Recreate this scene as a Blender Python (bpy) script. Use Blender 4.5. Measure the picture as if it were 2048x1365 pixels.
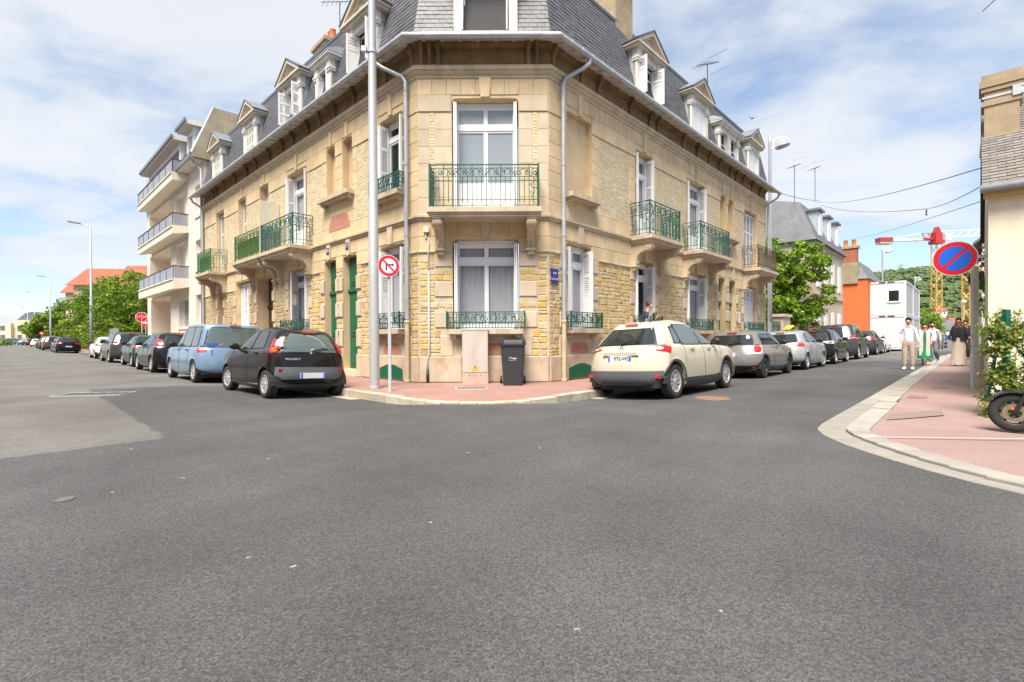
import bpy, math, random
from math import sin, cos, pi, radians, sqrt
from mathutils import Vector, Matrix
random.seed(11)
for _o in list(bpy.data.objects):
    bpy.data.objects.remove(_o, do_unlink=True)
sc = bpy.context.scene
V = Vector

# ------------------------------------------------------------------ camera
CAM_H = 1.17
FPX = 974.0                       # focal length in pixels of a 2048 wide frame
cam_d = bpy.data.cameras.new('camera')
cam = bpy.data.objects.new('camera', cam_d)
sc.collection.objects.link(cam)
cam_d.sensor_width = 36.0
cam_d.lens = 36.0 * FPX / 2048.0
cam_d.clip_start = 0.05
cam_d.clip_end = 5000
_p = math.atan(6.4 / FPX)
_r = math.atan(10 / 1950.0)
cd = V((0, cos(_p), -sin(_p))); cu0 = V((0, sin(_p), cos(_p))); cr0 = V((1, 0, 0))
cr = cr0 * cos(_r) - cu0 * sin(_r)
cu = cr0 * sin(_r) + cu0 * cos(_r)
cam.matrix_world = Matrix(((cr.x, cu.x, -cd.x, 0), (cr.y, cu.y, -cd.y, 0), (cr.z, cu.z, -cd.z, CAM_H), (0, 0, 0, 1)))
sc.camera = cam

# ------------------------------------------------------------------ sky, sun, exposure
SUN_EL, SUN_AZ = radians(60), radians(198)      # azimuth: direction the sun stands in, from +Y clockwise
wd = bpy.data.worlds.new('World'); sc.world = wd; wd.use_nodes = True
nt = wd.node_tree; nt.nodes.clear()
N = nt.nodes.new; L_ = nt.links.new
out = N('ShaderNodeOutputWorld'); bg = N('ShaderNodeBackground'); sky = N('ShaderNodeTexSky')
sky.sky_type = 'NISHITA'; sky.sun_disc = False; sky.sun_elevation = SUN_EL; sky.sun_rotation = SUN_AZ
sky.air_density = 1.0; sky.dust_density = 0.7; sky.ozone_density = 3.0
tc = N('ShaderNodeTexCoord'); sep = N('ShaderNodeSeparateXYZ'); L_(tc.outputs['Generated'], sep.inputs[0])
zz = N('ShaderNodeMath'); zz.operation = 'MAXIMUM'; L_(sep.outputs['Z'], zz.inputs[0]); zz.inputs[1].default_value = 0.0
za = N('ShaderNodeMath'); za.operation = 'ADD'; L_(zz.outputs[0], za.inputs[0]); za.inputs[1].default_value = 0.16
dx = N('ShaderNodeMath'); dx.operation = 'DIVIDE'; L_(sep.outputs['X'], dx.inputs[0]); L_(za.outputs[0], dx.inputs[1])
dy = N('ShaderNodeMath'); dy.operation = 'DIVIDE'; L_(sep.outputs['Y'], dy.inputs[0]); L_(za.outputs[0], dy.inputs[1])
cb = N('ShaderNodeCombineXYZ'); L_(dx.outputs[0], cb.inputs[0]); L_(dy.outputs[0], cb.inputs[1])
mp = N('ShaderNodeMapping'); mp.inputs['Location'].default_value = (3.1, 1.7, 0.4); mp.inputs['Rotation'].default_value = (0, 0, radians(24)); mp.inputs['Scale'].default_value = (0.85, 1.15, 1)
L_(cb.outputs[0], mp.inputs[0])
n1 = N('ShaderNodeTexNoise'); n1.inputs['Scale'].default_value = 1.25; n1.inputs['Detail'].default_value = 9; n1.inputs['Roughness'].default_value = 0.56; n1.inputs['Distortion'].default_value = 0.35
L_(mp.outputs[0], n1.inputs['Vector'])
n2 = N('ShaderNodeTexNoise'); n2.inputs['Scale'].default_value = 0.5; n2.inputs['Detail'].default_value = 3
L_(mp.outputs[0], n2.inputs['Vector'])
ad = N('ShaderNodeMath'); ad.operation = 'MULTIPLY_ADD'; L_(n2.outputs[0], ad.inputs[0]); ad.inputs[1].default_value = 0.55; L_(n1.outputs[0], ad.inputs[2])
rp = N('ShaderNodeValToRGB'); L_(ad.outputs[0], rp.inputs[0])
rp.color_ramp.elements[0].position = 0.60; rp.color_ramp.elements[0].color = (0, 0, 0, 1)
rp.color_ramp.elements[1].position = 0.84; rp.color_ramp.elements[1].color = (1, 1, 1, 1)
rp.color_ramp.interpolation = 'EASE'
fm = N('ShaderNodeMath'); fm.operation = 'MULTIPLY_ADD'; L_(rp.outputs[0], fm.inputs[0]); fm.inputs[1].default_value = 0.80; fm.inputs[2].default_value = 0.08
cs = N('ShaderNodeValToRGB'); L_(n1.outputs[0], cs.inputs[0])
cs.color_ramp.elements[0].position = 0.42; cs.color_ramp.elements[0].color = (0.33, 0.36, 0.40, 1)
cs.color_ramp.elements[1].position = 0.60; cs.color_ramp.elements[1].color = (0.405, 0.412, 0.425, 1)
sk = N('ShaderNodeVectorMath'); sk.operation = 'SCALE'; L_(sky.outputs[0], sk.inputs[0]); sk.inputs['Scale'].default_value = 0.095
mx = N('ShaderNodeMix'); mx.data_type = 'RGBA'; L_(fm.outputs[0], mx.inputs[0]); L_(sk.outputs[0], mx.inputs[6]); L_(cs.outputs[0], mx.inputs[7])
L_(mx.outputs[2], bg.inputs['Color']); bg.inputs['Strength'].default_value = 1.0
L_(bg.outputs[0], out.inputs[0])
sun_d = bpy.data.lights.new('sun', 'SUN'); sun_d.energy = 3.9; sun_d.angle = radians(32); sun_d.color = (1.0, 0.92, 0.80)
sun = bpy.data.objects.new('sun', sun_d); sc.collection.objects.link(sun)
_sd = V((sin(SUN_AZ) * cos(SUN_EL), cos(SUN_AZ) * cos(SUN_EL), sin(SUN_EL)))
sun.rotation_euler = (-_sd).to_track_quat('-Z', 'Y').to_euler()
sc.view_settings.view_transform = 'Standard'; sc.view_settings.look = 'None'
sc.view_settings.gamma = 1.0; sc.view_settings.use_curve_mapping = False
sc.view_settings.exposure = 1.2
sc.render.engine = 'CYCLES'
sc.render.resolution_x = 1024; sc.render.resolution_y = 682

# ------------------------------------------------------------------ place frames
D = 11.53
P0 = V((-2.20, D, 0)); P1 = V((0.876, D, 0))
aL = math.atan2(1019, 974); aR = math.atan2(931, 974)
uL = V((-sin(aL), cos(aL), 0)); nL = V((-cos(aL), -sin(aL), 0))
uR = V((sin(aR), cos(aR), 0)); nR = V((cos(aR), -sin(aR), 0))
def frame(P, u, n):
    return Matrix(((u.x, n.x, 0, P.x), (u.y, n.y, 0, P.y), (0, 0, 1, P.z), (0, 0, 0, 1)))
FL = frame(P0, uL, nL); FR = frame(P1, uR, nR); FC = frame(P0, V((1, 0, 0)), V((0, -1, 0)))
CW = P1.x - P0.x
def lp(t, d, z=0.0): return P0 + uL * t + nL * d + V((0, 0, z))
def rpt(t, d, z=0.0): return P1 + uR * t + nR * d + V((0, 0, z))
def at(px, py, Y):
    "world point seen at a pixel of the photograph, at real depth Y"
    v = cd + cr * ((px - 1024) / FPX) - cu * ((py - 682.5) / FPX)
    return V((0, 0, CAM_H)) + v * (Y / v.y)

# ------------------------------------------------------------------ object helpers
COL = sc.collection
WM = {}
def reg(o, parent, Mw):
    if parent is not None:
        o.parent = parent
        o.matrix_basis = WM[parent.name].inverted() @ Mw
    else:
        o.matrix_basis = Mw
    COL.objects.link(o)
    WM[o.name] = Mw.copy()
    return o
def tag(o, label, cat, group=None):
    o['label'] = label; o['category'] = cat
    if group: o['group'] = group
    return o
def empty(name, Mw, label=None, cat=None, group=None, parent=None):
    o = bpy.data.objects.new(name, None); o.empty_display_size = 0.2
    if not isinstance(Mw, Matrix): Mw = Matrix.Translation(V(Mw))
    reg(o, parent, Mw)
    if label: tag(o, label, cat, group)
    return o
def kind(o, k): o['kind'] = k; return o
def inst(name, me, parent, Mw):
    return reg(bpy.data.objects.new(name, me), parent, Mw)
def TR(x, y, z, rz=0.0): return Matrix.Translation(V((x, y, z))) @ Matrix.Rotation(rz, 4, 'Z')

class MB:
    "mesh builder in a local frame F (Matrix); faces flipped when F mirrors"
    def __init__(s, F=None):
        s.v = []; s.f = []; s.m = []; s.F = F or Matrix.Identity(4)
    def add(s, vs, fs, m=0):
        b = len(s.v); s.v += [V(p) for p in vs]
        s.f += [tuple(b + i for i in f) for f in fs]; s.m += [m] * len(fs)
        return s
    def box(s, a, b, m=0, M=None):
        x0, y0, z0 = a; x1, y1, z1 = b
        vs = [V((x, y, z)) for z in (z0, z1) for y in (y0, y1) for x in (x0, x1)]
        if M is not None: vs = [M @ p for p in vs]
        return s.add(vs, [(0, 2, 3, 1), (4, 5, 7, 6), (0, 1, 5, 4), (2, 6, 7, 3), (0, 4, 6, 2), (1, 3, 7, 5)], m)
    def pil(s, t0, t1, z0, z1, n0, n1, b=0.012, m=0, j=0.0):
        "a block on a wall face (t,n,z): open back, front face bevelled by b, corners jittered by j"
        r = lambda: random.uniform(-j, j) if j else 0.0
        o = [(t0, n0, z0), (t1, n0, z0), (t1, n0, z1), (t0, n0, z1)]
        q = [(t0 + r(), n1 - b, z0 + r()), (t1 + r(), n1 - b, z0 + r()), (t1 + r(), n1 - b, z1 + r()), (t0 + r(), n1 - b, z1 + r())]
        b2 = b * (1.0 if not j else 1.6)
        i = [(q[0][0] + b2, n1, q[0][2] + b2), (q[1][0] - b2, n1, q[1][2] + b2), (q[2][0] - b2, n1, q[2][2] - b2), (q[3][0] + b2, n1, q[3][2] - b2)]
        fs = []
        for k in range(4):
            l = (k + 1) % 4
            fs += [(k, k + 4, l + 4, l), (k + 4, k + 8, l + 8, l + 4)]
        fs.append((11, 10, 9, 8))
        # with (t,n,z) right handed the outward normal is +n
        return s.add(o + q + i, fs[:-1] + [(8, 11, 10, 9)], m)
    def prism(s, poly, a, b, ax='x', m=0):
        "extrude a 2d polygon along an axis from a to b; poly in the other two axes (cyclic order kept)"
        n = len(poly)
        def mk(p, w):
            if ax == 'x': return (w, p[0], p[1])
            if ax == 'y': return (p[0], w, p[1])
            return (p[0], p[1], w)
        vs = [mk(p, a) for p in poly] + [mk(p, b) for p in poly]
        fs = [(i, (i + 1) % n, n + (i + 1) % n, n + i) for i in range(n)]
        fs += [tuple(reversed(range(n))), tuple(range(n, 2 * n))]
        return s.add(vs, fs, m)
    def tube(s, path, r, seg=8, m=0, cap=True):
        path = [V(p) for p in path]; n = len(path); b = len(s.v)
        rr = r if isinstance(r, (list, tuple)) else [r] * n
        up = None
        for i, p in enumerate(path):
            d = (path[min(i + 1, n - 1)] - path[max(i - 1, 0)])
            d = d.normalized() if d.length > 1e-9 else V((0, 0, 1))
            if up is None:
                up = d.orthogonal().normalized()
            else:
                up = up - d * up.dot(d)
                up = up.normalized() if up.length > 1e-6 else d.orthogonal().normalized()
            sd = d.cross(up)
            for k in range(seg):
                a = 2 * pi * k / seg
                s.v.append(p + (up * cos(a) + sd * sin(a)) * rr[i])
        for i in range(n - 1):
            for k in range(seg):
                k2 = (k + 1) % seg
                s.f.append((b + i * seg + k, b + i * seg + k2, b + (i + 1) * seg + k2, b + (i + 1) * seg + k)); s.m.append(m)
        if cap:
            s.f.append(tuple(b + k for k in reversed(range(seg)))); s.m.append(m)
            s.f.append(tuple(b + (n - 1) * seg + k for k in range(seg))); s.m.append(m)
        return s
    def lathe(s, prof, seg=16, M=None, m=0, a0=0.0, a1=2 * pi):
        "profile of (r,z) about z"
        b = len(s.v); n = len(prof); full = abs(a1 - a0 - 2 * pi) < 1e-6
        ns = seg if full else seg + 1
        for k in range(ns):
            a = a0 + (a1 - a0) * k / seg
            for r, z in prof:
                p = V((r * cos(a), r * sin(a), z))
                s.v.append(M @ p if M is not None else p)
        for k in range(seg):
            k2 = (k + 1) % ns
            for i in range(n - 1):
                s.f.append((b + k * n + i, b + k2 * n + i, b + k2 * n + i + 1, b + k * n + i + 1)); s.m.append(m)
        return s
    def grid(s, rows, m=0, close=False):
        b = len(s.v); nc = len(rows[0])
        for r in rows: s.v += [V(p) for p in r]
        for i in range(len(rows) - 1):
            for k in range(nc if close else nc - 1):
                k2 = (k + 1) % nc
                s.f.append((b + i * nc + k, b + i * nc + k2, b + (i + 1) * nc + k2, b + (i + 1) * nc + k)); s.m.append(m)
        return s
    def mesh(s, name, mats, M=None, smooth=False):
        M = M if M is not None else s.F
        me = bpy.data.meshes.new(name)
        fl = M.determinant() < 0
        me.from_pydata([tuple(M @ p) for p in s.v], [], [tuple(reversed(f)) for f in s.f] if fl else s.f)
        for mt in (mats if isinstance(mats, (list, tuple)) else [mats]): me.materials.append(mt)
        if len(me.materials) > 1: me.polygons.foreach_set('material_index', s.m)
        if smooth: me.polygons.foreach_set('use_smooth', [True] * len(me.polygons))
        me.update()
        return me
    def build(s, name, mats, parent=None, smooth=False, Mw=None, auto=None):
        "link as an object; world position is F @ local; origin = parent's origin (or Mw)"
        base = Mw if Mw is not None else (WM[parent.name] if parent is not None else Matrix.Identity(4))
        me = s.mesh(name, mats, base.inverted() @ s.F, smooth)
        if auto is not None:
            me.polygons.foreach_set('use_smooth', [True] * len(me.polygons))
            if hasattr(me, 'set_sharp_from_angle'): me.set_sharp_from_angle(angle=radians(auto))
        return reg(bpy.data.objects.new(name, me), parent, base)

def text(name, body, size, mat, parent, Mw, depth=0.004, align='CENTER', sx=1.0):
    cu_ = bpy.data.curves.new(name, 'FONT'); cu_.body = body; cu_.size = size; cu_.extrude = depth
    cu_.align_x = align; cu_.align_y = 'CENTER'; cu_.resolution_u = 2
    tmp = bpy.data.objects.new('tmp_text', cu_)
    me = bpy.data.meshes.new_from_object(tmp); bpy.data.objects.remove(tmp); bpy.data.curves.remove(cu_)
    me.name = name; me.materials.clear(); me.materials.append(mat)
    if sx != 1.0:
        me.transform(Matrix.Diagonal((sx, 1, 1, 1)))
    return inst(name, me, parent, Mw)

# ------------------------------------------------------------------ materials
MATS = {}
def mat(name, col, rough=0.8, var=0.12, scale=3.0, isl=0.0, cols=None, bump=0.0, bscale=40.0, metal=0.0,
        spec=0.5, stain=None, stain_amt=0.5, stain_z=0.35, fine=0.0, fscale=120.0, coat=0.0, emit=None, alpha=None, detail=6, trans=0.0):
    if name in MATS: return MATS[name]
    m = bpy.data.materials.new(name); m.use_nodes = True
    t = m.node_tree; b = t.nodes['Principled BSDF']; N = t.nodes.new; K = t.links.new
    b.inputs['Roughness'].default_value = rough; b.inputs['Metallic'].default_value = metal
    b.inputs['Specular IOR Level'].default_value = spec
    if coat: b.inputs['Coat Weight'].default_value = coat; b.inputs['Coat Roughness'].default_value = 0.04
    if trans: b.inputs['Transmission Weight'].default_value = trans
    if emit: b.inputs['Emission Color'].default_value = (*emit, 1); b.inputs['Emission Strength'].default_value = 1
    geo = N('ShaderNodeNewGeometry')
    rgb = None
    if cols:
        oi = N('ShaderNodeObjectInfo'); a = N('ShaderNodeMath'); a.operation = 'ADD'
        K(geo.outputs['Random Per Island'], a.inputs[0]); K(oi.outputs['Random'], a.inputs[1])
        fr = N('ShaderNodeMath'); fr.operation = 'FRACT'; K(a.outputs[0], fr.inputs[0])
        rr = N('ShaderNodeValToRGB'); K(fr.outputs[0], rr.inputs[0]); rr.color_ramp.interpolation = 'LINEAR'
        e = rr.color_ramp.elements
        while len(e) < len(cols): e.new(0.5)
        for i, c in enumerate(cols):
            e[i].position = i / (len(cols) - 1); e[i].color = (*c, 1)
        rgb = rr.outputs[0]
    else:
        c0 = N('ShaderNodeRGB'); c0.outputs[0].default_value = (*col, 1); rgb = c0.outputs[0]
    def mul(rgb, fac, lo, hi):
        mr = N('ShaderNodeMapRange'); K(fac, mr.inputs[0]); mr.inputs[1].default_value = 0.3; mr.inputs[2].default_value = 0.7
        mr.inputs[3].default_value = lo; mr.inputs[4].default_value = hi; mr.clamp = False
        vm = N('ShaderNodeVectorMath'); vm.operation = 'SCALE'; K(rgb, vm.inputs[0]); K(mr.outputs[0], vm.inputs['Scale'])
        return vm.outputs[0]
    if isl and not cols:
        oi = N('ShaderNodeObjectInfo'); a = N('ShaderNodeMath'); a.operation = 'ADD'
        K(geo.outputs['Random Per Island'], a.inputs[0]); K(oi.outputs['Random'], a.inputs[1])
        fr = N('ShaderNodeMath'); fr.operation = 'FRACT'; K(a.outputs[0], fr.inputs[0])
        mr = N('ShaderNodeMapRange'); K(fr.outputs[0], mr.inputs[0]); mr.inputs[3].default_value = 1 - isl; mr.inputs[4].default_value = 1 + isl
        vm = N('ShaderNodeVectorMath'); vm.operation = 'SCALE'; K(rgb, vm.inputs[0]); K(mr.outputs[0], vm.inputs['Scale']); rgb = vm.outputs[0]
    if var:
        no = N('ShaderNodeTexNoise'); no.inputs['Scale'].default_value = scale; no.inputs['Detail'].default_value = detail; no.inputs['Roughness'].default_value = 0.65
        K(geo.outputs['Position'], no.inputs['Vector']); rgb = mul(rgb, no.outputs[0], 1 - var, 1 + var)
    if fine:
        no = N('ShaderNodeTexNoise'); no.inputs['Scale'].default_value = fscale; no.inputs['Detail'].default_value = 3; no.inputs['Roughness'].default_value = 0.7
        K(geo.outputs['Position'], no.inputs['Vector']); rgb = mul(rgb, no.outputs[0], 1 - fine, 1 + fine)
    if stain:
        mpn = N('ShaderNodeMapping'); mpn.inputs['Scale'].default_value = (3.0, 3.0, 3.0 * stain_z); K(geo.outputs['Position'], mpn.inputs[0])
        no = N('ShaderNodeTexNoise'); no.inputs['Scale'].default_value = 0.9; no.inputs['Detail'].default_value = 7; no.inputs['Roughness'].default_value = 0.7
        K(mpn.outputs[0], no.inputs['Vector'])
        mr = N('ShaderNodeMapRange'); K(no.outputs[0], mr.inputs[0]); mr.inputs[1].default_value = 0.48; mr.inputs[2].default_value = 0.72
        mr.inputs[3].default_value = 0; mr.inputs[4].default_value = stain_amt
        mi = N('ShaderNodeMix'); mi.data_type = 'RGBA'; K(mr.outputs[0], mi.inputs[0]); K(rgb, mi.inputs[6]); mi.inputs[7].default_value = (*stain, 1); rgb = mi.outputs[2]
    K(rgb, b.inputs['Base Color'])
    if bump:
        no = N('ShaderNodeTexNoise'); no.inputs['Scale'].default_value = bscale; no.inputs['Detail'].default_value = 5
        K(geo.outputs['Position'], no.inputs['Vector'])
        bp = N('ShaderNodeBump'); bp.inputs['Strength'].default_value = min(1, bump); bp.inputs['Distance'].default_value = 0.01
        K(no.outputs[0], bp.inputs['Height']); K(bp.outputs[0], b.inputs['Normal'])
    MATS[name] = m
    return m
# ------------------------------------------------------------------ surface materials
m_stone = mat('limestone', (0.64, 0.49, 0.30), 0.9, 0.16, 1.3, bump=0.25, bscale=70, stain=(0.44, 0.32, 0.185), stain_amt=0.6, stain_z=.22)
m_stone_b = mat('limestone_block', (0.64, 0.49, 0.30), 0.9, 0.14, 1.6, isl=0.07, bump=0.25, bscale=70, stain=(0.34, 0.26, 0.16), stain_amt=0.45)
m_grey = mat('weathered_limestone', (0.53, 0.435, 0.31), 0.92, 0.16, 2.0, bump=0.3, bscale=60, stain=(0.22, 0.18, 0.13), stain_amt=0.55)
m_block = mat('dressed_stone', (0.56, 0.46, 0.335), 0.9, 0.1, 2.2, isl=0.06, bump=0.25, bscale=70, stain=(0.34, 0.28, 0.2), stain_amt=0.4)
m_plinth = mat('plinth_stone', (0.52, 0.425, 0.31), 0.92, 0.16, 1.5, isl=0.05, bump=0.3, bscale=50, stain=(0.34, 0.185, 0.115), stain_amt=0.75, stain_z=0.7)
m_mortar = mat('mortar', (0.47, 0.385, 0.26), 0.95, 0.14, 3, bump=0.3, bscale=60)
m_bed = mat('lime_mortar', (0.53, 0.445, 0.325), 0.95, 0.18, 6, fine=0.12, fscale=60, bump=0.5, bscale=40)
m_rub = mat('rubble_stone', None, 0.92, 0.22, 7, cols=[(0.56, 0.345, 0.085), (0.50, 0.39, 0.22), (0.58, 0.48, 0.30), (0.44, 0.32, 0.165), (0.57, 0.40, 0.14), (0.52, 0.43, 0.27), (0.60, 0.42, 0.13)], bump=1.0, bscale=22)
m_rub2 = mat('rubble_stone_grey', None, 0.92, 0.24, 8, cols=[(0.46, 0.32, 0.14), (0.45, 0.36, 0.22), (0.52, 0.43, 0.27), (0.36, 0.26, 0.14), (0.52, 0.36, 0.14), (0.46, 0.38, 0.25)], bump=1.0, bscale=20)
m_brick = mat('cream_brick', None, 0.85, 0.1, 5, cols=[(0.66, 0.56, 0.37), (0.60, 0.48, 0.29), (0.70, 0.61, 0.43), (0.63, 0.54, 0.37), (0.57, 0.46, 0.28)], bump=0.2, bscale=90)
m_brick_d = mat('sooty_shaded_brick', None, 0.9, 0.2, 6, cols=[(0.25, 0.165, 0.08), (0.31, 0.215, 0.11), (0.2, 0.125, 0.06), (0.36, 0.25, 0.135)], bump=0.2, bscale=90)  # frieze brick: sooty tone, with the eave shade also put into the colour
m_soot_shade = mat('sooty_shaded_stone', (0.25, 0.165, 0.078), 0.9, 0.3, 2.2, isl=0.12, bump=0.2, bscale=60, stain=(0.10, 0.062, 0.03), stain_amt=0.7)  # frieze stone: sooty brown darkened further to hold the shade of the eaves
m_slate = mat('slate', None, 0.55, 0.16, 9, cols=[(0.105, 0.108, 0.122), (0.082, 0.083, 0.096), (0.125, 0.122, 0.128), (0.094, 0.098, 0.112), (0.138, 0.13, 0.128), (0.086, 0.089, 0.106)], bump=0.15, bscale=60)
m_slatebase = mat('slate_underlay', (0.03, 0.03, 0.034), 0.8, 0.1)
m_zinc = mat('zinc', (0.46, 0.48, 0.50), 0.42, 0.16, 4, metal=0.35, stain=(0.30, 0.31, 0.31), stain_amt=0.5)
m_zincd = mat('dark_zinc', (0.21, 0.235, 0.26), 0.45, 0.12, 4, metal=0.3)
m_lead = mat('lead_flashing', (0.42, 0.47, 0.50), 0.5, 0.1, 3, metal=0.2)
m_white = mat('white_paint', (0.80, 0.80, 0.80), 0.45, 0.03, 3)
m_shut = mat('white_shutter_paint', (0.79, 0.79, 0.785), 0.55, 0.04, 3)
m_oldwhite = mat('flaking_white_paint', (0.74, 0.71, 0.65), 0.7, 0.1, 5, bump=0.2, bscale=40, stain=(0.42, 0.35, 0.26), stain_amt=0.7)
m_green = mat('green_iron', (0.008, 0.085, 0.052), 0.45, 0.15, 6)
m_teal = mat('blue_green_iron', (0.013, 0.095, 0.078), 0.45, 0.15, 6)
m_rust = mat('rusty_iron', (0.10, 0.068, 0.038), 0.75, 0.3, 12)
m_gdoor = mat('green_gloss_paint', (0.008, 0.115, 0.055), 0.4, 0.12, 5)
m_wood = mat('dark_brown_wood', (0.05, 0.024, 0.014), 0.5, 0.2, 5)
m_pink = mat('red_panel_plaster', (0.47, 0.215, 0.145), 0.9, 0.2, 7, stain=(0.4, 0.3, 0.22), stain_amt=0.6)
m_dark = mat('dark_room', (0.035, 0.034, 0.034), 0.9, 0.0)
m_room = mat('room_plaster', (0.22, 0.195, 0.175), 0.9, 0.05)
m_curt = mat('net_curtain', (0.74, 0.75, 0.82), 0.9, 0.08, 20)
m_terra = mat('terracotta', (0.56, 0.17, 0.055), 0.8, 0.15, 6)
m_chim = mat('chimney_stone', (0.36, 0.285, 0.18), 0.92, 0.22, 3, bump=0.3, bscale=40, stain=(0.2, 0.15, 0.09), stain_amt=0.6)
m_black = mat('black_metal', (0.02, 0.02, 0.022), 0.5, 0.1)
m_galv = mat('galvanised_steel', (0.46, 0.49, 0.51), 0.5, 0.12, 14, metal=0.15, spec=0.5)
m_alu = mat('brushed_aluminium', (0.50, 0.50, 0.495), 0.38, 0.06, 6, metal=0.35)
m_granite = mat('granite', (0.285, 0.27, 0.24), 0.85, 0.14, 3, isl=0.12, fine=0.18, fscale=160, bump=0.2, bscale=90)
m_gran2 = mat('worn_granite', None, 0.88, 0.2, 5, cols=[(0.40, 0.33, 0.23), (0.46, 0.42, 0.34), (0.34, 0.28, 0.2), (0.43, 0.40, 0.33)], fine=0.12, bump=0.4, bscale=50)
m_cement = mat('pale_cement', (0.245, 0.23, 0.2), 0.9, 0.12, 4, fine=0.12, fscale=120)
m_gut = mat('gutter_concrete', (0.33, 0.31, 0.27), 0.9, 0.2, 4, fine=0.15, fscale=90)
m_pave = mat('pink_pavement', (0.265, 0.178, 0.16), 0.9, 0.14, 0.9, fine=0.13, fscale=170, bump=0.25, bscale=140, stain=(0.24, 0.175, 0.155), stain_amt=0.6, stain_z=1)
m_pave2 = mat('red_pavement', (0.29, 0.168, 0.14), 0.9, 0.16, 1.1, fine=0.13, fscale=170, bump=0.25, bscale=140, stain=(0.24, 0.165, 0.14), stain_amt=0.65, stain_z=1)
m_patch = mat('grey_asphalt_patch', (0.215, 0.155, 0.14), 0.9, 0.12, 3, fine=0.15, fscale=170)
m_earth = mat('earth', (0.12, 0.11, 0.07), 0.95, 0.3, 0.2)

def glass_mat(name, col, rough=0.03, tr=0.0):
    m = bpy.data.materials.new(name); m.use_nodes = True
    b = m.node_tree.nodes['Principled BSDF']
    b.inputs['Base Color'].default_value = (*col, 1); b.inputs['Roughness'].default_value = rough
    b.inputs['Specular IOR Level'].default_value = 0.9
    if tr:
        t = m.node_tree; mixn = t.nodes.new('ShaderNodeMixShader'); tp = t.nodes.new('ShaderNodeBsdfTransparent')
        mixn.inputs[0].default_value = tr
        t.links.new(b.outputs[0], mixn.inputs[1]); t.links.new(tp.outputs[0], mixn.inputs[2])
        t.links.new(mixn.outputs[0], t.nodes['Material Output'].inputs[0])
    return m
m_glass = glass_mat('window_glass', (0.05, 0.06, 0.065), 0.02, 0.8)
m_glassr = glass_mat('reflecting_glass', (0.30, 0.33, 0.36), 0.05, 0.1)

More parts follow.
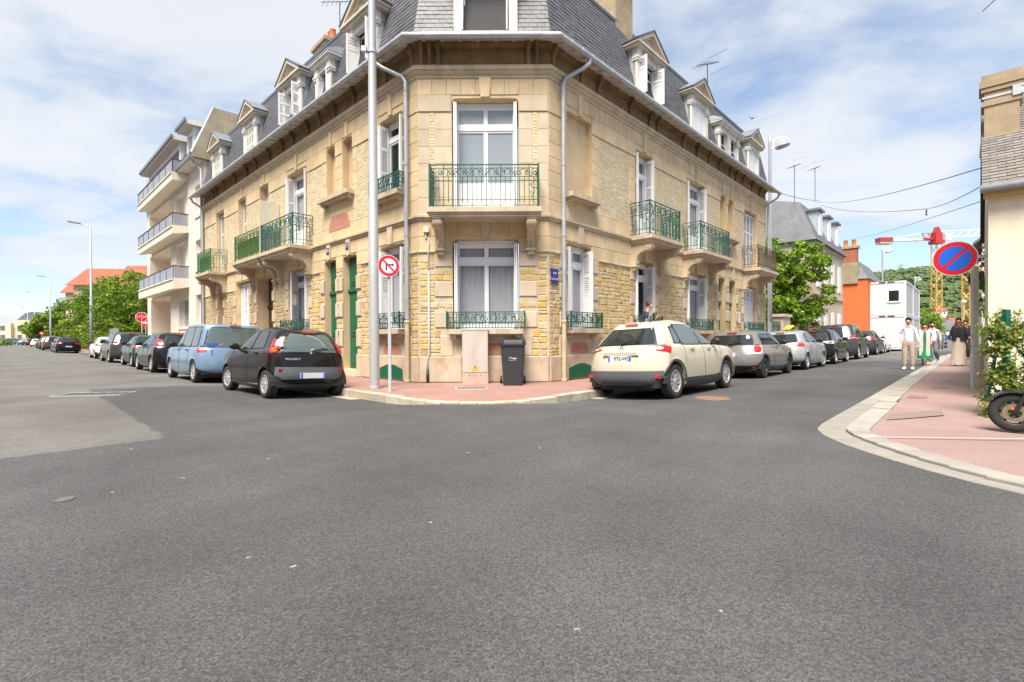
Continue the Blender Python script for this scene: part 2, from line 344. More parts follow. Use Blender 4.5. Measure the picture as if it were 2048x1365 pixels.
# asphalt: new dark surface, older pale surface beyond a cut line, flecks and stones
def asphalt():
    m = bpy.data.materials.new('asphalt'); m.use_nodes = True
    t = m.node_tree; b = t.nodes['Principled BSDF']; N = t.nodes.new; K = t.links.new
    geo = N('ShaderNodeNewGeometry'); P = geo.outputs['Position']
    def noise(sc_, det=4, ro=0.6, vec=P):
        n = N('ShaderNodeTexNoise'); n.inputs['Scale'].default_value = sc_; n.inputs['Detail'].default_value = det; n.inputs['Roughness'].default_value = ro
        K(vec, n.inputs['Vector']); return n.outputs[0]
    def mr(x, a, b_, c, d):
        n = N('ShaderNodeMapRange'); K(x, n.inputs[0]); n.inputs[1].default_value = a; n.inputs[2].default_value = b_; n.inputs[3].default_value = c; n.inputs[4].default_value = d; return n.outputs[0]
    def op(o, a, b_):
        n = N('ShaderNodeMath'); n.operation = o
        for i, x in enumerate((a, b_)):
            if isinstance(x, (int, float)): n.inputs[i].default_value = x
            else: K(x, n.inputs[i])
        return n.outputs[0]
    sp = N('ShaderNodeSeparateXYZ'); K(P, sp.inputs[0])
    wob = op('MULTIPLY', op('SUBTRACT', noise(2.5, 5), 0.5), 0.25)
    def half(a, b_):
        "positive on the left of the directed line a->b"
        d = (V(b_) - V(a)).normalized()
        nx, ny = -d.y, d.x
        c = -(nx * a[0] + ny * a[1])
        s_ = op('ADD', op('ADD', op('MULTIPLY', sp.outputs['X'], nx), op('MULTIPLY', sp.outputs['Y'], ny)), c)
        return mr(op('ADD', s_, wob), -0.02, 0.02, 0, 1)
    A, B, C_, D_, E_ = (-4.11, 5.77), (-8.58, 10.11), (-10.14, 11.6), (-7.55, 12.67), (-5.07, 4.81)
    old = op('MAXIMUM', op('MULTIPLY', half(A, B), half(E_, A)), half(C_, D_))
    fine = noise(100, 3, 0.75); mid = noise(38, 5, 0.8); big = noise(0.55, 4, 0.6); cloud = noise(0.16, 3)
    vo = N('ShaderNodeTexVoronoi'); vo.inputs['Scale'].default_value = 78; K(P, vo.inputs['Vector'])
    v = op('MULTIPLY', mr(fine, 0.36, 0.64, 0.5, 1.5), mr(mid, 0.38, 0.62, 0.84, 1.16))
    v = op('MULTIPLY', v, mr(big, 0.3, 0.7, 0.82, 1.18)); v = op('MULTIPLY', v, mr(cloud, 0.35, 0.65, 0.86, 1.14))
    sv = N('ShaderNodeSeparateColor'); K(vo.outputs['Color'], sv.inputs[0]); pit = mr(sv.outputs[0], 0.0, 1.0, 0.74, 1.26); v = op('MULTIPLY', v, pit)
    for ang, sy, lo, hi in ((aR, 9.0, 0.9, 1.1), (-aL, 6.0, 0.93, 1.07)):      # faint polish along the wheel tracks
        mq = N('ShaderNodeMapping'); mq.vector_type = 'TEXTURE'; mq.inputs['Rotation'].default_value = (0, 0, -ang); mq.inputs['Scale'].default_value = (1.1, sy, 1); K(P, mq.inputs[0])
        v = op('MULTIPLY', v, mr(noise(1.0, 4, 0.6, mq.outputs[0]), 0.35, 0.65, lo, hi))
    st = noise(1.7, 6, 0.7); v = op('MULTIPLY', v, mr(st, 0.62, 0.72, 1.0, 0.74))
    mi = N('ShaderNodeMix'); mi.data_type = 'RGBA'; K(old, mi.inputs[0])
    mi.inputs[6].default_value = (0.073, 0.0715, 0.0725, 1); mi.inputs[7].default_value = (0.128, 0.121, 0.113, 1)
    vm = N('ShaderNodeVectorMath'); vm.operation = 'SCALE'; K(mi.outputs[2], vm.inputs[0]); K(v, vm.inputs['Scale'])
    # paint and gum flecks
    v2 = N('ShaderNodeTexVoronoi'); v2.inputs['Scale'].default_value = 3.0; K(P, v2.inputs['Vector'])
    mp_ = N('ShaderNodeMapping'); mp_.inputs['Scale'].default_value = (1, 1, 1); K(P, mp_.inputs[0])
    dd = op('ADD', v2.outputs['Distance'], op('MULTIPLY', noise(34, 3), 0.16))
    sepc = N('ShaderNodeSeparateColor'); K(v2.outputs['Color'], sepc.inputs[0])
    fl = op('MULTIPLY', mr(dd, 0.125, 0.108, 0, 0.8), mr(sepc.outputs[0], 0.35, 0.37, 0, 1))
    m2 = N('ShaderNodeMix'); m2.data_type = 'RGBA'; K(fl, m2.inputs[0]); K(vm.outputs[0], m2.inputs[6]); m2.inputs[7].default_value = (0.42, 0.42, 0.40, 1)
    K(m2.outputs[2], b.inputs['Base Color']); b.inputs['Roughness'].default_value = 0.78; b.inputs['Specular IOR Level'].default_value = 0.35
    bp = N('ShaderNodeBump'); bp.inputs['Strength'].default_value = 0.22; bp.inputs['Distance'].default_value = 0.008
    K(op('ADD', fine, mid), bp.inputs['Height']); K(bp.outputs[0], b.inputs['Normal'])
    return m
m_asph = asphalt()

# ------------------------------------------------------------------ ground, road, pavements
KL, KR, RC = 1.66, 1.58, 2.1
def sstep(a, b, x):
    x = max(0.0, min(1.0, (x - a) / (b - a))); return x * x * (3 - 2 * x)
def ksdf(x, y):
    p = V((x, y, 0)); q1 = (p - P0).dot(nL) - KL + RC; q2 = (p - P1).dot(nR) - KR + RC
    return min(max(q1, q2), 0) + sqrt(max(q1, 0) ** 2 + max(q2, 0) ** 2) - RC, min(q1, q2)
def road_z(x, y):
    d, q = ksdf(x, y)
    amp = 0.09 * (1 - sstep(-0.4, 1.2, q))
    z = -amp * (1 - sstep(0.0, 2.2, d))
    return z

mb = MB(); R_ = 3000
mb.add([(-R_, -R_, -0.35), (R_, -R_, -0.35), (R_, R_, -0.35), (-R_, R_, -0.35)], [(0, 1, 2, 3)])
kind(mb.build('ground', m_earth), 'structure')
mb = MB()
xs = [-42 + i * 0.42 for i in range(176)]; ys = [-7 + i * 0.42 for i in range(130)]
rows = [[(x, y, road_z(x, y)) for x in xs] for y in ys]
mb.grid(rows)
x0, x1, y0, y1 = xs[0], xs[-1], ys[0], ys[-1]
for a in ((-420, y0, x0, y1), (x1, y0, 420, y1), (-420, y1, 420, 420), (-420, -200, 420, y0)):
    mb.add([(a[0], a[1], -0.004), (a[2], a[1], -0.004), (a[2], a[3], -0.004), (a[0], a[3], -0.004)], [(0, 1, 2, 3)])
kind(mb.build('road', m_asph, smooth=True), 'structure')

# corner pavement with kerb stones
def kerb_path():
    pts = [lp(60 - i * 0.55, KL) for i in range(int((60 + 0.1) / 0.55))]
    # arc centre
    a = P0; M2 = Matrix(((nL.x, nL.y), (nR.x, nR.y)))
    rhs = V((KL - RC + P0.dot(nL), KR - RC + P1.dot(nR)))
    c = M2.inverted() @ rhs
    a0 = math.atan2(nL.y, nL.x); a1 = math.atan2(nR.y, nR.x)
    if a1 < a0: a1 += 2 * pi
    c = V((c[0], c[1], 0))
    t_start = (c - P0).dot(uL)
    pts = [lp(t_start + 34 - i * 0.5, KL) for i in range(68)]
    na = 10
    pts += [c + V((cos(a0 + (a1 - a0) * k / na), sin(a0 + (a1 - a0) * k / na), 0)) * RC for k in range(na + 1)]
    tr = (c - P1).dot(uR)
    pts += [rpt(tr + 0.5 * (i + 1), KR) for i in range(46)]
    return pts
kp = kerb_path()
def kz(p):
    d, q = ksdf(p.x, p.y)
    return 0.07 - 0.035 * sstep(-0.4, 1.2, q)
pav = MB(); rows = []
for i, p in enumerate(kp):
    tg = (kp[min(i + 1, len(kp) - 1)] - kp[max(i - 1, 0)]).normalized(); inn = V((-tg.y, tg.x, 0))
    # nearest wall point
    tl, tr = (p - P0).dot(uL), (p - P1).dot(uR)
    if tl > 0: w = P0 + uL * tl - nL * 0.3
    elif tr > 0: w = P1 + uR * tr - nR * 0.3
    else: w = V((max(P0.x, min(P1.x, P0.x + CW * (p.x + 3.0) / 4.8)), D + 0.3, 0))
    a = p + inn * 0.14; z0 = kz(p) - 0.003
    rows.append([V((a.x, a.y, z0)), a.lerp(w, 0.35) + V((0, 0, z0 + (0.12 - z0) * 0.5)), a.lerp(w, 0.7) + V((0, 0, 0.115)), w + V((0, 0, 0.12))])
pav.grid(rows)
pavement = kind(pav.build('corner_pavement', m_pave2, smooth=True), 'structure')
for i in range(20, len(kp) - 8):
    a, b = kp[i], kp[i + 1]
    mid = (a + b) / 2; tg = (b - a).normalized(); inn = V((-tg.y, tg.x, 0)); ln = (b - a).length - 0.012
    F = frame(mid, tg, inn); zt = kz(mid) + random.uniform(-0.004, 0.004); zb = -0.2; j = random.uniform(0, 0.006)
    m_ = MB(F); h = ln / 2; bv = 0.016
    prof = [(0 + j, zb), (0 + j, zt - bv), (bv + j, zt), (0.15, zt), (0.15, zb)]
    m_.prism([(q[0], q[1]) for q in prof], -h, h, 'x')
    m_.build('kerb_stone', m_gran2, pavement)

for F_, k_, ta, tb in ((FL, KL, -0.3, 34.0), (FR, KR, -0.6, 22.0)):      # pale concrete gutter strip at the foot of the kerb
    m_ = MB(); rows = []
    for i in range(60):
        row = []
        for w_ in (0.002, 0.13, 0.26):
            p = F_ @ V((ta + (tb - ta) * i / 59, k_ + w_, 0)); row.append(V((p.x, p.y, road_z(p.x, p.y) + 0.007)))
        rows.append(row)
    m_.grid(rows if F_ is FR else [list(reversed(r)) for r in rows]); m_.build('gutter_strip', m_gut, pavement)
# right pavement: kerb path from the far end to behind the camera
rk = [rpt(70, 5.85), rpt(45, 5.85), rpt(30, 5.85)] + [rpt(22 - i * 0.9, 5.85) for i in range(25)] + [V((4.08, 6.42, 0)), V((3.75, 5.95, 0)), V((3.60, 5.45, 0)), V((3.55, 4.85, 0)), V((3.58, 4.2, 0)), V((3.74, 3.55, 0)), V((4.15, 2.85, 0)), V((4.75, 2.2, 0)), V((5.6, 1.38, 0)), V((7.2, -0.15, 0)), V((10, -2.8, 0))]
_i0 = len(rk) - 12
_c = []
for i in range(_i0, len(rk) - 2):
    a_, b_, c_, d_ = rk[i - 1], rk[i], rk[i + 1], rk[i + 2]
    for k in range(2):
        t = k / 2; _c.append(0.5 * (2 * b_ + (c_ - a_) * t + (2 * a_ - 5 * b_ + 4 * c_ - d_) * t * t + (3 * b_ - a_ - 3 * c_ + d_) * t ** 3))
rk = rk[:_i0] + _c + rk[-2:]
def pz(p): return 0.035 + 0.08 * sstep(-1.0, 4.0, (p - P1).dot(uR))
def offs(i):
    tg = (rk[min(i + 1, len(rk) - 1)] - rk[max(i - 1, 0)]).normalized(); return V((-tg.y, tg.x, 0))
rows = []
for i, p in enumerate(rk):
    o = offs(i); t = (p - P1).dot(uR); z = pz(p); gw, kw = 0.27, 0.24
    if i > len(rk) - 24: gw = 0.30 - 0.14 * sstep(len(rk) - 17, len(rk) - 9, i)
    a = p + o * (gw + kw)
    if t > 1.2: w = rpt(t, 7.75)
    else:
        k = (1.2 - t) / 8.0; w = rpt(1.2, 7.75).lerp(V((13, -1.0, 0)), min(1.0, k * 1.2))
    rows.append([V((q.x, q.y, z + dz)) for q, dz in ((a, -0.003), (a.lerp(w, .33), 0.01), (a.lerp(w, .66), 0.02), (w, 0.03))])
mb = MB(); mb.grid([list(reversed(r)) for r in rows])
rpav = kind(mb.build('right_pavement', m_pave, smooth=True), 'structure')
for i in range(2, len(rk) - 1):
    a, b = rk[i], rk[i + 1]
    n = max(1, round((b - a).length / 0.9)) if i < 4 else 1
    for k in range(n):
        p0 = a.lerp(b, k / n); p1 = a.lerp(b, (k + 1) / n)
        o0 = offs(i).lerp(offs(i + 1), k / n).normalized(); o1 = offs(i).lerp(offs(i + 1), (k + 1) / n).normalized()
        curve = i > len(rk) - 24
        gw = 0.27 if not curve else 0.30 - 0.14 * sstep(len(rk) - 17, len(rk) - 9, i)
        z0 = pz((p0 + p1) / 2); jr = random.uniform(-0.003, 0.003)
        sh = (p1 - p0) * (0.006 / max(0.05, (p1 - p0).length))
        def slab(name, wa, wb, ztop, mt, bev=0.008):
            q = [p0 + o0 * wa + sh, p1 + o1 * wa - sh, p1 + o1 * wb - sh, p0 + o0 * wb + sh]
            c = (q[0] + q[1] + q[2] + q[3]) / 4
            tp = [c + (v - c) * (1 - bev / max(0.1, (v - c).length)) for v in q]
            m_ = MB(); vs = [V((v.x, v.y, -0.2)) for v in q] + [V((v.x, v.y, ztop - bev)) for v in q] + [V((v.x, v.y, ztop)) for v in tp]
            fs = []
            for e in range(4):
                g = (e + 1) % 4; fs += [(e, g, g + 4, e + 4), (e + 4, g + 4, g + 8, e + 8)]
            fs.append((8, 9, 10, 11)); m_.add(vs, fs); m_.build(name, mt, rpav)
        slab('gutter_stone', 0.0, gw - 0.004, 0.012 + jr, m_cement if curve else m_granite, 0.005)
        slab('kerb_stone', gw, gw + 0.236, z0 + 0.006 + jr, m_granite)
# darker patch and white line across the right pavement
def sheet(name, pts, mt, parent, z=None):
    m_ = MB(); m_.add([V((p[0], p[1], p[2])) for p in pts], [tuple(range(len(pts)))]); return m_.build(name, mt, parent)
def pv(t, d, dz=0.012):
    p = rpt(t, d); k = (d - 6.36) / (7.75 - 6.36); return V((p.x, p.y, pz(p) + 0.03 * max(0, min(1, k)) + dz))
def pvz(p):
    d = (p - P1).dot(nR); return pz(p) + 0.03 * max(0, min(1, (d - 6.36) / 1.39))
def strip(name, quad, mt, dz=0.005, n=6):
    m_ = MB(); rows = []
    for i in range(n + 1):
        a, b = quad[0].lerp(quad[1], i / n), quad[3].lerp(quad[2], i / n); row = []
        for k in range(n + 1):
            q = a.lerp(b, k / n); row.append(V((q.x, q.y, pvz(q) + dz)))
        rows.append(row)
    m_.grid(rows); return m_.build(name, mt, rpav)
strip('asphalt_patch', [rpt(-0.75, 6.45), rpt(-0.15, 6.42), rpt(0.7, 6.95), rpt(0.1, 7.0)], m_patch, 0.006)
def gpt(px, py, z):
    v = cd + cr * ((px - 1024) / FPX) - cu * ((py - 682.5) / FPX); k = (z - CAM_H) / v.z
    return V((0, 0, CAM_H)) + v * k
for (cx_, cy_, w_, h_) in ((1835, 795, 22, 3.2), (1880, 779, 26, 2.2), (1900, 766, 20, 1.6)):
    c = gpt(cx_, cy_, 0.09)
    strip('access_cover', [c + uR * a_ + nR * b_ for a_, b_ in ((-.2, -.13), (.2, -.13), (.2, .13), (-.2, .13))], mat('cover_iron', (0.21, 0.135, 0.115), 0.8, 0.2, 9), 0.005, 2)
q0_, q1_ = gpt(1728, 873, 0.05), gpt(2060, 882, 0.05)
strip('white_line', [q0_, q1_, q1_ + V((.01, .022, 0)), q0_ + V((.01, .022, 0))], mat('line_paint', (.55, .5, .46), .8, .2, 20), 0.006, 10)
# hatched cover and grate let into the corner pavement, covers in the road
m_iron = mat('cast_iron', (0.12, 0.105, 0.095), 0.6, 0.2, 10, metal=0.3)
def cover(name, c, rz, lx, ly, label, cat, nb=9):
    e = empty(name, TR(c.x, c.y, c.z, rz), label, cat)
    F = TR(c.x, c.y, c.z, rz)
    m_ = MB(F); m_.box((-lx, -ly, -0.04), (lx, ly, 0.004)); m_.build('plate', m_iron, e)
    m_ = MB(F)
    for k in range(nb):
        x = -lx + (k + 0.5) * 2 * lx / nb; m_.box((x - lx / nb * 0.55, -ly * 0.88, 0.004), (x + lx / nb * 0.55, ly * 0.88, 0.011))
    m_.build('ribs', m_iron, e)
    m_ = MB(F)
    for s_ in (-1, 1):
        m_.box((-lx - 0.025, s_ * (ly + 0.0125) - 0.0125, -0.04), (lx + 0.025, s_ * (ly + 0.0125) + 0.0125, 0.01))
        m_.box((s_ * (lx + 0.0125) - 0.0125, -ly, -0.04), (s_ * (lx + 0.0125) + 0.0125, ly, 0.0095))
    m_.build('surround', m_galv, e)
    return e
c = gpt(943, 777, 0.1); cover('pavement_grate', V((c.x, c.y, 0.098)), 0.02, 0.31, 0.14, 'rusty rectangular grate let into the red pavement below the electricity cabinet', 'grate', 11)
c = gpt(190, 789, 0.0); cover('road_cover', V((c.x, c.y, 0.004)), radians(10), 0.62, 0.3, 'grey steel inspection cover in the road where pale and dark asphalt meet', 'manhole cover', 5)
c = gpt(128, 1000, 0.0)
e = empty('round_cover', TR(c.x, c.y, 0), 'small round worn cover in the dark asphalt at lower left', 'manhole cover')
m_ = MB(TR(c.x, c.y, 0)); m_.lathe([(0.0, 0.006), (0.035, 0.006), (0.037, 0.003), (0.048, 0.003), (0.05, 0.006), (0.058, 0.006), (0.06, -0.02)], 28); m_.build('lid', mat('pale_iron', (0.125, 0.115, 0.10), 0.8, 0.2, 30), e)
m_ = MB(TR(c.x, c.y, 0)); m_.lathe([(0.061, -0.02), (0.061, 0.005), (0.068, 0.005), (0.068, -0.02)], 28); m_.build('rim', m_iron, e)
c = gpt(1425, 797, 0.0)
e = empty('rusty_cover', TR(c.x, c.y, 0), 'rust coloured round cover in the asphalt beside the cream car', 'manhole cover')
m_ = MB(TR(c.x, c.y, 0)); m_.lathe([(0.0, 0.005), (0.2, 0.005), (0.21, 0.002), (0.25, 0.002), (0.26, 0.006), (0.31, 0.006), (0.32, -0.02)], 30); m_.build('lid', mat('rust_cover', (0.20, 0.12, 0.075), 0.85, 0.25, 20), e)
# ------------------------------------------------------------------ the corner building
MIT = math.tan(radians(22.5))
EL_, ER_ = 17.44, 16.3
bld = empty('corner_building', (P0 + P1) / 2 + V((0, 2, 0.1)), 'three storey yellow stone corner building with slate mansard roof and green iron balconies', 'building')
PIECES = []                    # (key, distance, function(mb), frame)
def piece(key, F, t, n, z, fn):
    p = F @ V((t, n, z)); PIECES.append((key, (p - V((0, 0, CAM_H))).length, fn, F))
def wall_mesh(F, t0, t1, z0, z1, ops, depth=0.3, n=0.0):
    mb = MB(F)
    ts = sorted(set([t0, t1] + [o[0] for o in ops] + [o[1] for o in ops])); zs = sorted(set([z0, z1] + [o[2] for o in ops] + [o[3] for o in ops]))
    for i in range(len(ts) - 1):
        for k in range(len(zs) - 1):
            a, b, c, d = ts[i], ts[i + 1], zs[k], zs[k + 1]; mx_, mz_ = (a + b) / 2, (c + d) / 2
            if any(o[0] < mx_ < o[1] and o[2] < mz_ < o[3] for o in ops): continue
            mb.add([(a, n, c), (a, n, d), (b, n, d), (b, n, c)], [(0, 1, 2, 3)])
    for o in ops:
        a, b, c, d = o[:4]; dp = o[4] if len(o) > 4 else depth
        q = [(a, c), (b, c), (b, d), (a, d)]
        for i in range(4):
            p, r = q[i], q[(i + 1) % 4]
            mb.add([(p[0], n, p[1]), (r[0], n, r[1]), (r[0], n - dp, r[1]), (p[0], n - dp, p[1])], [(0, 1, 2, 3)])
        # rounded upper corners
        R = 0.1
        if dp < 0.05: continue
        for sx, xx in ((1, a), (-1, b)):
            pts = [(xx, d)] + [(xx + sx * R * (1 - cos(k * pi / 8)), d - R * (1 - sin(k * pi / 8))) for k in range(5)]
            mb.prism(pts if sx < 0 else list(reversed(pts)), n - dp, n - 0.001, 'y')
        if len(o) > 5 and o[5]:      # blind niche: close the back
            mb.add([(a, n - dp, c), (a, n - dp, d), (b, n - dp, d), (b, n - dp, c)], [(0, 1, 2, 3)])
    return mb
def course(F, prof, t0, t1, name, mt, parent, m0=0.0, m1=0.0, auto=35):
    mb = MB(F); k = len(prof)
    vs = [(t0 - m0 * p[0], p[0], p[1]) for p in prof] + [(t1 + m1 * p[0], p[0], p[1]) for p in prof]
    fs = [(i, k + i, k + i + 1, i + 1) for i in range(k - 1)]
    fs += [tuple(range(k)), tuple(reversed(range(k, 2 * k)))]
    mb.add(vs, fs); return mb.build(name, mt, parent, auto=None)
def subtract(iv, rects, z0, z1):
    out_ = [iv]
    for r in rects:
        if r[3] <= z0 + 0.02 or r[2] >= z1 - 0.02: continue
        nx = []
        for a, b in out_:
            if r[1] <= a or r[0] >= b: nx.append((a, b)); continue
            if r[0] > a: nx.append((a, r[0]))
            if r[1] < b: nx.append((r[1], b))
        out_ = nx
    return out_
def rubble(key, F, t0, t1, z0, z1, rects, n=0.0, hs=(0.10, 0.17), ws=(0.10, 0.26)):
    z = z0
    while z < z1 - 0.06:
        h = random.uniform(*hs); 
        if z + h > z1 - 0.05: h = z1 - z
        for a, b in subtract((t0, t1), rects, z, z + h):
            t = a
            while t < b - 0.05:
                w = random.uniform(*ws)
                if t + w > b - 0.09: w = b - t
                zz_, hh = z, h
                parts = [(z, h)] if h < 0.15 or random.random() < 0.75 else [(z, h * 0.5), (z + h * 0.5, h * 0.5)]
                for (zz_, hh) in parts:
                    g = 0.010; pr = random.uniform(0.010, 0.022)
                    sd = random.randrange(1 << 30)
                    def fn(mb, t=t, w=w, zz_=zz_, hh=hh, pr=pr, sd=sd, n=n):
                        st = random.getstate(); random.seed(sd)
                        mb.pil(t + g, t + w - g, zz_ + g, zz_ + hh - g, n - 0.004, n + pr, 0.008, j=0.011); random.setstate(st)
                    piece(key, F, t + w / 2, n, zz_ + hh / 2, fn)
                t += w
        z += h
def bricks(key, F, t0, t1, z0, z1, n=0.0, bw=0.205, bh=0.062, pr=0.010):
    nr = max(1, round((z1 - z0) / bh)); bh = (z1 - z0) / nr; g = 0.0055
    for r in range(nr):
        t = t0 - (bw * 0.5 if r % 2 else 0)
        while t < t1 - 0.01:
            a, b = max(t, t0), min(t + bw, t1)
            if b - a > 0.03:
                p2 = pr + random.uniform(-0.003, 0.003)
                piece(key, F, (a + b) / 2, n, z0 + (r + .5) * bh, lambda mb, a=a, b=b, z=z0 + r * bh, p2=p2: mb.pil(a + g, b - g, z + g, z + bh - g, n - 0.004, n + p2, 0.004))
            t += bw
def ashlar(key, F, t0, t1, z0, z1, n=0.0, rows=None, w=0.55, pr=0.014, b=0.008, rects=(), off=0.5):
    nr = rows or max(1, round((z1 - z0) / 0.36)); h = (z1 - z0) / nr; g = 0.004
    for r in range(nr):
        for a, b_ in subtract((t0, t1), rects, z0 + r * h, z0 + (r + 1) * h):
            nb = max(1, round((b_ - a) / w)); ww = (b_ - a) / nb; st = a - (ww * off if r % 2 and nb > 1 else 0)
            t = st
            while t < b_ - 0.02:
                x, y = max(t, a), min(t + ww, b_)
                if y - x > 0.03:
                    piece(key, F, (x + y) / 2, n, z0 + (r + .5) * h, lambda mb, x=x, y=y, z=z0 + r * h: mb.pil(x + g, y - g, z + g, z + h - g, n - 0.002, n + pr, b))
                t += ww
def block(key, F, t0, t1, z0, z1, pr=0.035, n=0.0, b=0.012):
    piece(key, F, (t0 + t1) / 2, n, (z0 + z1) / 2, lambda mb: mb.pil(t0, t1, z0, z1, n - 0.01, n + pr, b))

Z_PL, Z_RT, Z_ST, Z_LG = 0.74, 3.20, 3.93, 7.28
# ---------------- openings
gL = [(0.58, 1.69, 1.40, 3.53), (2.89, 3.69, 0.30, 3.52, 0.36), (4.10, 4.85, 0.30, 3.52, 0.36), (6.0, 7.55, 1.40, 3.50), (8.98, 10.55, 0.15, 3.52, 0.7), (11.4, 13.0, 0.30, 3.53), (14.7, 15.45, 0.15, 3.45, 0.6)]
uLo = [(0.58, 1.69, 4.79, 6.77), (3.09, 3.67, 5.32, 6.88, 0.2, True), (4.10, 4.65, 5.32, 6.88, 0.2, True), (6.04, 7.6, 4.1, 6.78), (9.27, 10.17, 4.1, 6.92), (11.66, 12.61, 4.1, 6.91), (14.46, 15.62, 4.1, 6.9)]
gR = [(0.68, 1.78, 1.40, 3.53), (3.99, 5.16, 1.40, 3.47), (7.55, 9.18, 1.40, 3.45), (10.45, 11.13, 0.30, 3.50, 0.36), (11.57, 12.31, 0.30, 3.48, 0.36), (13.33, 15.1, 1.40, 3.40)]
uRo = [(0.70, 1.80, 4.73, 6.78, 0.16, True), (4.04, 5.12, 4.1, 6.76), (7.57, 9.17, 4.1, 6.74), (10.63, 11.21, 5.17, 6.78, 0.2, True), (11.48, 12.04, 5.17, 6.76, 0.2, True), (13.35, 15.08, 4.1, 6.75)]
cx0 = CW / 2 + 0.055
gC = [(cx0 - 0.785, cx0 + 0.785, 1.38, 3.51)]; uC = [(cx0 - 0.785, cx0 + 0.785, 4.08, 6.83)]
RB = 8.12
wL = wall_mesh(FL, 0, EL_, 0.0, RB, gL + uLo).build('wall', m_stone, bld)
wR = wall_mesh(FR, 0, ER_, 0.0, RB, gR + uRo).build('wall', m_stone, bld)
wC = wall_mesh(FC, 0, CW, 0.0, RB, gC + uC).build('wall', m_stone, bld)
for F, e in ((FL, EL_), (FR, ER_)):
    mb = MB(F); mb.add([(e, 0, 0), (e, -9, 0), (e, -9, RB + 0.3), (e, 0, RB + 0.3)], [(0, 1, 2, 3)]); mb.build('wall', m_stone, bld)
wallof = {id(FL): wL, id(FR): wR, id(FC): wC}

def sides(F, W, gops, uops, corner0, rubkeys):
    rects = [(o[0] - 0.01, o[1] + 0.01, o[2] - 0.02, o[3] + 0.02) for o in gops]
    qw = 0.42 if F is FC else 0.27
    for o in gops:
        door = o[2] < 1.0
        a0, a1 = o[0], o[1]
        if door:
            zs = [(0.95, 1.42), (1.80, 2.2), (2.55, 2.92)]
            for z0, z1 in zs:
                for x0, x1 in ((a0 - 0.24, a0), (a1, a1 + 0.24)):
                    block('dressed', F, x0, x1, z0, z1, 0.05); rects.append((x0 - .012, x1 + .012, z0 - .012, z1 + .012))
            for x0, x1 in ((a0 - 0.24, a0), (a1, a1 + 0.24)):
                block('dressed', F, x0, x1, 0.12, 0.74, 0.05)
        else:
            for z0, z1 in ((1.42, 1.79), (2.15, 2.50), (2.86, 3.19)):
                for x0, x1 in ((a0 - qw, a0), (a1, a1 + qw)):
                    if x0 < 0.02 and F is not FC: x0 = 0.3 if x1 > 0.3 else 0.02
                    if x1 - x0 < 0.08: continue
                    block('dressed', F, x0, x1, z0, z1, 0.032); rects.append((x0 - .012, x1 + .012, z0 - .012, z1 + .012))
            # stone apron under the window
            rects.append((a0 - 0.3, a1 + 0.3, 0.5, 1.24))
            ashl = [(a0 - 0.3, a1 + 0.3)]
            block('dressed', F, a0 - 0.30, a0 - 0.0, 0.745, 1.22, 0.03); block('dressed', F, a1 + 0.0, a1 + 0.30, 0.745, 1.22, 0.03)
            # recessed red panel with stepped frame
            mb = MB(F); c = (a0 + a1) / 2; w = (a1 - a0) / 2 * 0.72
            mb.prism([(c - w, 0.78), (c + w, 0.78), (c + w, 0.9), (c + w - 0.07, 0.92), (c + w - 0.1, 1.0), (c + w - 0.16, 1.04), (c - w + 0.16, 1.04), (c - w + 0.1, 1.0), (c - w + 0.07, 0.92), (c - w, 0.9)], 0.002, 0.012, 'y')
            mb.build('red_panel', m_pink, wallof[id(F)])
    # plinth
    ashlar('plinth', F, 0.0 if not corner0 else 0.0, W, 0.12, Z_PL, 0.0, rows=1, w=1.15, pr=0.05, b=0.02, rects=[(o[0] - .25, o[1] + .25, 0, 1) for o in gops if o[2] < 1.0], off=0)
    # smooth lintel band with joints, small moulding under it
    ashlar('ashlar', F, 0.0, W, Z_RT, Z_ST, 0.0, rows=2, w=0.62, pr=0.02, b=0.006, rects=[(o[0] - .01, o[1] + .01, 3.0, o[3] + 0.01) for o in gops])
    for a, b in subtract((0.0, W), [(o[0] - 0.28, o[1] + 0.28, 0, 9) for o in gops], 3, 3.4):
        if b - a > 0.2: course(F, [(0.0, 3.17), (0.035, 3.185), (0.05, 3.2), (0.05, 3.225), (0.0, 3.25)], a, b, 'moulding', m_grey, wallof[id(F)])
    # keystones over ground openings
    for o in gops:
        c = (o[0] + o[1]) / 2
        mb = MB(F); pr = 0.075
        q = [(c - 0.085, o[3] + 0.01), (c + 0.085, o[3] + 0.01), (c + 0.125, 4.06), (c - 0.125, 4.06)]
        mb.prism(q, 0.0, pr, 'y'); mb.build('keystone', m_block, wallof[id(F)])
    return rects
rL = sides(FL, EL_, gL, uLo, True, None)
rR = sides(FR, ER_, gR, uRo, True, None)
rC = sides(FC, CW, gC, uC, False, None)
rubble('rubble_y', FC, 0.03, CW - 0.03, Z_PL, Z_RT, rC + [(0.0, 0.0, 0, 0)], hs=(0.13, 0.2), ws=(0.13, 0.27))
rubble('rubble_y', FL, 0.02, 5.9, Z_PL, Z_RT, rL); rubble('rubble_g', FL, 5.9, EL_ - 0.05, Z_PL, Z_RT, rL)
rubble('rubble_y', FR, 0.02, 3.7, Z_PL, Z_RT, rR); rubble('rubble_g', FR, 3.7, ER_ - 0.05, Z_PL, Z_RT, rR)

for F_, W_, ops_, w_ in ((FL, EL_, gL, wL), (FR, ER_, gR, wR), (FC, CW, gC, wC)):
    wall_mesh(F_, 0.0, W_, Z_PL, Z_RT, [(o[0], o[1], max(o[2], Z_PL), min(o[3], Z_RT)) for o in ops_], 0.003, 0.004).build('mortar_bed', m_bed, w_)
